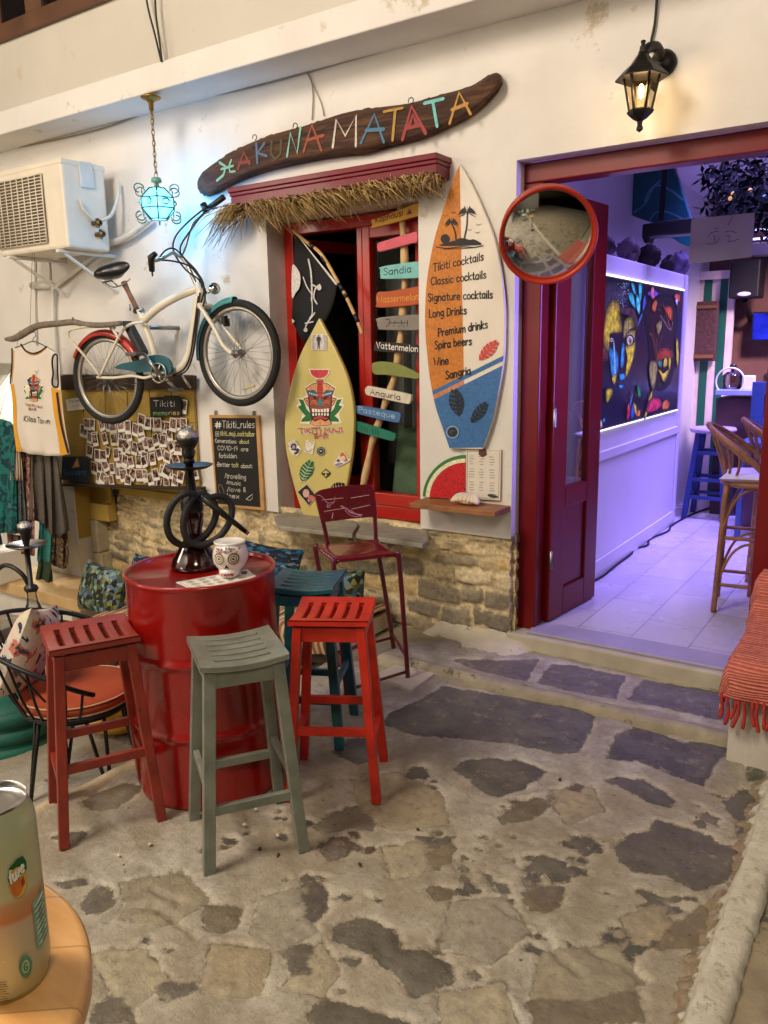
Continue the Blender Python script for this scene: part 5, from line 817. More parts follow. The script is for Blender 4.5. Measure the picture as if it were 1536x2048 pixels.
# dim things behind the glass
b = MB(); G = [[Vector((x, 4.36+.012*math.sin(x*60), z)) for z in np.linspace(.95, 2.2, 4)] for x in np.linspace(-2.90, -2.42, 40)]; b.grid(G); b.build('striped_curtain', pattern('curtain_stripes', [(120, 118, 116), (120, 118, 116), (64, 62, 62), (120, 118, 116)], 5, .9, 'stripes', (0, 0, 0) if False else (1, 1, 1)), None, solid=.004, label='grey curtain hanging in the dark room behind the right window pane', cat='curtain')
def pillow(mb, c, sx, sy, t, R, mi=0, n=14):
    for sg in (1, -1):
        G = []
        for i in range(n+1):
            row = []
            for j in range(n+1):
                u, v = i/n*2-1, j/n*2-1; k = 1-.10*(1-abs(u)**2)*abs(v)**3; k2 = 1-.10*(1-abs(v)**2)*abs(u)**3; h = t*((1-u**4)*(1-v**4))**.5*(1+.06*math.sin(u*5+v*3)); row.append(Vector(c)+R @ Vector((u*sx*k2, v*sy*k, sg*h)))
            G.append(row)
        mb.grid(G, mi, True, sg < 0)
b = MB(); pillow(b, (-2.60, 4.32, .95), .22, .26, .09, Matrix.Rotation(math.radians(80), 3, 'X')); b.build('green_cushion', M('sage_cloth', (96, 116, 90), .9, var=.2), None, label='sage green cushion behind the lower right window pane', cat='cushion')
# ------------------------------------------------------------------ bicycle on the wall
bk = thing('bicycle', 'white cruiser bicycle with teal and red mudguards hung on the wall', 'bicycle', (-4.2, YW-.3, 1.2)); B8 = math.radians(8); FN = Vector((math.sin(B8), -math.cos(B8), 0)); FP = Pl(WALL(.34).at(217, 757), FN); hubR = FP.at(216, 757); hubF = FP.at(477, 707); WPf = Pl(hubF, (.05, -1, 0)); Zb = lambda *p: zm(p, .3776, 0, 380)
RUB = M('tyre_rubber', (24, 23, 23), .75, bump=.3, bs=90); ALU = M('dull_alloy', (168, 164, 156), .35, .9); WFR = M('bike_white', (226, 218, 200), .35, var=.06, coat=.3); TEAL = M('teal_paint', (16, 82, 96), .35, coat=.3); TEAL2 = M('pale_teal_paint', (58, 140, 140), .4, coat=.2); REDF = M('mudguard_red', (172, 44, 34), .35, coat=.3)
def ring(c, n, r, k=48, a0=0, a1=2*math.pi, off=0):
    n = n.normalized(); u = Vector((0, 0, 1)).cross(n).normalized(); v = n.cross(u); full = abs(a1-a0-2*math.pi) < 1e-6; return [c+n*off+(u*math.cos(a)+v*math.sin(a))*r for a in np.linspace(a0, a1, k+1)[:(-1 if full else None)]]
def wheel(c, n, R, nm):
    b = MB(); b.tube(ring(c, n, R-.024, 56), .025, 10, True); wh = b.build('wheel', RUB, bk); b = MB(); b.tube(ring(c, n, R-.054, 56), .014, 8, True); b.tube(ring(c, n, R-.046, 56, off=.010), .004, 6, True); b.build('rim', ALU, wh); b = MB(); o = ring(c, n, R-.06, 36)
    for off in (.03, -.03):
        h = ring(c, n, .02, 36, off=off)
        for k in range(0 if off > 0 else 1, 36, 2): b.tube([h[(k+(9 if k % 4 < 2 else -9)) % 36], o[k]], .0013, 4)
    b.build('spokes', M('spoke_steel', (150, 150, 150), .35, 1), wh); b = MB(); Rr = n.to_track_quat('Z', 'Y').to_matrix(); b.lathe([(0, -.06), (.008, -.06), (.008, -.035), (.026, -.033), (.026, -.028), (.014, -.024), (.014, .024), (.026, .028), (.026, .033), (.008, .035), (.008, .06), (0, .06)], c, 16, Rr); b.build('hub', ALU, wh); return wh
wheel(hubR, FN, .315, 'r'); wheel(hubF, WPf.n, .330, 'f')
fp = lambda pts, off=0.0: [FP.at(x, y, off) for x, y in pts]
BBp = (317, 746); b = MB(); b.tube(cr(fp([(279, 622), (290, 650), (305, 695), (316, 745)]), 4), .021, 10); b.tube(cr(fp(Zb((765, 690), (830, 630), (920, 575), (1000, 540), (1050, 522))), 5), .026, 12); b.tube(cr(fp(Zb((1050, 560), (1038, 660), (1020, 780), (1000, 880), (955, 945), (900, 965), (850, 968))), 5), .027, 12); b.tube(fp(Zb((1046, 492), (1080, 612))), .024, 12)
for o in (.055, -.055):
    b.tube(cr(fp(Zb((530, 985), (580, 880), (640, 760), (690, 712), (760, 700)), o), 5), .010, 8); b.tube(cr(fp(Zb((515, 992), (600, 995), (700, 985), (770, 995), (830, 972)), o), 5), .010, 8)
b.tube([FP.at(*BBp, .05), FP.at(*BBp, -.05)], .026, 12); b.build('frame', WFR, bk)
cp_ = hubF+WPf.n*0; crown = FP.at(410, 612); b = MB(); b.tube([crown, FP.at(404, 590)], .016, 10); b.tube(cr([crown-WPf.n*.05+Vector((0, 0, .0)), WPf.at(446, 652, -.055), hubF-WPf.n*.06], 5), .013, 10); b.tube(cr([crown+WPf.n*.05, WPf.at(425, 650, .06), WPf.at(446, 690, .058), hubF+WPf.n*.06], 5), .014, 10); b.tube([crown-WPf.n*.055, crown+WPf.n*.055], .018, 10); b.build('fork', WFR, bk)
def fender(c, n, r, a0, a1, w_, mat, nm='mudguard'):
    G = []; n = n.normalized()
    for p in ring(c, n, 1, 30, a0, a1):
        d = p-c; G.append([c+d*(r-.040*abs(s)**4)+n*(w_*s) for s in np.linspace(-1, 1, 7)])
    b = MB(); b.grid(G); return b.build(nm, mat, bk, solid=.003)
def ang(c, n, pl_, px):
    n = n.normalized(); u = Vector((0, 0, 1)).cross(n).normalized(); v = n.cross(u); d = pl_.at(*px)-c; return math.atan2(d.dot(v), d.dot(u))
a0, a1 = ang(hubF, WPf.n, WPf, (392, 722)), ang(hubF, WPf.n, WPf, (470, 600))
if a1 > a0+math.pi: a1 -= 2*math.pi
if a1 < a0-math.pi: a1 += 2*math.pi
fender(hubF, WPf.n, .345, a0, (a0+a1*2)/3, .034, TEAL); fender(hubF, WPf.n, .347, (a0+a1*2)/3, a1, .034, TEAL2); a0, a1 = ang(hubR, FN, FP, (152, 715)), ang(hubR, FN, FP, (275, 712))
if abs(a1-a0) > math.pi: a1 += 2*math.pi*(1 if a1 < a0 else -1)
fender(hubR, FN, .330, a0, a1, .036, REDF)
b = MB(); sc0 = FP.at(229, 548); sx = Vector((math.cos(B8), math.sin(B8), 0)); Rs = Matrix((sx, FN*-1, Vector((0, 0, 1)))).transposed() @ Matrix.Rotation(math.radians(-14), 3, 'Y')
def sad(p):
    t = (p.x+.14)/.28; return Vector((p.x, p.y*(1.25-.95*sstep(.25, .85, t)), p.z*(1 if p.z > 0 else .55)+.02*(1-t)**2+.012*t*t))
b.ell(sc0, (.145, .095, .062), Rs, 24, 14, 0, sad); b.build('saddle', M('black_vinyl', (26, 24, 22), .35, spec=.6), bk); b = MB()
for o in (.03, -.03): b.tube(cr(fp(Zb((560, 495), (600, 515), (650, 500), (690, 470)), o), 4), .005, 6)
b.tube(fp(Zb((545, 490), (590, 480), (620, 505))), .006, 6); b.build('saddle_rail', STEEL, bk)
b = MB(); b.tube(cr(fp(Zb((655, 488), (690, 560), (726, 632))), 4), [.020, .019, .017, .015, .016, .017, .016, .016, .016], 10); b.build('seat_post', M('taped_brown', (120, 72, 36), .6, var=.35, vs=25), bk); b = MB(); b.tube(fp(Zb((715, 640), (755, 640))), .020, 10); b.tube(fp(Zb((690, 640), (688, 606)), .03), .005, 6); b.build('seat_clamp', STEEL, bk)
# handlebar, grips, cables
hb = [FP.at(304, 522, .30), FP.at(322, 518, .26), FP.at(345, 506, .12), FP.at(358, 512, .03), FP.at(368, 500, -.02), FP.at(384, 450, -.07), FP.at(405, 428, -.08), FP.at(430, 407, -.07)]; b = MB(); b.tube(cr(hb, 5), .011, 8); b.tube(cr(fp([(396, 578), (388, 560), (372, 525), (358, 510)]), 4), .013, 8); hbo = b.build('handlebar', ALU, bk); b = MB(); b.tube([FP.at(304, 542, .28), FP.at(302, 515, .31), FP.at(312, 506, .30)], [.018, .022, .016], 10); b.tube([FP.at(303, 528, .30), FP.at(305, 552, .27)], .006, 6); b.build('grip', BLK, hbo)
b = MB(); b.tube([FP.at(418, 416, -.07), FP.at(448, 394, -.07)], .018, 10); b.tube([FP.at(406, 408, -.06), FP.at(414, 424, -.06)], .022, 10); b.tube([FP.at(408, 420, -.05), FP.at(434, 416, -.02)], .005, 6); b.build('grip', BLK, hbo)
b = MB()
for pts in ([(410, 416, -.05), (375, 445, .0), (350, 475, .05), (348, 505, .06), (372, 540, .06), (398, 560, .06), (410, 590, .06), (406, 612, .06)], [(412, 420, -.05), (385, 455, .0), (360, 498, .05), (380, 530, .05), (402, 560, .05), (412, 585, .05)], [(312, 520, .28), (345, 522, .2), (378, 532, .1), (402, 556, .06), (408, 580, .06), (402, 605, .06)], [(318, 516, .26), (332, 500, .2), (350, 498, .1), (372, 520, .06), (395, 545, .05), (404, 575, .05)], [(397, 592, .03), (388, 660, .03), (381, 708, .03), (368, 738, .03), (345, 750, .03)], [(400, 585, .03), (392, 655, .03), (386, 708, .035), (372, 742, .03), (345, 753, .02)]): b.tube(cr([FP.at(x, y, o) for x, y, o in pts], 5), .0055, 6)
b.tube(cr([FP.at(*q, .04) for q in ((185, 760), (240, 770), (300, 762), (332, 764), (360, 752))], 5), .003, 5); b.build('cable', CABLE, bk)
b = MB(); b.lathe([(0, -.04), (.02, -.035), (.034, .0), (.036, .02), (.0, .03)], FP.at(428, 578, .03), 16, Vector((.8, -.5, .1)).to_track_quat('Z', 'Y').to_matrix()); b.tube([FP.at(408, 588, .02), FP.at(424, 582, .03)], .008, 6); b.build('headlight', M('chrome', (200, 200, 196), .15, 1), bk); b = MB(); b.box(WPf.at(449, 640, .06), (.03, .03, .05)); b.box(WPf.at(453, 645, -.03), (.03, .03, .05)); b.build('brake', BLK, bk)
cg = Zb((608, 944), (640, 920), (720, 905), (780, 882), (830, 872), (880, 888), (905, 930), (902, 968), (860, 985), (790, 962), (740, 968), (680, 955)); b = MB(); b.prism([FP.at(p.x, p.y, .075) for p in cr([Vector((*q, 0)) for q in cg], 4, True)], FN*-.025); b.build('chain_guard', TEAL, bk, bevel=.006)
b = MB(); cc = FP.at(*BBp, .085); b.tube(ring(cc, FN, .062, 30), .006, 6, True); b.lathe([(0, .012), (.02, .01), (.022, -.01)], cc, 14, FN.to_track_quat('Z', 'Y').to_matrix())
for k in range(5): a = ring(cc, FN, .06, 5)[k]; b.tube([cc, a], [.012, .007], 6)
b.build('chainring', ALU, bk); b = MB(); b.tube([FP.at(*BBp, .10), FP.at(288, 708, .10)], [.013, .010], 8); b.tube([FP.at(*BBp, -.06), FP.at(352, 778, -.06)], [.013, .010], 8); ck = b.build('crank', ALU, bk); b = MB(); q = FP.at(269, 708, .15); b.box(q, (.09, .08, .024), rotz(B8)); b.build('pedal', M('pedal_grey', (96, 92, 88), .5), ck, bevel=.006); b = MB(); b.box(FP.at(352, 780, -.11), (.09, .07, .024), rotz(B8)); b.build('pedal', M('pedal_grey', (96, 92, 88), .5), ck, bevel=.006)
b = MB(); b.tube(fp(Zb((950, 962), (975, 1000), (1008, 1048)), -.02), .009, 8); b.build('kickstand', ALU, bk); b = MB(); b.prism([FP.at(x, y, .035) for x, y in Zb((636, 695), (665, 692), (748, 850), (752, 872), (726, 876), (650, 722))], FN*-.07); b.build('battery', BLK, bk, bevel=.008)
b = MB()
for o in (.075, -.075): b.tube(cr(fp(Zb((528, 985), (450, 880), (368, 790)), o), 4), .009, 8); b.tube(cr(fp(Zb((366, 790), (362, 752), (385, 738), (470, 722), (575, 712), (600, 742), (630, 790)), o), 5), .009, 8)
b.tube([FP.at(*Zb((372, 745))[0], .075), FP.at(*Zb((372, 745))[0], -.075)], .008, 8); b.tube([FP.at(*Zb((560, 712))[0], .075), FP.at(*Zb((560, 712))[0], -.075)], .008, 8)
b.build('rack', M('rack_cream', (212, 204, 180), .4), bk); b = MB(); b.tube(fp(Zb((590, 720), (600, 735)), .0), .02, 8); b.build('tail_lamp', REDF, bk); b = MB(); b.tube([FP.at(291, 655, -.02), Vector((FP.at(291, 655).x, YW+.01, FP.at(291, 655).z))], .014, 8); b.tube([FP.at(408, 620, -.03), Vector((FP.at(408, 620).x, YW+.01, FP.at(408, 620).z))], .012, 8); b.build('wall_hook', STEEL, bk)
b = MB(); b.tube([WPf.at(*Zb((1285, 1056))[0], .012), WPf.at(*Zb((1350, 1036))[0], .012)], .007, 6); b.build('reflector', M('reflector_cream', (210, 190, 120), .4), bk)
# ------------------------------------------------------------------ memory board with instant photos
pl = WALL(.03); Z5 = lambda *p: zm(p, .2734, 0, 660); OW = M('ochre_board', (166, 138, 62), .7, var=.22, vs=5, bump=.15)
mb_ = thing('memory_board', 'ochre wooden memory board with dark ledges behind the hanging photos', 'notice board', (-5, YW, .72)); ec = [(121, 752), (386, 752), (400, 978), (126, 968)]; b = MB()
for k in range(6):
    u0_, u1_ = k/6, (k+1)/6-.006; L2 = lambda a, c, t: (a[0]+(c[0]-a[0])*t, a[1]+(c[1]-a[1])*t); b.prism([pl.at(*q) for q in (L2(ec[0], ec[1], u0_), L2(ec[0], ec[1], u1_), L2(ec[3], ec[2], u1_), L2(ec[3], ec[2], u0_))], (0, .02, 0))
b.build('planks', OW, mb_, bevel=.003); b = MB(); b.prism([pl.at(*q, .03) for q in ((121, 751), (387, 751), (388, 779), (122, 780))], (0, .03, 0)); b.prism([pl.at(*q, .05) for q in ((124, 967), (402, 975), (402, 981), (124, 973))], (0, .05, 0)); b.build('ledge', DARKW, mb_, bevel=.003)
b = MB()
for y in (841, 872, 902, 938): b.tube([pl.at(165, y, .012), pl.at(395, y+4, .012)], .0012, 4)
b.build('twine', CABLE, mb_)
PHM = bpy.data.materials.new('photo_print'); PHM.use_nodes = True; nt = PHM.node_tree; N = nt.nodes; L = nt.links; tb = N['Principled BSDF']; gtc = N.new('ShaderNodeTexCoord'); oi = N.new('ShaderNodeObjectInfo'); va = N.new('ShaderNodeVectorMath'); va.operation = 'MULTIPLY_ADD'; L.new(oi.outputs['Random'], va.inputs[0]); va.inputs[1].default_value = (37, 91, 53); L.new(gtc.outputs['Object'], va.inputs[2]); nn = N.new('ShaderNodeTexNoise'); nn.inputs['Scale'].default_value = 42; nn.inputs['Detail'].default_value = 3; L.new(va.outputs[0], nn.inputs[0])
L.new(ramp(nn.outputs[0], (.36, lin((30, 26, 30))), (.47, lin((86, 66, 58))), (.54, lin((176, 130, 106))), (.60, lin((70, 66, 88))), (.68, lin((190, 180, 170)))), tb.inputs['Base Color']); tb.inputs['Roughness'].default_value = .3
PW = M('photo_white', (232, 228, 218), .5, var=.02); pr0 = MB(); pr0.box((0, 0, 0), (.066, .0015, .092), None, 0); pr0.box((0, -.0012, .009), (.052, .001, .062), None, 1); first = None
PP = [(670, 690), (612, 740), (745, 695), (795, 705), (885, 705), (935, 712), (990, 730), (1035, 662), (1080, 685), (1122, 690), (1185, 705), (1225, 715), (1300, 690), (1342, 692), (1030, 765), (655, 792), (695, 805), (765, 795), (835, 803), (885, 790), (945, 775), (1140, 803), (1195, 812), (1240, 768), (1070, 828), (1102, 838), (655, 888), (715, 918), (785, 892), (850, 912), (935, 862), (985, 868), (1030, 862), (895, 843), (1250, 853), (1300, 862), (875, 952), (920, 967), (957, 967), (1015, 962), (1060, 938), (1115, 942), (1165, 908), (1222, 932), (1285, 948), (690, 1012), (770, 988), (820, 1014), (870, 1045), (905, 1065), (970, 1055), (1020, 1064), (1060, 1062), (1140, 1058), (1190, 1032), (1240, 1042), (1320, 1073), (1420, 1052), (725, 1083), (758, 1086), (815, 1103), (936, 1103), (1100, 1092), (1160, 1116), (1218, 1116), (1282, 1107), (1340, 560)]
PP += [(x+random.choice((-34, 30, 38)), y+random.randint(-8, 10)) for x, y in PP[::3] if 620 < x < 1330]
for k, (x, y) in enumerate(PP):
    p = pl.at(x*.2734, 660+y*.2734, .014+.0016*(k % 9)+.002)
    if first is None: o = first = pr0.build('photo_print', [PW, PHM], None, base=(0, 0, 0), label='small white bordered instant photo pinned to the ochre memory board', cat='photo', group='instant photos on the memory board')
    else: o = first.copy(); COL.objects.link(o)
    o.location = p; o.rotation_euler = (random.uniform(-.10, .03), random.gauss(0, .26), random.uniform(-.08, .08)); s_ = random.uniform(.86, 1.12); o.scale = (s_*random.choice((1, 1, 1, 1.25)), 1, s_)
def card(name, mat, q, label, cat, off=.06, th=.006, pl=pl):
    b = MB(); b.prism([pl.at(*p, off) for p in q], (0, th, 0)); return b.build(name, mat, None, bevel=.001, label=label, cat=cat)
o = card('note_card', PW, Z5((478, 508), (600, 490), (652, 575), (492, 594)), 'white note card on the memory board behind the rear bicycle wheel', 'card', .02); A = Art(pl, .0215, .0002); A.text((120, 130, 150), 'The bestie', Z5((500, 532))[0], Z5((612, 520))[0], 5, .7); A.text((120, 130, 150), 'a k l u', Z5((530, 562))[0], Z5((610, 552))[0], 4, .6); A.build('handwriting', o)
o = card('memory_sign', M('slate_black', (22, 22, 20), .7), Z5((1096, 492), (1200, 488), (1202, 478), (1300, 480), (1320, 500), (1326, 630), (1100, 640)), 'small black sign chalked Tikiti memories on the memory board', 'sign', .04, .01); A = Art(pl, .0412, .0003); A.text(CH, 'Tikiti', Z5((1122, 560))[0], Z5((1280, 560))[0], 12, 1.2); A.text((150, 200, 120), 'memo', Z5((1120, 622))[0], Z5((1225, 622))[0], 9, 1.0); A.text((220, 190, 120), 'ries', Z5((1232, 622))[0], Z5((1312, 620))[0], 9, 1.0); A.build('chalk', o)
o = card('boat_picture', M('picture_navy', (40, 46, 58), .5), Z5((456, 925), (640, 925), (646, 1118), (445, 1095)), 'dark picture of a sailing boat with orange sail propped on the ledge', 'picture', .055, .008); A = Art(pl, .0565, .0003); A.poly((214, 160, 110), Z5((565, 935), (582, 1000), (525, 1010))); A.text((64, 124, 176), 'Gyalsens', Z5((465, 1062))[0], Z5((632, 1058))[0], 11, 1.5); A.build('painting', o)
# ------------------------------------------------------------------ clothes rail at the left
br = thing('driftwood_rail', 'grey crooked driftwood branch used as a clothes rail', 'branch', (-5.1, YW-.4, 1.7)); pl = WALL(.42); b = MB(); P = cr([pl.at(*q) for q in zm([(30, 790), (80, 785), (150, 745), (180, 728), (220, 716), (300, 708), (390, 700), (450, 712), (540, 716), (640, 706)], .3776, 0, 380)], 5); b.tube(P, [.012+.016*math.sin(min(1, i/8)*1.57)*(1-.7*i/len(P)) for i in range(len(P))], 10); b.tube([P[30], P[30]+Vector((.02, -.02, .03))], [.012, .006], 6)
b.build('branch', M('weathered_branch', (124, 112, 98), .8, var=.3, vs=25, bump=.4), br); b = MB()
for x, y, d_ in ((60, 662, 9), (72, 656, -6)): b.tube([pl.at(x, y), pl.at(x+d_, y-300)], .0015, 4)
for p in ([(0, 830), (28, 720), (40, 660)], [(0, 770), (22, 740), (30, 700)]): b.tube([WALL(.2).at(*q) for q in p], .002, 4)
b.build('hanging_wire', CABLE, br)
def sheet(name, loop, holes, plane, mat, parent, fold, off=0, cuts=3, **k):
    bm = bmesh.new(); ed = []; S = [(v.x, v.y) for v in loop]
    for lp in [loop]+holes:
        vs = [bm.verts.new(plane.at(p.x, p.y, off)) for p in lp]; ed += [bm.edges.new((vs[i], vs[(i+1) % len(vs)])) for i in range(len(vs))]
    bmesh.ops.triangle_fill(bm, use_beauty=True, edges=ed); bmesh.ops.subdivide_edges(bm, edges=[e for e in bm.edges if e.calc_length() > .06], cuts=cuts, use_grid_fill=True); bmesh.ops.subdivide_edges(bm, edges=[e for e in bm.edges if e.calc_length() > .04], cuts=1, use_grid_fill=True)
    for v in bm.verts: v.co += plane.n*fold(v.co)
    bmesh.ops.recalc_face_normals(bm, faces=bm.faces); bm.verts.index_update(); mbx = MB(); mbx.add([v.co.copy() for v in bm.verts], [tuple(v.index for v in f.verts) for f in bm.faces], 0, True); bm.free(); return mbx.build(name, mat, parent, solid=.003, **k)
pl = WALL(.40); V2 = lambda pts, n=4: cr([Vector((x, y, 0)) for x, y in pts], n, True); js = thing('basketball_jersey', 'white basketball vest with yellow sides and tiki print on a hanger', 'jersey', (-5.2, YW-.4, 1.0))
fold = lambda p: .012*math.sin(p.x*28+p.z*2)*(1.6-p.z)*1.0+.004*math.sin(p.z*14+p.x*9); jl = Z5((85, 132), (120, 112), (155, 104), (185, 150), (240, 172), (300, 155), (342, 124), (385, 150), (418, 172), (432, 180), (442, 260), (438, 400), (450, 500), (480, 700), (512, 905), (470, 915), (425, 922), (330, 918), (235, 908), (170, 894), (122, 888), (112, 760), (100, 600), (85, 480), (72, 386), (84, 300), (88, 220)); ho = Z5((392, 190), (412, 178), (424, 200), (424, 300), (424, 400), (408, 418), (382, 408), (378, 370), (388, 320), (384, 240))
JW = M('vest_white', (226, 218, 206), .85, var=.04, bump=.1, bs=200); sheet('vest', [Vector((*q, 0)) for q in jl], [[Vector((*q, 0)) for q in ho]], pl, JW, js, fold)
YEL = M('vest_yellow', (224, 160, 40), .8, var=.06); b = MB()
def patch(mb, q, off, mi=0, nu=6, nv=14):   # q: left edge px list, right edge px list, follows the folds
    Lp, Rp = resamp([Vector((*p, 0)) for p in q[0]], nv), resamp([Vector((*p, 0)) for p in q[1]], nv); G = []
    for j in range(nv):
        row = []
        for i in range(nu): u = i/(nu-1); p = pl.at(Lp[j, 0]*(1-u)+Rp[j, 0]*u, Lp[j, 1]*(1-u)+Rp[j, 1]*u); row.append(p+pl.n*(fold(p)+off))
        G.append(row)
    mb.grid(G, mi)
patch(b, (Z5((372, 418), (392, 560), (420, 760), (434, 918)), Z5((440, 440), (460, 600), (486, 760), (510, 902))), .004); b.build('side_panel', YEL, js); b = MB(); patch(b, (Z5((74, 400), (88, 520), (104, 700), (122, 886)), Z5((104, 396), (118, 560), (128, 740), (158, 888))), .004); b.build('side_panel', YEL, js); b = MB(); patch(b, (Z5((412, 460), (436, 600), (462, 740), (498, 900)), Z5((428, 452), (454, 600), (480, 740), (512, 896))), .006, 0, 3); b.build('stripe', M('trim_navy', (38, 30, 48), .8), js)
b = MB()
for q in ((85, 134), (90, 220), (88, 300), (76, 380), (72, 388)), ((152, 104), (185, 150), (240, 172), (300, 155), (344, 122)): b.tube(cr([pl.at(*p, .004)+pl.n*fold(pl.at(*p)) for p in Z5(*q)], 5), .0065, 6)
b.tube(cr([pl.at(*p, .004)+pl.n*fold(pl.at(*p)) for p in ho], 3, True), .0065, 6, True); b.build('navy_binding', M('trim_navy', (38, 30, 48), .8), js); b = MB()
for q in ((97, 150), (101, 220), (98, 300), (88, 384)), ((160, 118), (188, 162), (240, 184), (300, 166), (336, 138)): b.tube(cr([pl.at(*p, .004)+pl.n*fold(pl.at(*p)) for p in Z5(*q)], 5), .003, 6)
b.build('yellow_binding', YEL, js); b = MB(); h_ = Z5((240, 90))[0]; b.tube(cr([pl.at(*p) for p in Z5((110, 128), (170, 110), (240, 84), (310, 108), (400, 160))], 4), .004, 6); b.tube(cr([pl.at(*p) for p in Z5((240, 84), (244, 60), (262, 40), (252, 14), (232, 22))], 5), .003, 6); b.build('hanger', STEEL, js)
class PlF(Pl):
    def at(s, x, y, off=0.0): p = Pl.at(s, x, y); return p+s.n*(fold(p)+off)
A = Art(PlF(pl.p, pl.n), .005, .0003); fx = lambda ps: [(49+(x-115)*40/730*1.0, 749+(y-930)*54/740) for x, y in ps]; tiki(A, fx); A.text((150, 100, 80), 'TIKITI MAJI', (52, 812), (88, 816), 4.5, 1.2); A.text((150, 100, 80), 'BAR', (58, 820), (74, 821), 4.5, 1.2); A.text((34, 34, 40), 'Kilos Town', (50, 842), (101, 848), 11, 1.5); A.build('print', js)
def scarf(name, top, bot, off, mat, label, cat='scarf', amp=.02, fr=8, ph=0.0):
    tp, bt = resamp([Vector((*p, 0)) for p in top], 30), resamp([Vector((*p, 0)) for p in bot], 30); p2 = WALL(off); G = []
    for i in range(30): G.append([p2.at(tp[i, 0]*(1-v)+bt[i, 0]*v+1.5*math.sin(v*5+i), tp[i, 1]*(1-v)+bt[i, 1]*v, amp*math.sin(fr*i/29*6.28/2+ph+v*1.2)*(.4+.6*v)) for v in np.linspace(0, 1, 16)])
    b = MB(); b.grid(G); return b.build(name, mat, None, solid=.004, label=label, cat=cat)
scarf('scarf', [(-30, 842), (0, 838), (24, 846), (30, 860)], [(-30, 1060), (0, 1066), (20, 1064), (34, 1062)], .36, pattern('sea_batik', [(14, 80, 84), (30, 120, 116), (16, 62, 76), (60, 140, 130)], 9, .9, 'noise', dist=.05), 'sea green batik scarf, furthest left on the clothes rail', fr=5)
scarf('scarf', [(14, 872), (30, 856), (40, 872)], [(6, 1062), (26, 1068), (52, 1064)], .33, pattern('denim_batik', [(66, 82, 88), (96, 112, 116), (46, 60, 70), (130, 140, 136)], 26, .9, 'noise'), 'blue grey mottled scarf beside the sea green one')
scarf('scarf', [(28, 866), (40, 872)], [(22, 960), (44, 962)], .35, pattern('cream_stripes', [(200, 186, 160), (170, 150, 124), (120, 90, 80), (206, 190, 160)], 30, .9, 'stripes'), 'narrow cream striped scarf between the blue grey and pink ones')
scarf('scarf', [(40, 870), (66, 890)], [(44, 1108), (68, 1112)], .31, pattern('pink_paisley', [(176, 128, 110), (140, 84, 76), (190, 150, 130), (90, 60, 56)], 40, .9), 'pink paisley scarf hanging beside the grey dress', fr=4)
scarf('dress', [(60, 908), (90, 904), (116, 910)], [(60, 1040), (84, 1046), (100, 1068), (116, 1076), (137, 1060)], .30, M('grey_jersey', (92, 86, 80), .9, var=.3, vs=60), 'long grey dress with a slanted hem under the basketball vest', 'dress', .035, 7)
scarf('scarf', [(78, 1030), (104, 1036)], [(76, 1122), (106, 1126)], .24, M('teal_cloth', (44, 120, 116), .85, var=.25, vs=20), 'plain teal cloth end showing below the grey dress', fr=3); scarf('scarf', [(102, 1040), (136, 1050)], [(100, 1128), (128, 1138), (136, 1124)], .22, pattern('brown_leopard', [(74, 58, 42), (110, 88, 62), (50, 40, 30), (140, 116, 84)], 50, .9), 'brown mottled cloth end at the right below the grey dress', fr=4); scarf('scarf', [(14, 1066), (46, 1072)], [(14, 1128), (48, 1142)], .25, pattern('rose_batik', [(120, 84, 74), (90, 62, 56), (140, 104, 92)], 30, .9), 'rosy brown cloth end below the blue grey scarf', fr=4); scarf('scarf', [(76, 1118), (104, 1122)], [(72, 1164), (104, 1166)], .23, M('dark_green_cloth', (40, 62, 44), .9, var=.3, vs=20), 'dark green cloth end lowest under the dress', fr=3); scarf('scarf', [(-30, 1050), (2, 1056)], [(-30, 1100), (4, 1098)], .30, M('purple_cloth', (52, 46, 66), .9, var=.3), 'dark violet cloth end at the far left of the rail', fr=3)
# neighbouring shop: white lit opening, wooden counter shelf
b = MB(); b.bx(-9, -6.18, YW+.55, YW+.6, -.7, 1.62); b.bx(-6.24, -6.185, YW+.262, YW+.55, -.7, 1.62); b.bx(-9, -6.24, YW+.26, YW+.55, 1.64, 1.7); b.build('shop_opening', WHT, None, label='white lit shop opening at the far left beyond the clothes rail', cat='shop')
light('shop_light', 'AREA', (-7.0, YW+.30, 1.55), 30, (1, .96, .9), .5, (-6.8, YW+.45, .3))
pl = FLOOR(-.14); f_ = pl.at(150, 1200); k_ = pl.at(146, 1166); b = MB(); b.bx(-7.5, f_.x+.05, f_.y, YW-.005, -.235, -.14); b.build('wood_counter', M('light_plank', (206, 172, 122), .55, var=.15, vs=5), None, bevel=.006, label='pale wooden plank shelf under the hanging scarves', cat='shelf')
b = MB(); b.bx(-7.5, f_.x-.15, f_.y+.06, YW-.006, -.66, -.236); b.build('counter_base', WHT, None, label='white painted plinth under the pale plank shelf', cat='plinth')
q = pl.at(2, 1166); b = MB(); b.bx(q.x-.3, q.x+.06, q.y-.05, q.y+.2, -.139, .12); b.build('white_box', PW, None, bevel=.01, label='white box on the plank shelf at the left edge', cat='box')
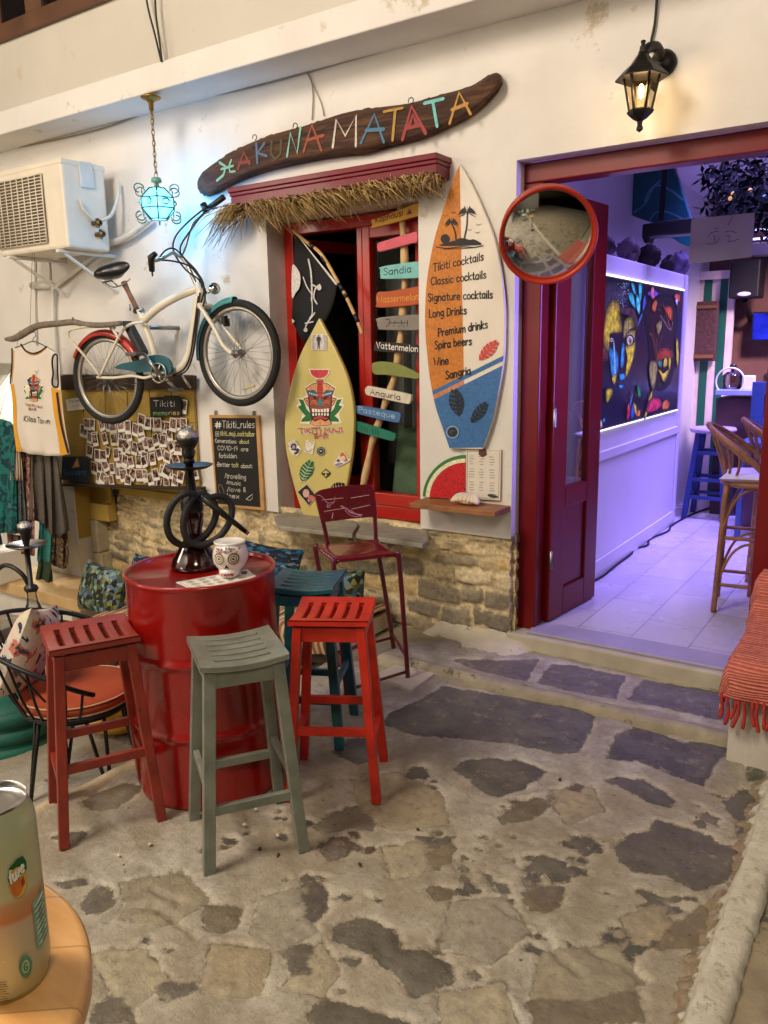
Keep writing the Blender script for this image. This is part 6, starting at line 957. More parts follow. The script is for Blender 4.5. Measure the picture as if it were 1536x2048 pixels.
# ------------------------------------------------------------------ low bench along the stone wall
STRP = pattern('mattress_stripes', [(206, 180, 140), (170, 96, 60), (214, 196, 160), (110, 60, 50), (190, 150, 110), (224, 206, 176), (150, 110, 80)], 7, .9, 'stripes')
bn = thing('bench', 'low bench with a striped mattress along the stone wall', 'bench', (-3.4, 3.5, -.2)); b = MB()
for x0, x1, ya_, z0, z1 in ((-4.55, -3.25, 3.02, -.20, -.06), (-3.235, -2.58, 3.28, .02, .15)):
    n_ = 20; G = [[Vector((x0+(x1-x0)*i/n_, yy, zz+.008*math.sin(i*1.3+yy*20))) for yy, zz in ((ya_+.01, z0), (ya_-.012, (z0+z1)/2), (ya_, z1-.02), (ya_+.03, z1), (3.5, z1+.01), (3.88, z1))] for i in range(n_+1)]; b.grid(G, 0, True, True); b.bx(x0, x1, ya_+.02, 3.88, z0, z1-.03)
b.build('mattress', STRP, bn); b = MB(); b.bx(-4.5, -3.27, 3.06, 3.85, -.55, -.205); b.bx(-3.2, -2.62, 3.32, 3.85, -.05, .018)
for x in (-2.62, -3.0): b.bx(x-.02, x+.02, 3.30, 3.33, -.1, .018)
b.build('frame', DARKW, bn)
LEAF = pattern('leaf_print', [(26, 32, 34), (104, 134, 146), (34, 40, 36), (136, 140, 66), (70, 98, 112), (24, 30, 32), (150, 172, 176), (90, 100, 52)], 34, .85, dist=.03); FEA = pattern('feather_print', [(14, 24, 44), (20, 70, 110), (12, 18, 34), (30, 110, 140), (14, 30, 60), (120, 140, 150)], 30, .85, stretch=(1, 1, 2.5), dist=.03)
def cush(name, mat, px, d_y, sx, sy, t, tilt, roll, yaw, label):
    c = Pl((0, d_y, 0), (0, -1, 0)).at(*px); R = rotz(yaw) @ Matrix.Rotation(math.radians(90-tilt), 3, 'X') @ Matrix.Rotation(roll, 3, 'Z'); b = MB(); pillow(b, c, sx, sy, t, R); return b.build(name, mat, None, label=label, cat='cushion')
cush('cushion', LEAF, (205, 1180), 3.42, .27, .185, .085, 18, .02, -.15, 'cushion printed with green and grey blue leaves on the striped mattress'); cush('cushion', FEA, (300, 1172), 3.45, .2, .22, .08, 15, .12, -.1, 'deep blue feather print cushion partly behind the red drum'); cush('cushion', FEA, (530, 1146), 3.62, .26, .19, .08, 22, -.05, .1, 'blue feather print cushion showing right of the skull mug'); cush('cushion', LEAF, (672, 1195), 3.66, .2, .17, .08, 16, .1, .1, 'leaf print cushion at the right end of the bench behind the metal chair')
# ------------------------------------------------------------------ drum and what stands on it
DC = Vector((-2.265, 2.085, 0)); DR = .283; dr = thing('oil_drum', 'glossy red oil drum used as a bar table', 'drum', DC); DM = M('drum_red', (150, 16, 12), .28, var=.14, vs=4, coat=.5, bump=.22, bs=5, stain=((84, 16, 14), 16, .67), edge=((92, 30, 24), .006))
b = MB(); pf = [(0, .005), (DR-.01, .005), (DR+.004, .0), (DR+.006, .012), (DR, .022)]
for zc_ in (.285, .57): pf += [(DR, zc_-.03), (DR+.003, zc_-.016), (DR+.011, zc_-.006), (DR+.012, zc_), (DR+.011, zc_+.006), (DR+.003, zc_+.016), (DR, zc_+.03)]
pf += [(DR, .845), (DR+.003, .85), (DR+.007, .858), (DR+.006, .866), (DR, .869), (DR-.006, .866), (DR-.009, .858), (DR-.012, .848), (0, .846)]; b.lathe([(r, z+.001) for r, z in pf], DC, 96)
va_ = np.array(b.v); ph_ = np.arctan2(va_[:, 1]-DC.y, va_[:, 0]-DC.x); rr_ = np.hypot(va_[:, 0]-DC.x, va_[:, 1]-DC.y); dn_ = np.where(rr_ > .2, -.010*sstep(.62, .80, fbm(ph_*2.2+20, va_[:, 2]*6, 3, 41))+.003*(fbm(ph_*4+9, va_[:, 2]*9, 2, 43)-.5), 0); b.v = [(DC.x+(x-DC.x)*(1+d_/max(r_, .01)), DC.y+(y-DC.y)*(1+d_/max(r_, .01)), z) for (x, y, z), d_, r_ in zip(b.v, dn_, rr_)]
b.build('barrel', DM, dr); b = MB(); b.lathe([(0, .848), (.03, .848), (.032, .856), (.0, .858)], DC+Vector((.02, .19, .001)), 16); b.build('bung', DM, dr)
hp = FLOOR(.848).at(392, 1135); hk = thing('hookah', 'tall dark glass hookah with looped black hose on the red drum', 'hookah', (hp.x, hp.y, .848)); b = MB(); b.lathe([(0, .849), (.088, .849), (.097, .856), (.096, .868), (.086, .89), (.064, .925), (.045, .955), (.035, .985), (.033, 1.0), (.040, 1.03), (.043, 1.065), (.036, 1.085)], (hp.x, hp.y, 0), 32); b.build('glass_base', M('smoky_glass', (38, 14, 10), .08, spec=.7, coat=.6), hk)
HM = M('gunmetal', (34, 36, 32), .42, .6); b = MB(); b.lathe([(.040, 1.075), (.043, 1.085), (.042, 1.11), (.034, 1.13), (.022, 1.15), (.019, 1.19), (.015, 1.24), (.015, 1.262), (.022, 1.265), (.018, 1.285), (.0, 1.29)], (hp.x, hp.y, 0), 24); b.tube([(hp.x, hp.y, 1.135), (hp.x+.05, hp.y+.035, 1.15)], .011, 8); b.build('stem', HM, hk)
b = MB(); b.lathe([(.015, 1.243), (.07, 1.245), (.088, 1.255), (.09, 1.258), (.07, 1.251), (.015, 1.249)], (hp.x, hp.y, 0), 36); b.build('tray', HM, hk); b = MB(); b.lathe([(.016, 1.275), (.022, 1.29), (.026, 1.31), (.022, 1.318), (.034, 1.335), (.042, 1.352), (.043, 1.364), (.038, 1.366)], (hp.x, hp.y, 0), 24); b.build('bowl', BLK, hk); b = MB(); b.lathe([(.041, 1.362), (.042, 1.372), (.036, 1.385), (.03, 1.392), (.012, 1.398), (0, 1.40)], (hp.x, hp.y, 0), 24); b.tube(cr([(hp.x+.02*math.cos(t), hp.y+.02*math.sin(t), 1.402+.006*math.sin(3*t)) for t in np.linspace(0, 5, 9)], 3), .004, 5); b.build('foil', M('foil', (180, 178, 172), .3, 1, bump=.6, bs=120), hk)
hn = Vector((-hp.x, -hp.y, 0)).normalized(); HP = Pl(hp, hn); ZH = lambda *p: zm(p, .2995, 240, 840); b = MB(); hs = ZH((500, 500), (440, 490), (362, 548), (314, 660), (330, 772), (400, 830), (490, 822), (580, 760), (636, 655), (632, 560), (580, 508), (520, 500), (468, 545), (430, 640), (426, 742), (470, 818), (560, 832), (660, 782), (728, 690), (748, 595), (720, 528), (660, 508), (600, 520), (540, 520)); b.tube(cr([HP.at(x, y, .06+.03*math.sin(i*.55)) for i, (x, y) in enumerate(hs)], 6), .0135, 10); b.build('hose', M('hose_rubber', (24, 24, 26), .55, bump=.3, bs=160), hk)
b = MB(); b.tube([HP.at(*q, .10) for q in ZH((556, 520), (700, 636), (842, 748))], [.014, .012, .009], 10); hd_ = b.build('mouthpiece', HM, hk); b = MB(); b.tube([HP.at(*q, .10) for q in ZH((836, 744), (856, 760))], .008, 8); b.build('tip', STEEL, hd_)
# skull mug
sk = FLOOR(.850).at(463, 1150); sm = thing('skull_mug', 'white ceramic skull mug painted with coloured swirls on the drum', 'mug', (sk.x, sk.y, .85)); CER = M('white_ceramic', (232, 228, 224), .22, var=.02, coat=.5); fdir = (Vector((-sk.x, -sk.y, 0)).normalized()+Vector((-RGT.x, -RGT.y, 0))*.22).normalized(); Rk = Matrix((Vector((fdir.y, -fdir.x, 0))*-1, fdir*-1, Vector((0, 0, 1)))).transposed()
def skl(p):
    z = p.z; q = Vector(p)
    if z < -.01: k = float(1-.24*sstep(.01, .075, -z)); q.x *= k; q.y = q.y*k*(1 if q.y < 0 else .7)-.010*float(sstep(.02, .07, -z))
    if z > .052: q.z = .052
    return q
b = MB(); cs = Vector((sk.x, sk.y, .850+.076)); b.ell(cs, (.066, .078, .076), Rk, 32, 24, 0, skl); b.ell(cs+Rk @ Vector((0, -.026, -.052)), (.040, .050, .026), Rk, 20, 12); b.lathe([(.058, .05), (.06, .058), (.054, .060), (.048, .045), (.0, .0)], cs, 28); b.build('skull', CER, sm)
class PlC:      # wraps paint round the front of the skull
    n = fdir
    def at(s, x, y, off=0.0):
        v = Vector((x, 0, y)); yj = -.026-.050*math.sqrt(max(0, 1-(x/.040)**2-((y+.052)/.026)**2)) if (x/.040)**2+((y+.052)/.026)**2 < 1 else 0; yy = -.078*math.sqrt(max(.02, 1-(x/.066)**2-(y/.08)**2)); p = Vector((x, yy, y))
        if y < -.01: p = Vector((x, yy*float(1-.24*sstep(.01, .075, -y))-.010*float(sstep(.02, .07, -y)), y))
        p.y = min(p.y, yj)
        return cs+Rk @ p+fdir*off
A = Art(PlC(), .003, .0005)
for sg in (-1, 1):
    for c, r in (((210, 200, 170), .021), ((70, 60, 60), .0185), ((216, 206, 180), .015), ((96, 70, 70), .011), ((214, 206, 184), .008), ((40, 34, 40), .004)): A.disc(c, .027*sg, .006, r*1.05, r*1.12, 20)
A.poly((20, 16, 18), [(0, -.014), (.010, -.034), (.002, -.030), (-.002, -.030), (-.010, -.034)])
for k in range(26): A.disc(random.choice([(190, 90, 90), (80, 110, 150), (210, 150, 80), (120, 80, 130), (70, 130, 120)]), random.uniform(-.045, .045), random.uniform(.030, .046), .004, .003, 8)
for k in range(14): A.disc(random.choice([(190, 90, 90), (80, 110, 150), (210, 150, 80), (220, 150, 150)]), -.022+.0034*k, -.058+.003*(k % 3), .003, .005, 8)
A.stroke((60, 50, 50), [(-.024, -.049), (0, -.052), (.024, -.049)], -.0016)
A.build('painted_swirls', sm); b = MB(); b.tube(cr([cs+Rk @ Vector(q) for q in ((0, .070, .035), (0, .105, .03), (0, .115, -.01), (0, .085, -.04), (0, .05, -.045))], 5), .009, 8); b.build('handle', CER, sm)
mq = [FLOOR(.849).at(*q) for q in ((352, 1166), (388, 1188), (526, 1158), (495, 1140))]; mq = [Vector((DC.x, DC.y, p.z))+(Vector((p.x-DC.x, p.y-DC.y, 0))*min(1, .262/math.hypot(p.x-DC.x, p.y-DC.y))) for p in mq]; b = MB(); b.prism(mq, (0, 0, .003)); mn = b.build('drum_menu', PW, None, label='printed white menu card lying on the red drum', cat='menu')
class PlQ:
    n = Vector((0, 0, 1))
    def at(s, x, y, off=0.0): u, v = x/100, y/100; return (mq[1]*(1-u)+mq[2]*u)*(1-v)+(mq[0]*(1-u)+mq[3]*u)*v+Vector((0, 0, .0034+off))
A = Art(PlQ(), 0, .0001); A.stroke((90, 70, 60), [(3, 6), (97, 6), (97, 94), (3, 94), (3, 6)], 1.2, False)
for r_ in range(3):
    for c_ in range(5):
        for k in range(4): A.stroke((120, 116, 112), [(10+c_*16, 20+r_*26+k*4.6), (16+c_*16+random.uniform(0, 5), 20+r_*26+k*4.6)], 1.6)
A.poly((70, 40, 44), [(84, 60), (90, 50), (95, 66), (96, 84), (88, 88)]); A.poly((40, 60, 44), [(4, 8), (10, 10), (8, 18)]); A.build('print', mn)
# ------------------------------------------------------------------ bar stools
def make_stool(mat, label):
    st_ = thing('bar_stool', label, 'stool', (0, 0, 0), 'slatted wooden bar stools round the drum'); b = MB(); Lx, Ly, zt2 = .145, .15, .70
    cz = lambda x: .014*(x/Lx)**2
    def slat(x0, x1, y0_, y1_, th=.022):
        G1 = [[Vector((x, y, zt2+cz(x)-(0.004 if y in (y0_, y1_) else 0))) for y in (y0_, y0_+.003, y0_+.007, y1_-.007, y1_-.003, y1_)] for x in np.linspace(x0, x1, 8)]; b.grid(G1, 0, True)
        G2 = [[Vector((x, y, zt2+cz(x)-th)) for y in (y0_, y1_)] for x in np.linspace(x0, x1, 8)]; b.grid(G2, 0, True, True)
        for yy, fl_ in ((y0_, False), (y1_, True)): b.grid([[Vector((x, yy, zt2+cz(x)-th)), Vector((x, yy, zt2+cz(x)-.004))] for x in np.linspace(x0, x1, 8)], 0, False, not fl_)
        for xx, fl_ in ((x0, True), (x1, False)): b.grid([[Vector((xx, y, zt2+cz(xx)-th)), Vector((xx, y, zt2+cz(xx)-.004))] for y in (y0_, y1_)], 0, False, not fl_)
    slat(-Lx, -Lx+.052, -Ly, Ly); slat(Lx-.052, Lx, -Ly, Ly); ys2 = np.linspace(-Ly, Ly, 7); gap = .016
    for k in range(6): slat(-Lx+.052, Lx-.052, ys2[k]+(gap/2 if k else 0), ys2[k+1]-(gap/2 if k < 5 else 0))
    b.build('seat', mat, st_); tz, bzz = zt2-.020, 0.0; T_ = lambda sx_, sy_, z: Vector((sx_*(.112+(.160-.112)*(1-z/tz)), sy_*(.118+(.168-.118)*(1-z/tz)), z))
    for sx_ in (-1, 1):
        for sy_ in (-1, 1): b = MB(); b.bar(T_(sx_, sy_, tz), T_(sx_, sy_, 0), .040, .034, (0, 1, 0), 0, .040, .034); b.build('leg', mat, st_, bevel=.003)
    b = MB()
    for s_ in (-1, 1): b.bar(T_(-1, s_, .65), T_(1, s_, .65), .02, .058); b.bar(T_(s_, -1, .651), T_(s_, 1, .651), .02, .056)
    b.build('apron', mat, st_, bevel=.002)
    for s_ in (-1, 1):
        b = MB(); b.bar(T_(-1, s_, .21), T_(1, s_, .21), .02, .032); b.build('stretcher', mat, st_, bevel=.002); b = MB(); b.bar(T_(s_, -1, .275), T_(s_, 1, .275), .02, .032); b.build('stretcher', mat, st_, bevel=.002)
    return st_
def smat(n, c, st): return M(n, c, .42, var=.22, vs=12, coat=.05, bump=.3, bs=32, stain=st, edge=(st[0], .007))
SMT = [smat('stool_grey', (124, 129, 118), ((162, 158, 140), 34, .64)), smat('stool_brick', (142, 46, 32), ((90, 40, 32), 30, .62)), smat('stool_scarlet', (196, 40, 18), ((146, 40, 26), 26, .645)), smat('stool_navy', (26, 84, 108), ((30, 104, 92), 6, .52))]
LBS = ['grey slatted bar stool standing in front of the red drum', 'dull brick red slatted bar stool left of the drum', 'bright scarlet slatted bar stool right of the drum', 'dark blue and green slatted bar stool behind the scarlet one']
proto = make_stool(SMT[0], LBS[0])
for k, (x, y, a) in enumerate(((-1.852, 1.842, 55), (-2.40, 1.665, 152), (-1.80, 2.315, 119), (-2.16, 2.60, 25))):
    o = proto if k == 0 else copy_tree(proto); o.location = (x, y, gz(x, y)); o.rotation_euler = (0, 0, math.radians(a)); o['label'] = LBS[k]
    if k:
        for ch in [c for c in COL.objects if c.parent == o]: ch.material_slots[0].link = 'OBJECT'; ch.material_slots[0].material = SMT[k]
# tall metal chair
hc = thing('metal_chair', 'tall dark red metal bar chair with peeling paint against the stone wall', 'chair', (-2.25, 3.25, 0)); HCM = M('maroon_metal', (104, 10, 26), .28, var=.12, coat=.4, stain=((206, 150, 150), 24, .665)); HCL = M('maroon_tube', (92, 12, 26), .35, var=.15, coat=.3); SZ = .70; pz = FLOOR(SZ); fl_, fr_, br_, bl_ = pz.at(667, 1118), pz.at(798, 1104), pz.at(754, 1078), pz.at(645, 1096); bl_ = fl_+(br_-fr_)
b = MB(); G = []
for i in range(13):
    u = i/12; G.append([(fl_*(1-u)+fr_*u)*(1-v)+(bl_*(1-u)+br_*u)*v+Vector((0, 0, -.012*math.sin(u*3.14)*math.sin(v*3.14)-(.02 if v in (0., 1.) else 0)-(.015 if u in (0., 1.) else 0))) for v in (0., .05, .2, .4, .6, .8, .95, 1.)])
b.grid(G, 0, True); b.build('seat', HCM, hc, solid=.006); ft = {'fl': FLOOR(0).at(694, 1400), 'fr': FLOOR(0).at(816, 1360), 'br': FLOOR(0).at(788, 1300)}; ft['bl'] = ft['fl']+(ft['br']-ft['fr'])
for k_, tp_ in (('fl', fl_), ('fr', fr_), ('br', br_), ('bl', bl_)): b = MB(); b.tube(cr([tp_*.96+(fl_+br_)/2*.04+Vector((0, 0, -.008)), tp_+Vector((0, 0, -.035)), ft[k_]*.5+tp_*.5, ft[k_]], 4), .0125, 10); b.build('leg', HCL, hc)
for a_, c_, t in (('fl', 'bl', .82), ('fr', 'br', .82), ('bl', 'br', .88), ('fl', 'fr', .93)): tops = {'fl': fl_, 'fr': fr_, 'br': br_, 'bl': bl_}; b = MB(); b.tube([tops[a_]*(1-t)+ft[a_]*t, tops[c_]*(1-t)+ft[c_]*t], .008, 8); b.build('stretcher', HCL, hc)
bd_ = (br_-bl_); up_ = Vector((0, 0, 1)); bkv = (bl_-fl_).normalized()*.05; PL2 = Pl((bl_+br_)/2+bkv*.5, Vector((bd_.y, -bd_.x, 0))); 
if PL2.n.y > 0: PL2.n = -PL2.n
for q in ([(660, 1108), (650, 1060), (640, 1020), (634, 995)], [(752, 1082), (750, 1040), (748, 1000)]): b = MB(); b.tube(cr([PL2.at(*p) for p in q], 4), .011, 8); b.build('back_post', HCL, hc)
b = MB(); b = MB(); bq = [(630, 992), (634, 984), (650, 978), (690, 972), (735, 969), (745, 974), (750, 990), (752, 1015), (750, 1032), (700, 1038), (648, 1044), (642, 1036), (636, 1012)]; b.prism([PL2.at(p.x, p.y, .012) for p in cr([Vector((*q, 0)) for q in bq], 4, True)], PL2.n*-.006); bo = b.build('backrest', HCM, hc, bevel=.002); A = Art(PL2, .0128, .0002); CH2 = (214, 176, 150)
for q in ([(644, 1000), (686, 996)], [(648, 1023), (690, 1016)], [(702, 996), (738, 990)], [(704, 1018), (740, 1010)]): A.stroke(CH2, q, 1.3)
for q in ([(634, 990), (642, 992), (650, 1000), (656, 1006), (668, 1004)], [(654, 1012), (660, 1010), (668, 1004), (670, 994)], [(656, 1008), (654, 1014), (660, 1014)], [(682, 1012), (694, 1018), (700, 1024), (712, 1028), (724, 1030)], [(690, 1020), (700, 1030), (716, 1034)], [(700, 1020), (722, 1034)], [(664, 1036), (666, 1026)]): A.stroke((206, 150, 156), q, random.uniform(1, 2.2))
A.build('bare_scratches', bo)
# ------------------------------------------------------------------ wire chair, painted tyres, small hookah
zc0 = -.2; wc = FLOOR(zc0).at(165, 1515); wc = FLOOR(.27).at(158, 1388); wc.z = -.15; ch_ = thing('wire_chair', 'black wire garden chair with an orange seat pad left of the drum', 'chair', wc); WM = M('black_wire', (24, 24, 28), .4, .3); fdx = Vector((.80, .60, 0)).normalized(); sdx = Vector((fdx.y, -fdx.x, 0)); C3 = lambda f, s_, z: wc+fdx*f+sdx*s_+Vector((0, 0, z))
seat = lambda a, r=.225, z=.40: C3(r*math.cos(a), r*math.sin(a), z)
def rim(a):     # a = 0 at the back
    z = .43+.33*max(0, math.cos(a/1.9))**1.3; return C3(-.36*math.cos(a)*(1.0 if math.cos(a) > 0 else .72), .335*math.sin(a), z)
b = MB(); b.tube([seat(a) for a in np.linspace(0, 6.283, 41)[:-1]], .010, 8, True); b.tube([seat(a, .20, .375) for a in np.linspace(0, 6.283, 41)[:-1]], .006, 6, True); b.tube([rim(a) for a in np.linspace(-2.2, 2.2, 41)], .010, 8)
for k in range(19):
    a = -2.05+k*4.1/18; p, q = rim(a), seat(math.pi-a*.86 if True else 0); q = seat(math.pi+a*.9) if False else C3(-.225*math.cos(a*.9), .225*math.sin(a*.9), .40)
    m_ = (p+q)/2+Vector((0, 0, -.03)); b.tube(cr([p, m_, q], 5), .0055, 6)
for k in range(4): a = -1.2+k*.8; b.tube(cr([rim(a)+Vector((0, 0, .0)), rim(a+.2)+Vector((0, 0, -.05)), C3(-.27*math.cos(a+.2), .25*math.sin(a+.2), .5)], 5), .005, 6)
b.build('wire_shell', WM, ch_)
for a in (.7, 2.4, 3.9, 5.5):
    b = MB(); b.tube([seat(a, .17, .38), seat(a+.15, .235, 0.0)], .008, 8); b.tube([seat(a+.45, .17, .38), seat(a+.15, .235, .0)], .008, 8); b.build('leg', WM, ch_)
b = MB(); b.lathe([(0, .405), (.19, .405), (.225, .415), (.235, .435), (.225, .455), (.18, .468), (0, .474)], wc, 40); po = b.build('seat_pad', M('orange_pad', (176, 78, 44), .85, var=.12, bump=.15, bs=150), ch_); b = MB()
for z in (.417, .454): b.tube([seat(a, .229, z) for a in np.linspace(0, 6.283, 41)[:-1]], .0035, 6, True)
b.build('piping', M('cream_piping', (214, 186, 150), .8), po)
b = MB(); pillow(b, C3(-.20, -.02, .62), .21, .19, .07, rotz(math.atan2(sdx.y, sdx.x)) @ Matrix.Rotation(math.radians(68), 3, 'X') @ Matrix.Rotation(.3, 3, 'Z')); b.build('cushion', pattern('jungle_print', [(36, 110, 108), (40, 50, 76), (222, 208, 190), (226, 214, 198), (222, 208, 190), (206, 120, 100), (60, 80, 90), (216, 200, 180)], 13, .85, 'noise', dist=.08), None, label='white cushion with palm leaf and flower print in the black wire chair', cat='cushion')
def tyre_pouf(c, R, h, col, label):
    t = thing('tyre_pouf', label, 'pouf', c); b = MB(); pf = []
    for k in range(3):
        z0 = h*k/3; pf += [(R-.03, z0+.005), (R-.006, z0+.02), (R, z0+h/6), (R-.006, z0+h/3-.02), (R-.03, z0+h/3-.005)]
    b.lathe([(0, .004)]+pf, c, 40); b.build('tyre', M('tyre_'+label.split()[0], col, .6, var=.2, bump=.35, bs=40), t); b = MB(); b.lathe([(R-.03, h-.004), (R-.05, h+.02), (R*.5, h+.035), (0, h+.04)], c, 36); b.build('seat', M('tyre_'+label.split()[0], col, .6), t); return t
tyre_pouf(FLOOR(-.17).at(240, 1448), .16, .25, (196, 150, 40), 'mustard painted tyre pouf behind the wire chair'); tyre_pouf(Vector((-3.75, 2.08, -.28)), .26, .26, (20, 96, 82), 'teal painted tyre pouf at the left edge behind the wire chair')
tb_ = FLOOR(.268).at(72, 1266); tb_.z = -.26; tt = thing('low_table', 'low dark table under the small hookah', 'table', tb_); b = MB(); b.lathe([(0, .50), (.22, .50), (.225, .51), (.22, .525), (0, .527)], tb_, 32); b.build('table_top', DARKW, tt); b = MB(); b.tube([tb_, tb_+Vector((0, 0, .5))], .025, 10); b.lathe([(0, .0), (.15, .0), (.15, .012), (.02, .03)], tb_, 24); b.build('pedestal', BLK, tt)
h2 = tb_+Vector((0, 0, .528)); k2 = thing('hookah', 'small clear glass hookah with black stem at the left edge', 'hookah', h2); b = MB(); b.lathe([(0, .002), (.06, .002), (.075, .03), (.07, .07), (.045, .12), (.028, .17), (.022, .21), (.028, .235), (.024, .237)], h2, 28); b.build('glass_base', clear('clear_glass', (.82, .84, .84), .25, .05), k2)
b = MB(); b.lathe([(0, .225), (.03, .228), (.036, .24), (.030, .255), (.013, .265), (.013, .47), (0, .47)], h2, 20); b.tube(cr([h2+Vector((-.02, 0, .255)), h2+Vector((-.04, -.02, .32)), h2+Vector((-.12, -.05, .36)), h2+Vector((-.22, -.06, .30)), h2+Vector((-.30, -.06, .18))], 6), .012, 8); b.build('stem', BLK, k2); b = MB(); b.lathe([(.0, .462), (.08, .464), (.098, .474), (.098, .478), (.0, .468)], h2, 32); b.build('tray', M('tray_silver', (120, 120, 122), .25, .9), k2); b = MB(); b.lathe([(.012, .46), (.018, .49), (.022, .52), (.038, .555), (.036, .566), (0, .566)], h2, 24); b.build('bowl', BLK, k2); b = MB(); b.lathe([(.036, .565), (.034, .58), (.015, .592), (0, .595)], h2, 20); b.build('foil', M('foil', (180, 178, 172), .3, 1), k2)
b = MB(); b.box(tb_+Vector((.05, -.14, .532)), (.12, .17, .006), rotz(.5)); b.build('leaflet', PW, None, label='white leaflet on the low table under the small hookah', cat='leaflet')
# ------------------------------------------------------------------ step edge, pavers, cover, kerb, bench with blanket
b = MB(); G = []
for y in np.linspace(.6, 3.1, 40): j = .012*math.sin(y*7)+.01*math.sin(y*19); G.append([Vector((-2.645+j, y, -.12)), Vector((-2.640+j, y, -.01)), Vector((-2.622+j, y, .012)), Vector((-2.575+j*1.4, y, .012)), Vector((-2.56+j*1.4, y, -.01))])
b.grid(G, 0, True); o = b.build('step_edge', M('pale_cement', (186, 172, 142), .85, var=.15, vs=14, bump=.5, bs=50), None, base=(0, 0, 0)); o['kind'] = 'structure'
b = MB(); b.prism([FLOOR(.016).at(*q) for q in ((752, 1347), (822, 1380), (890, 1332), (815, 1318))], (0, 0, -.04)); o = b.build('paver', M('concrete_cover', (196, 186, 168), .8, var=.12, vs=10, bump=.4, bs=40), None, bevel=.004); o['kind'] = 'structure'
b = MB(); G = []
for x in np.linspace(-2.35, .6, 90): j = .012*math.sin(x*9)+.008*math.sin(x*23); G.append([Vector((x, 3.395+j, -.01)), Vector((x, 3.405+j, .028)), Vector((x, 3.425+j, .042)), Vector((x, 3.47+j*.5, .040)), Vector((x, 3.50+j*.5, .018))])
b.grid(G); o = b.build('gutter_edge', M('mossy_cement', (164, 154, 132), .85, var=.15, vs=14, bump=.6, bs=50, stain=((96, 92, 58), 16, .60)), None, base=(0, 0, 0)); o['kind'] = 'structure'
KM = bpy.data.materials.new('whitewashed_kerb'); KM.use_nodes = True; nt = KM.node_tree; N = nt.nodes; L = nt.links; tb = N['Principled BSDF']; gtc = N.new('ShaderNodeTexCoord'); sz_ = N.new('ShaderNodeSeparateXYZ'); L.new(gtc.outputs['Object'], sz_.inputs[0]); na, nb_, nd = nz(9, 8, .7), nz(34, 8, .75), nz(70, 6, .7)
lim = ramp(math_('ADD', sz_.outputs[2], math_('ADD', math_('MULTIPLY', math_('SUBTRACT', na.outputs[0], .5), .12), math_('MULTIPLY', math_('SUBTRACT', nb_.outputs[0], .5), .07))), (.020, 0.0), (.030, 1.0))
whi = mix(ramp(nb_.outputs[0], (.36, .7), (.46, 0.0)), ramp(na.outputs[0], (.3, lin((196, 190, 168))), (.7, lin((224, 220, 204)))), lin((150, 142, 116))); whi = mix(ramp(nd.outputs[0], (.62, 0.0), (.68, .6)), whi, lin((120, 110, 88)))
L.new(mix(lim, ramp(nb_.outputs[0], (.3, lin((120, 104, 80))), (.7, lin((176, 158, 132)))), whi), tb.inputs['Base Color']); tb.inputs['Roughness'].default_value = .85; bp = N.new('ShaderNodeBump'); bp.inputs['Strength'].default_value = .9; bp.inputs['Distance'].default_value = .01; L.new(math_('ADD', nb_.outputs[0], math_('MULTIPLY', lim, .3)), bp.inputs['Height']); L.new(bp.outputs[0], tb.inputs['Normal'])
b = MB(); G = []
for y in np.concatenate([np.linspace(-6, .8, 60), np.linspace(.82, 3.2, 520)]):
    j2 = .45*(float(fbm(np.array([y*4.]), np.array([9.]), 2, 6)[0])-.5)+.6*(float(fbm(np.array([y*23.]), np.array([4.]), 4, 61)[0])-.5); r_ = [float(v)-.5 for v in fbm(np.full(14, y*26.), np.arange(14)*2.3, 4, 15)]; G.append([Vector((xx+j2*k2+.010*r_[13-i], y, zz+.010*r_[i])) for i, (xx, zz, k2) in enumerate(((-.405, -.03, .12), (-.385, .004, .12), (-.368, .014, .10), (-.356, .026, .08), (-.346, .046, .04), (-.339, .070, .02), (-.332, .096, .012), (-.328, .118, .010), (-.321, .128, .01), (-.300, .131, .01), (-.278, .132, .01), (-.260, .131, .01), (-.244, .127, .02), (-.232, .09, .02)))])
b.grid(G, 0, True, True); o = b.build('kerb', KM, None, base=(0, 0, 0)); o['kind'] = 'structure'
b = MB(); b.bx(-.245, 6, -9, 3.28, -.02, .108); o = b.build('terrace', M('terrace_cement', (150, 138, 114), .85, var=.25, vs=9, bump=.5, bs=40, stain=((84, 80, 72), 4.5, .55)), None, base=(0, 0, 0)); o['kind'] = 'structure'
b = MB(); b.bx(-.535, .9, 3.285, YW-.001, -.02, .405); b.bx(-.535, .9, 3.285, YW-.001, .405, .42); b.build('masonry_bench', M('bench_white', (206, 200, 188), .8, var=.08, bump=.3, bs=18), None, bevel=.02, label='white masonry bench under the salmon blanket right of the doorway', cat='bench')
bl = thing('blanket', 'salmon knitted blanket with red tassels draped over the white bench', 'blanket', (-.2, 3.5, .42)); BLM = bpy.data.materials.new('knit'); BLM.use_nodes = True; nt = BLM.node_tree; N = nt.nodes; L = nt.links; tb = N['Principled BSDF']; gtc = N.new('ShaderNodeTexCoord'); wv = N.new('ShaderNodeTexWave'); wv.bands_direction = 'Y'; wv.inputs['Scale'].default_value = 26; wv.inputs['Distortion'].default_value = 1.2; wv.inputs['Detail'].default_value = 2
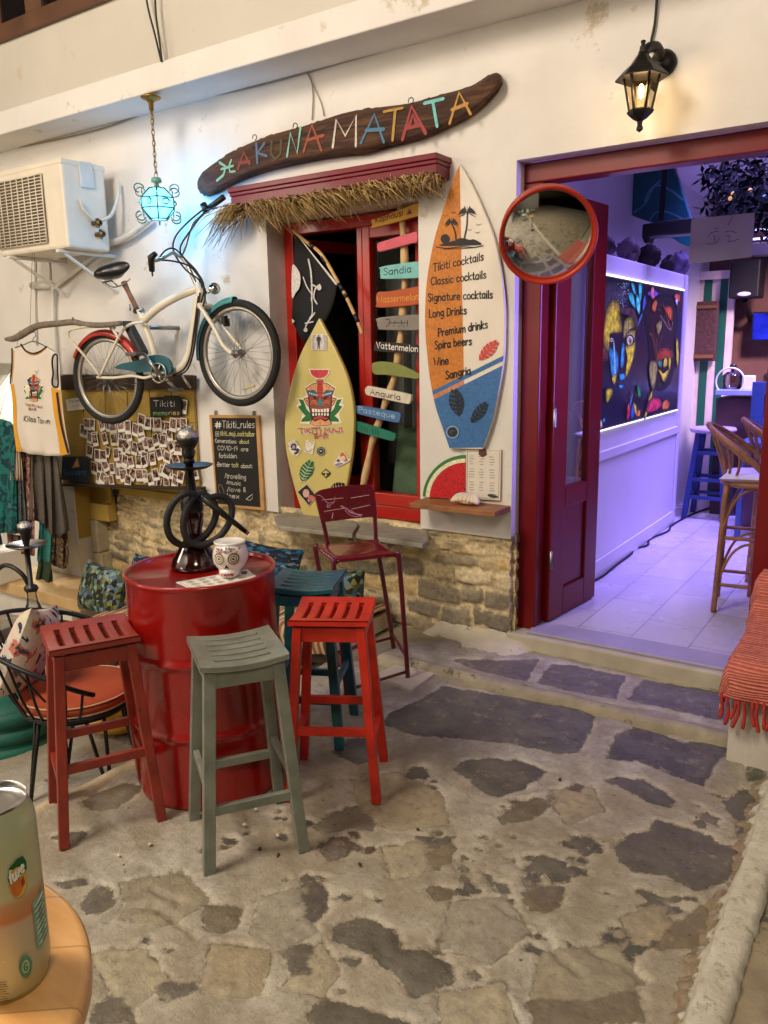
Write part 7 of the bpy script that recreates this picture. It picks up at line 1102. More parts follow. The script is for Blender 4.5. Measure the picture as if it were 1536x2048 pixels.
uvm = N.new('ShaderNodeAttribute'); uvm.attribute_name = 'sd'; cx_ = N.new('ShaderNodeCombineXYZ'); L.new(uvm.outputs['Fac'], cx_.inputs[1]); L.new(cx_.outputs[0], wv.inputs['Vector']); nn = nz(45, 4); L.new(mix(1.0, mix(wv.outputs[0], lin((186, 88, 78)), lin((228, 140, 122))), ramp(nn.outputs[0], (.3, .8), (.7, 1.15)), 'MULTIPLY'), tb.inputs['Base Color']); tb.inputs['Roughness'].default_value = .95; bp = N.new('ShaderNodeBump'); bp.inputs['Strength'].default_value = .8; bp.inputs['Distance'].default_value = .006; L.new(wv.outputs[0], bp.inputs['Height']); L.new(bp.outputs[0], tb.inputs['Normal'])
# profile from the wall over the bench top and down its front; along x it hangs over the left end
prof = [(3.93, .64), (3.90, .66), (3.85, .62), (3.80, .54), (3.76, .47), (3.70, .445), (3.55, .44), (3.40, .442), (3.30, .446), (3.255, .435), (3.235, .40), (3.230, .36), (3.228, .33), (3.226, .30)]
dd = np.concatenate([[0], np.cumsum([math.hypot(prof[i+1][0]-prof[i][0], prof[i+1][1]-prof[i][1]) for i in range(len(prof)-1)])]); tt_ = np.linspace(0, dd[-1], 70); py_ = np.interp(tt_, dd, [p[0] for p in prof]); pz_ = np.interp(tt_, dd, [p[1] for p in prof]); V = []; SDv = []
xs_b = np.concatenate([np.linspace(-.560, -.545, 5), np.linspace(-.535, .8, 60)])
for x in xs_b:
    for k in range(70): dz = -.10*sstep(-.538, -.560, x)*(1 if pz_[k] > .3 else .4); V.append((x-BASE[bl].x+.006*math.sin(k*.7), py_[k]-BASE[bl].y+.006*math.sin(x*30+k*.2)*(1 if py_[k] < 3.3 else .3), pz_[k]-BASE[bl].z+float(dz)+.004*math.sin(k*1.3+x*11))); SDv.append(tt_[k])
o = attr_mesh('knit', np.array(V), gridfaces(len(xs_b), 70), [BLM], np.array(SDv)); o.parent = bl; md = o.modifiers.new('thickness', 'SOLIDIFY'); md.thickness = .012
b = MB()
for k in range(60):
    x = -.555+k*.021+random.uniform(-.006, .006); b.tube(cr([(x, 3.224, .315), (x+.004, 3.216, .285), (x+random.uniform(-.012, .012), 3.220, .245), (x+random.uniform(-.02, .02), 3.216, .20+random.uniform(-.02, .02))], 4), [.004, .005, .006, .007, .007, .006, .006, .006, .007, .007, .008, .008, .007], 6)
b.build('tassels', M('tassel_red', (176, 52, 46), .95, var=.2, vs=60), bl)
# ------------------------------------------------------------------ foreground table and can
TZ = 1.19; e3 = [FLOOR(TZ).at(*q).xy for q in ((100, 1765), (182, 1900), (150, 2046))]
(xa_, ya_), (xb_, yb_), (xc_, yc_) = [tuple(v) for v in e3]; Dm = 2*(xa_*(yb_-yc_)+xb_*(yc_-ya_)+xc_*(ya_-yb_)); tcx = ((xa_**2+ya_**2)*(yb_-yc_)+(xb_**2+yb_**2)*(yc_-ya_)+(xc_**2+yc_**2)*(ya_-yb_))/Dm; tcy = ((xa_**2+ya_**2)*(xc_-xb_)+(xb_**2+yb_**2)*(xa_-xc_)+(xc_**2+yc_**2)*(xb_-xa_))/Dm; tr = math.hypot(xa_-tcx, ya_-tcy); print('table', tcx, tcy, tr)
TW = bpy.data.materials.new('varnished_pine'); TW.use_nodes = True; nt = TW.node_tree; N = nt.nodes; L = nt.links; tb = N['Principled BSDF']; gtc = N.new('ShaderNodeTexCoord'); mp = N.new('ShaderNodeMapping'); mp.inputs['Scale'].default_value = (8, 60, 8); mp.inputs['Rotation'].default_value = (0, 0, .5); L.new(gtc.outputs['Object'], mp.inputs[0]); nn = N.new('ShaderNodeTexNoise'); nn.inputs['Scale'].default_value = 1; nn.inputs['Detail'].default_value = 6; L.new(mp.outputs[0], nn.inputs[0]); sp3 = N.new('ShaderNodeSeparateXYZ'); mp2 = N.new('ShaderNodeMapping'); mp2.inputs['Rotation'].default_value = (0, 0, .9); L.new(gtc.outputs['Object'], mp2.inputs[0]); L.new(mp2.outputs[0], sp3.inputs[0]); sl = math_('MULTIPLY', sp3.outputs[0], 15.0); fl3 = N.new('ShaderNodeMath'); fl3.operation = 'FLOOR'; L.new(sl, fl3.inputs[0]); wn = N.new('ShaderNodeTexWhiteNoise'); wn.noise_dimensions = '1D'; L.new(fl3.outputs[0], wn.inputs['W']); fr3 = N.new('ShaderNodeMath'); fr3.operation = 'FRACT'; L.new(sl, fr3.inputs[0])
L.new(mix(1.0, mix(1.0, ramp(nn.outputs[0], (.3, lin((220, 158, 90))), (.7, lin((238, 188, 120)))), ramp(wn.outputs['Value'], (0, .72), (1, 1.12)), 'MULTIPLY'), ramp(fr3.outputs[0], (0, .35), (.03, 1.0)), 'MULTIPLY'), tb.inputs['Base Color']); tb.inputs['Roughness'].default_value = .35; tb.inputs['Coat Weight'].default_value = .3
ft_ = thing('bar_table', 'round pine bar table in the near left corner under the can', 'table', (tcx, tcy, 0)); b = MB(); b.lathe([(0, TZ-.03), (tr-.012, TZ-.03), (tr-.004, TZ-.028), (tr, TZ-.018), (tr, TZ-.006), (tr-.003, TZ-.001), (tr-.008, TZ), (0, TZ)], (tcx, tcy, 0), 96); b.build('table_top', TW, ft_); b = MB(); b.tube([(tcx, tcy, .02), (tcx, tcy, TZ-.03)], .03, 12); b.lathe([(0, .0), (.16, .0), (.16, .015), (.03, .04)], (tcx, tcy, .01), 24); b.build('pedestal', BLK, ft_)
cx0 = FLOOR(TZ).at(22, 1958); fw2 = Vector((cx0.x, cx0.y, 0)).normalized(); CR_ = .0295; cc_ = Vector((cx0.x, cx0.y, 0)); CHh = None
for h_ in np.linspace(.10, .22, 121):
    if proj((cc_.x, cc_.y, TZ+h_))[1] < 1600: CHh = h_; break
k_ = CHh/.146; CR_ *= k_*.98; print('can', CHh, CR_, proj((cc_.x, cc_.y, TZ)))
cn = thing('drink_can', 'pale green drinks can with peach band on the near pine table', 'can', (cc_.x, cc_.y, TZ)); b = MB(); b.lathe([(0, .006*k_), (CR_*.76, .002), (CR_*.84, .0), (CR_*.90, .006), (CR_*.985, .016*k_), (CR_, .022*k_), (CR_, CHh-.018*k_), (CR_*.98, CHh-.014*k_), (CR_*.86, CHh-.003), (CR_*.87, CHh-.0015)], cc_+Vector((0, 0, TZ)), 64)
CANM = bpy.data.materials.new('can_print'); CANM.use_nodes = True; nt = CANM.node_tree; N = nt.nodes; L = nt.links; tb = N['Principled BSDF']; gtc = N.new('ShaderNodeTexCoord'); sx_ = N.new('ShaderNodeSeparateXYZ'); L.new(gtc.outputs['Object'], sx_.inputs[0]); zz = math_('DIVIDE', math_('ADD', sx_.outputs[2], math_('MULTIPLY', math_('SUBTRACT', nz(18, 2).outputs[0], .5), .014)), CHh)
L.new(ramp(zz, (0, lin((180, 182, 136))), (.25, lin((200, 192, 156))), (.43, lin((206, 186, 156))), (.455, lin((206, 138, 92))), (.53, lin((206, 160, 112))), (.57, lin((204, 200, 158))), (.80, lin((192, 198, 154))), (1, lin((196, 206, 170)))), tb.inputs['Base Color']); tb.inputs['Roughness'].default_value = .38; tb.inputs['Metallic'].default_value = .35; b.build('can_body', CANM, cn)
b = MB(); b.lathe([(CR_*.87, CHh-.002), (CR_*.875, CHh), (CR_*.845, CHh), (CR_*.83, CHh-.004), (CR_*.80, CHh-.0055), (CR_*.5, CHh-.005), (0, CHh-.005)], cc_+Vector((0, 0, TZ)), 64); lid = b.build('can_lid', M('aluminium', (206, 204, 200), .28, 1), cn); b = MB(); b.lathe([(0, 0), (CR_*.30, 0), (CR_*.30, .0006), (0, .0006)], cc_+Vector((0, 0, TZ+CHh-.0046))+fw2*CR_*.25+Vector((fw2.y, -fw2.x, 0))*-CR_*.25, 20); b.build('opening', M('can_hole', (20, 16, 14), .6), lid); b = MB(); b.tube([cc_+Vector((0, 0, TZ+CHh-.002))+Vector((math.cos(a)*CR_*.22, math.sin(a)*CR_*.16, 0)) for a in np.linspace(0, 6.283, 17)[:-1]], .0012, 6, True); b.build('ring_pull', M('aluminium', (206, 204, 200), .28, 1), lid)
class PlCan:
    n = Vector((-fw2.x, -fw2.y, 0))
    def at(s, x, y, off=0.0):   # x = angle in hundredths of a radian to the right of the viewer's line, y = height down in hundredths of the can
        a = math.atan2(-cc_.y, -cc_.x)+x/100.0; return cc_+Vector((math.cos(a)*(CR_+off), math.sin(a)*(CR_+off), TZ+CHh*(1-y/100.0)))
A = Art(PlCan(), .0004, .0002); sub = lambda c, p, **k: A.poly(c, p, **k)
for y0_ in range(52, 78, 2): sub((126, 166, 140), [(70, y0_), (85, y0_-1.2), (100, y0_-2.4), (118, y0_-3.8), (118, y0_-1.8), (100, y0_-.4), (85, y0_+.8), (70, y0_+2)])
for y0_ in range(54, 76, 3): A.stroke((196, 206, 180), [(76, y0_), (92, y0_-1.2), (112, y0_-2.8)], .6)
sub((214, 168, 60), [(40+22*math.cos(t), 36+8*math.sin(t)) for t in np.linspace(0, 6.283, 17)[:-1]]); sub((190, 110, 50), [(36+14*math.cos(t), 38+5*math.sin(t)) for t in np.linspace(0, 6.283, 15)[:-1]]); sub((24, 92, 52), [(18, 32), (24, 27), (44, 24), (58, 24), (66, 28), (64, 32), (44, 34), (22, 36)]); A.text((226, 230, 214), 'fuze', (22, 35), (58, 32), 6.5, .9); sub((150, 60, 30), [(46, 36), (54, 34), (56, 38), (48, 40)])
sub((86, 134, 100), [(34+15*math.cos(t), 81+6*math.sin(t)) for t in np.linspace(0, 6.283, 19)[:-1]]); sub((150, 180, 140), [(34+9*math.cos(t), 81+3.6*math.sin(t)) for t in np.linspace(0, 6.283, 15)[:-1]]); A.text((60, 110, 76), 'G', (29, 83), (38, 83), 4, .8); 
for k in range(9): A.stroke((60, 52, 48), [(-30, 84+k*1.3), (-10+random.uniform(-6, 4), 84.6+k*1.3)], .35)
for k in range(12): A.stroke((70, 110, 84), [(84, 55+k*1.7), (84+random.uniform(10, 28), 54+k*1.7)], .25)
for k in range(16): A.disc((236, 236, 226), random.uniform(-40, 110), random.uniform(4, 96), random.uniform(.3, .8), random.uniform(.2, .5), 8)
A.build('label_print', cn)
# ------------------------------------------------------------------ furniture and fittings inside the bar
FZ = .126; RAT = M('rattan', (150, 104, 66), .5, var=.3, vs=22, bump=.2)
def make_rattan(label):
    t = thing('rattan_bar_chair', label, 'chair', (0, 0, 0), 'rattan bar chairs in the purple bar'); L4 = [(-.17, -.17), (-.17, .17), (.17, .17), (.17, -.17)]; top = [(x*.86, y*.86) for x, y in L4]
    for (x, y), (x2, y2) in zip(L4, top): b = MB(); b.tube(cr([(x, y, 0), (x*.93, y*.93, .4), (x2, y2, .76)], 4), .016, 8); b.build('leg', RAT, t)
    for z, k in ((.17, .96), (.45, .90)): b = MB(); q = [(x*k, y*k, z) for x, y in L4]; b.tube(q, .011, 8, True); b.build('stretcher', RAT, t)
    b = MB()
    for i in range(4):
        (x, y), (x2, y2) = L4[i], L4[(i+1) % 4]; m_ = ((x+x2)/2*.9, (y+y2)/2*.9)
        for zz, hz in ((.18, .24), (.47, .27)): b.tube(cr([(x*.95, y*.95, zz), (x*.55+m_[0]*.45, y*.55+m_[1]*.45, zz+hz*.75), (*m_, zz+hz), (x2*.55+m_[0]*.45, y2*.55+m_[1]*.45, zz+hz*.75), (x2*.95, y2*.95, zz)], 4), .008, 6)
    b.build('arch_braces', RAT, t); b = MB(); b.lathe([(0, .745), (.17, .745), (.19, .755), (.19, .775), (.0, .78)], (0, 0, 0), 28); b.build('seat', RAT, t)
    b = MB(); pillow(b, (0, 0, .80), .19, .19, .03, Matrix.Identity(3)); b.build('seat_cushion', M('white_cotton', (214, 210, 206), .9, var=.06), t); b = MB(); hoop = []
    for k in range(25): a = -2.0+4.0*k/24; up = max(0, math.cos(a*.785)); hoop.append((-.19*math.cos(a)-.08*up, .235*math.sin(a), .79+.30*up**.8))
    b.tube(hoop, .017, 8); b.tube([(x*.96+.01, y*.94, z-.035) for x, y, z in hoop[3:-3]], .011, 8); b.build('hoop', RAT, t); b = MB()
    for k in range(4, 21, 2): p = Vector(hoop[k]); q = Vector((-.165*math.cos((-2+4*k/24)*.55), .17*math.sin((-2+4*k/24)*.55), .77)); b.tube(cr([p, (p+q)/2+Vector((.015, 0, -.02)), q], 4), .008, 6)
    b.build('back_canes', RAT, t); return t
r1 = make_rattan('rattan bar chair nearest the doorway'); r1.location = (-.77, 5.02, FZ); r1.rotation_euler = (0, 0, math.radians(8))
for (x, y, a, l) in ((-.66, 5.46, 12, 'rattan bar chair just behind the nearest one'), (-.52, 6.7, 95, 'rattan bar chair furthest inside, seen from its back')): o = copy_tree(r1); o.location = (x, y, FZ); o.rotation_euler = (0, 0, math.radians(a)); o['label'] = l
BLUEP = M('blue_paint', (40, 62, 120), .45, var=.15); st_ = thing('wooden_stool', 'tall blue painted wooden stool at the end of the white partition', 'stool', (-1.55, 7.62, FZ)); P0 = Vector((-1.55, 7.62, FZ))
for sx_ in (-1, 1):
    for sy_ in (-1, 1): b = MB(); b.bar(P0+Vector((sx_*.10, sy_*.10, .78)), P0+Vector((sx_*.17, sy_*.17, 0)), .045, .045, (0, 1, 0)); b.build('leg', BLUEP, st_, bevel=.003)
b = MB(); b.lathe([(0, .78), (.19, .78), (.20, .80), (.19, .82), (0, .83)], P0, 28); b.build('seat', M('lilac_vinyl', (190, 180, 200), .3), st_)
for z in (.2, .36, .6):
    b = MB(); k = .17-.07*z/.78
    for s_ in (-1, 1): b.bar(P0+Vector((-k, s_*k, z)), P0+Vector((k, s_*k, z)), .03, .03); b.bar(P0+Vector((s_*k, -k, z+.001)), P0+Vector((s_*k, k, z+.001)), .03, .03)
    b.build('stretcher', BLUEP, st_)
b = MB(); b.tube(cr([FLOOR(FZ+.008).at(x, y) for x, y in ((1178, 1166), (1205, 1152), (1235, 1128), (1262, 1108), (1268, 1098), (1295, 1090), (1300, 1078), (1336, 1062), (1342, 1052), (1368, 1036), (1395, 1024), (1430, 1012))], 5), .009, 6); b.build('floor_cable', CABLE, None, label='black cable snaking along the foot of the white partition', cat='cable')
# stones and shells on the partition
for k, (px, r, c, l) in enumerate((((1218, 492), .075, (70, 54, 58), 'brown rough stone nearest the door on top of the partition'), ((1262, 488), .10, (104, 86, 96), 'flat slab of pale stone on top of the partition'), ((1305, 500), .10, (36, 28, 30), 'dark knotted root ornament in the middle of the partition top'), ((1342, 522), .075, (24, 20, 26), 'dark round stone towards the far end of the partition top'), ((1364, 512), .11, (120, 108, 140), 'tall lilac shell at the far end of the partition top'))):
    p = SIDE(-1.80).at(*px); b = MB(); sd_ = k*7
    b.ell((p.x-.02, p.y, 2.252+r*.8), (r*.75, r, r*.95), rotz(k), 20, 14, 0, lambda q: q*(.75+1.0*(float(fbm(np.array([q.x*26+sd_]), np.array([q.y*26+q.z*31.]), 3, sd_)[0])-.35))); b.build('stone_ornament', M('ornament_%d' % k, c, .7, var=.3, vs=18, bump=.5, bs=40), None, label=l, cat='ornament')
# hanging surfboard, second board tail, black rail, garland
def hang_board(name, px, Y, mat, label, th=.06):
    p2 = Pl((0, Y, 0), (0, -1, 0)); b = MB(); b.prism([p2.at(v.x, v.y) for v in cr([Vector((*q, 0)) for q in px], 4, True)], (0, th, 0)); return b.build(name, mat, None, bevel=.02, label=label, cat='surfboard'), p2
o, p2 = hang_board('ceiling_surfboard', [(1196, 322), (1330, 318), (1352, 345), (1368, 395), (1382, 440), (1384, 452), (1350, 452), (1310, 446), (1262, 430), (1228, 405), (1212, 370)], 6.2, M('teal_board', (12, 90, 96), .4, var=.2, vs=4), 'teal surfboard with white waves hanging from the bar ceiling'); A = Art(p2, .002, .0004)
for q in ([(1262, 428), (1290, 408), (1310, 372), (1340, 380), (1366, 400)], [(1300, 440), (1312, 425), (1335, 424), (1370, 440)], [(1290, 402), (1300, 380), (1320, 362)]): A.stroke((74, 150, 160), q, 3.5)
A.build('wave_paint', o); b = MB(); b.bar(p2.at(1330, 330, .004), p2.at(1322, 440, .004), .035, .004, (0, 1, 0)); b.build('strap', BLK, o)
o, p2 = hang_board('ceiling_surfboard', [(1300, 470), (1386, 440), (1386, 480), (1376, 492), (1360, 486), (1340, 475)], 6.5, M('teal_board2', (26, 120, 120), .4), 'teal tail of a second surfboard behind the black rail')
b = MB(); p2 = Pl((0, 6.0, 0), (0, -1, 0)); b.prism([p2.at(*q) for q in ((1284, 448), (1386, 433), (1386, 466), (1298, 474), (1296, 486), (1288, 487), (1283, 474))], (0, .14, 0)); b.build('ceiling_rail', BLK, None, bevel=.012, label='black metal rail under the hanging teal surfboard', cat='rail')
b = MB(); rg = random.Random(11)
for k in range(7500):
    y = rg.uniform(5.2, 6.6); x = rg.uniform(-1.25, .9); z = 2.61+max(-.17, min(.2, rg.gauss(0, .09)))-.05*(y-5.8); d_ = Vector((rg.uniform(-1, 1), rg.uniform(-1, 1), rg.uniform(-1, .5))).normalized()*rg.uniform(.045, .085); p = Vector((x, y, z)); sd_ = d_.orthogonal().normalized()*.008; b.add([p-sd_, p+d_*.5-sd_*1.6, p+d_, p+d_*.5+sd_*1.6], [(0, 1, 2, 3)], rg.choice((0, 0, 1)))
ga = b.build('leaf_garland', [M('garland_dark', (5, 10, 5), .9, spec=.1), M('garland_mid', (12, 24, 10), .9, spec=.1)], None, label='dark green leaf garland under the bar ceiling', cat='garland')
b = MB()
for k in range(14): b.ell((rg.uniform(-1.1, -.3), 5.3+rg.uniform(-.08, .3), 2.50+rg.uniform(-.03, .08)), (.012, .012, .012), None, 8, 6, k % 3)
b.build('fairy_light', [M('fairy_pink', (240, 120, 150), .4, emit=1.2), M('fairy_blue', (120, 160, 255), .4, emit=1.5), M('fairy_gold', (230, 170, 90), .4, emit=.8)], ga)
p2 = Pl((0, 5.1, 0), (0, -1, 0)); b = MB(); b.prism([p2.at(*q) for q in ((1383, 438), (1510, 425), (1503, 514), (1424, 523), (1378, 528))], (0, .003, 0)); o = b.build('hanging_sheet', M('sheet_paper', (190, 184, 196), .8, var=.05), None, label='pale hanging paper with an ink drawing of two eyes', cat='drawing'); A = Art(p2, .001, .0003); I2 = (70, 52, 100)
for q in ([(1415, 473), (1424, 465), (1436, 463)], [(1412, 487), (1426, 488), (1436, 482), (1438, 474)], [(1428, 470), (1430, 484)], [(1450, 464), (1462, 462), (1472, 466)], [(1452, 474), (1458, 470), (1458, 482), (1454, 484)], [(1456, 484), (1466, 482), (1478, 478)], [(1456, 450), (1462, 440), (1464, 434)], [(1428, 458), (1436, 456)]): A.stroke(I2, q, 1.2)
A.build('ink_eyes', o)
# back of the bar
p2 = Pl((0, 8.45, 0), (0, -1, 0)); b = MB(); q0 = p2.at(1372, 560); b.bx(p2.at(1340, 700).x, p2.at(1449, 700).x, 8.45, 8.5, FZ, p2.at(1410, 546).z); sp_ = b.build('striped_screen', M('stripe_white', (214, 200, 196), .6), None, label='panel painted in broad green and white stripes at the back of the bar', cat='panel'); b = MB(); X0, X1 = p2.at(1340, 700).x, p2.at(1449, 700).x; wS = (X1-X0)/7
for k in range(0, 7, 2): b.bx(X0+wS*k, X0+wS*(k+1), 8.444, 8.452, FZ+.01, p2.at(1410, 546).z-.002)
b.build('green_stripes', M('stripe_green', (10, 92, 72), .6), sp_); b = MB(); b.bx(X0-.03, X1+.05, 8.40, 8.443, p2.at(1410, 560).z, p2.at(1410, 546).z+.01); b.bx(X1, X1+.06, 8.44, 8.5, FZ, p2.at(1410, 560).z-.002); b.build('trim', M('stripe_white', (214, 200, 196), .6), sp_)
b = MB(); b.bx(p2.at(1376, 660).x, p2.at(1438, 660).x, 8.36, 8.42, p2.at(1400, 722).z, p2.at(1400, 604).z); o = b.build('framed_mirror', M('carved_frame', (76, 46, 44), .6, var=.4, vs=30, bump=.6), None, bevel=.012, label='dark carved frame hanging over the striped panel', cat='frame'); b = MB(); b.bx(p2.at(1380, 660).x, p2.at(1394, 660).x, 8.352, 8.362, p2.at(1400, 686).z, p2.at(1400, 630).z); b.build('glass', M('night_glass', (26, 22, 22), .15), o); b = MB(); b.bx(p2.at(1380, 660).x, p2.at(1434, 660).x, 8.345, 8.362, p2.at(1400, 618).z, p2.at(1400, 612).z); b.bx(p2.at(1378, 660).x, p2.at(1434, 660).x, 8.345, 8.362, p2.at(1400, 716).z, p2.at(1400, 709).z); b.build('moulding', M('gilt', (140, 100, 60), .5, .5), o)
p3 = Pl((0, 8.3, 0), (0, -1, 0))
def bxp(mb, P_, x0, y0_, x1, y1_, d): a, c = P_.at(x0, y1_), P_.at(x1, y0_); mb.bx(a.x, c.x, P_.p.y, P_.p.y+d, a.z, c.z)
spk = thing('loudspeaker', 'black loudspeaker high on the wooden back wall of the bar', 'speaker', p3.at(1490, 560)); b = MB(); bxp(b, p3, 1456, 518, 1522, 597, .3); b.build('cabinet', M('speaker_black', (9, 9, 10), .6), spk, bevel=.015); b = MB(); q = p3.at(1488, 588, .004); b.ell(q, (.06, .004, .02)); b.build('badge', M('badge_white', (220, 220, 220), .4), spk); b = MB(); b.bar(p3.at(1484, 600)+Vector((0, .15, 0)), p3.at(1486, 640)+Vector((0, .4, 0)), .04, .04); b.build('bracket', BLK, spk)
b = MB(); bxp(b, Pl((0, 8.62, 0), (0, -1, 0)), 1501, 622, 1570, 682, .1); o = b.build('wall_screen', BLK, None, label='wall screen glowing blue at the back of the bar', cat='screen'); b = MB(); bxp(b, Pl((0, 8.612, 0), (0, -1, 0)), 1504, 625, 1568, 679, .006); b.build('picture', M('screen_blue', (16, 30, 150), .3, var=.6, vs=5, emit=.9), o)
b = MB()
for y0_, y1_ in ((453, 458), (472, 476)): bxp(b, Pl((0, 8.6, 0), (0, -1, 0)), 1505, y0_, 1600, y1_, .04)
b.build('led_tube', M('led_violet', (190, 180, 255), .5, emit=2.5, var=0), None, label='white violet light tubes at the top of the back wall', cat='light tube')
b = MB(); bxp(b, Pl((0, 8.6, 0), (0, -1, 0)), 1500, 478, 1600, 512, .18); b.build('wall_cupboard', INW, None, bevel=.01, label='white cupboard under the light tubes at the back of the bar', cat='cupboard')
bar_ = thing('bar_counter', 'dark wooden bar counter with a pale blue top', 'counter', p3.at(1470, 900)); p4 = Pl((0, 7.75, 0), (0, -1, 0)); b = MB(); bxp(b, p4, 1430, 782, 1600, 790, .5); b.build('counter_top', M('pale_blue_top', (150, 170, 210), .3), bar_, bevel=.005); b = MB(); a, c = p4.at(1432, 790), p4.at(1600, 790); b.bx(a.x, c.x, 7.78, 8.2, FZ, min(a.z, c.z)-.03); b.build('counter_front', M('counter_dark', (60, 32, 32), .5, var=.3), bar_)
jz = p4.at(1460, 782).z+.002
for x, R_, l in ((1455, .085, 'glass jar with black knob on the left of the bar counter'), (1538, .08, 'glass jar with black knob at the right edge of the bar counter')):
    q = p4.at(x, 770); q.y += .2; q.z = jz; j_ = thing('glass_jar', l, 'jar', q); b = MB(); b.lathe([(0, 0), (R_, .002), (R_, .13), (R_*.6, .16), (0, .165)], q, 24); b.build('body', clear('jar_glass', (.55, .52, .56), .3, .05), j_); b = MB(); b.lathe([(.012, .16), (.016, .19), (.03, .205), (.028, .23), (0, .24)], q, 14); b.build('knob', BLK, j_)
q = p4.at(1456, 768); q.y += .08; b = MB(); b.tube([q+Vector((.12*math.cos(a), 0, .02+.12*math.sin(a))) for a in np.linspace(0, 6.283, 33)[:-1]], .008, 8, True); b.build('white_ring', PW, None, label='thin white ring standing before the left glass jar', cat='ring')
q = p4.at(1483, 782); b = MB(); b.bx(q.x-.02, q.x+.08, 7.85, 7.95, jz, jz+.13); b.bx(q.x+.082, q.x+.16, 7.83, 7.95, jz, jz+.07); b.build('napkin_box', PW, None, bevel=.01, label='stack of white napkin boxes on the bar counter', cat='box')
bc = thing('blue_chair', 'bright blue wooden chair with cut-out back by the bar counter', 'chair', (-.5, 7.3, FZ)); p5 = Pl((0, 7.3, 0), (0, -1, 0)); b = MB(); a, c = p5.at(1498, 860), p5.at(1575, 764); zt3 = c.z; 
for x0, x1, z0, z1 in ((a.x, c.x, zt3-.11, zt3), (a.x, c.x, zt3-.42, zt3-.30), (a.x, a.x+.10, zt3-.30, zt3-.11), (a.x+.16, a.x+.22, zt3-.30, zt3-.11), (c.x-.10, c.x, zt3-.30, zt3-.11)): b.bx(x0, x1, 7.3, 7.33, z0, z1)
b.build('backrest', M('bright_blue', (60, 92, 140), .45), bc, bevel=.004); b = MB(); b.bx(a.x, c.x, 6.9, 7.3, zt3-.5, zt3-.46); b.build('seat', M('bright_blue', (60, 92, 140), .45), bc, bevel=.005)
for x in (a.x+.03, c.x-.03):
    for y in (6.93, 7.315): b = MB(); b.bar((x, y, zt3-.46), (x, y, FZ), .04, .04, (0, 1, 0)); b.build('leg', M('bright_blue', (60, 92, 140), .45), bc)
q = FLOOR(FZ).at(1450, 985); b = MB(); q = Vector((-1.05, 7.45, FZ)); b.lathe([(0, 0), (.22, .0), (.225, .02), (.225, .62), (.21, .68), (0, .69)], q, 28); b.build('leather_pouf', M('oxblood_leather', (70, 24, 44), .35, coat=.2), None, label='round oxblood leather bar seat before the counter', cat='seat')
# ------------------------------------------------------------------ the street behind, as the convex mirror shows it
oh = thing('white_house', 'white house with a lit doorway across the street', 'building', (-5.6, -2, 0)); b = MB()
for q in ((-9, -4.9, -2.2, -2.0, -.6, 4.4), (-3.6, -2.5, -2.2, -2.0, -.2, 4.4), (-4.9, -3.6, -2.2, -2.0, 2.2, 4.4), (-2.7, -2.5, -6, -2.2, -.2, 4.4)): b.bx(*q)
b.build('wall', PLASTER, oh, bevel=.01); b = MB(); b.bx(-4.9, -3.6, -3.2, -3.15, -.2, 2.2); b.bx(-4.95, -4.9, -3.2, -2.2, -.2, 2.2); b.bx(-3.6, -3.55, -3.2, -2.2, -.2, 2.2); b.bx(-4.9, -3.6, -3.2, -2.2, -.2, -.1); b.build('doorway', PLASTER, oh)
light('doorway_light', 'POINT', (-4.2, -2.6, 1.9), 45, (1, .85, .62), .1)
b = MB(); b.bx(-4, 4, -10.2, -10, -.2, 4); b.build('far_house', PLAST2, None, label='pale house closing the far end of the street', cat='building')
for x, y, l in ((-.95, -2.3, 'small round white cafe table by the kerb'), (-1.6, -4.4, 'round white cafe table near the tree'), (.9, -4.6, 'round white cafe table beyond the kerb')):
    t = thing('cafe_table', l, 'table', (x, y, 0)); b = MB(); b.lathe([(0, .70), (.30, .70), (.30, .725), (0, .727)], (x, y, 0), 32); b.build('table_top', PW, t); b = MB(); b.tube([(x, y, 0), (x, y, .70)], .03, 10); b.lathe([(0, 0), (.2, 0), (.2, .02), (.03, .04)], (x, y, 0), 20); b.build('pedestal', BLK, t)
PCH = M('mint_plastic', (176, 206, 186), .4)
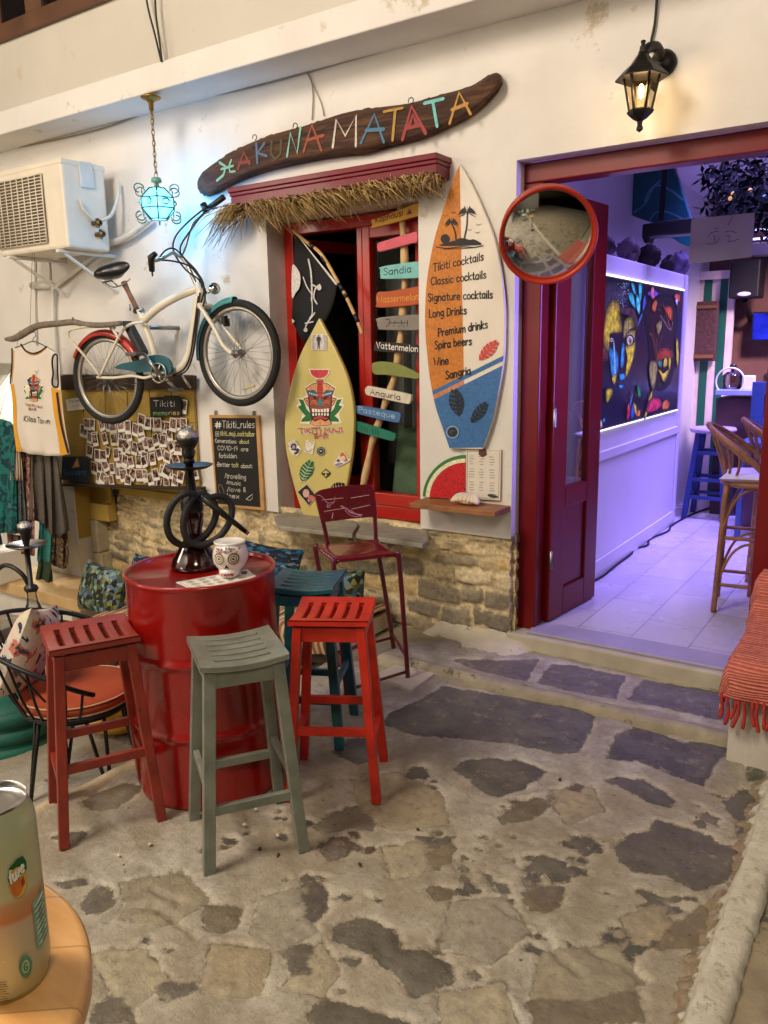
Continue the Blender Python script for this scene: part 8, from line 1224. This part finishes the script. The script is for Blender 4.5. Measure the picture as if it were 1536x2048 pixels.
for k, (x, y, a, l) in enumerate(((-.2, -4.3, .4, 'pale mint plastic chair facing the street'), (.4, -5.0, 1.6, 'pale mint plastic chair behind the cafe table'), (-1.0, -5.0, 2.8, 'pale mint plastic chair beside the tree'))):
    t = thing('plastic_chair', l, 'chair', (x, y, 0), 'plastic chairs across the street'); R = rotz(a); V_ = lambda *p: Vector((x, y, 0))+R @ Vector(p)
    for sx_ in (-.2, .2):
        for sy_ in (-.2, .2): b = MB(); b.tube([V_(sx_*1.1, sy_*1.1, 0), V_(sx_, sy_, .44)], .018, 6); b.build('leg', PCH, t)
    b = MB(); b.box(V_(0, 0, .45), (.44, .44, .03), R); b.build('seat', PCH, t); b = MB(); b.box(V_(0, -.21, .68), (.44, .03, .42), R @ Matrix.Rotation(.15, 3, 'X')); b.build('backrest', PCH, t)
tr_ = thing('street_tree', 'small dark leafed tree in the street behind', 'tree', (-1.9, -5.6, 0)); b = MB(); b.tube(cr([(-1.9, -5.6, 0), (-1.86, -5.55, 1), (-1.95, -5.6, 2.0)], 5), [.07, .07, .065, .06, .06, .055, .05, .05, .045, .04, .04], 8); b.build('trunk', DARKW, tr_); b = MB(); rg = random.Random(4)
for k in range(1100):
    d_ = Vector((rg.gauss(0, 1), rg.gauss(0, 1), rg.gauss(0, 1))).normalized()*rg.uniform(.2, .95); p = Vector((-1.9, -5.6, 2.4))+d_*.9; e = Vector((rg.uniform(-1, 1), rg.uniform(-1, 1), rg.uniform(-1, .3))).normalized()*.13; s_ = e.orthogonal().normalized()*.035; b.add([p-s_*.3, p+e*.5-s_, p+e, p+e*.5+s_], [(0, 1, 2, 3)])
b.build('crown', M('leaf_dark', (40, 64, 36), .6, var=.4, vs=3), tr_)
# small litter on the paving
for k, (x, y, c) in enumerate(((238, 1712, 0), (300, 1690, 0), (520, 1700, 1), (556, 1672, 0), (490, 1650, 0), (556, 1712, 2), (836, 1660, 1), (512, 1620, 0), (1120, 1560, 1), (720, 1730, 1))):
    p = FLOOR(.004).at(x, y); b = MB(); b.ell((p.x, p.y, p.z+.003), (random.uniform(.005, .011), random.uniform(.004, .008), .005), rotz(k), 10, 6, 0, lambda q: q*(1+.3*math.sin(q.x*900+q.y*700))); b.build('pebble', M('pebble_%d' % c, [(222, 214, 196), (66, 58, 48), (96, 44, 36)][c], .6), None, label='tiny stray pebble lying on the cement paving', cat='pebble', group='stray pebbles on the paving')
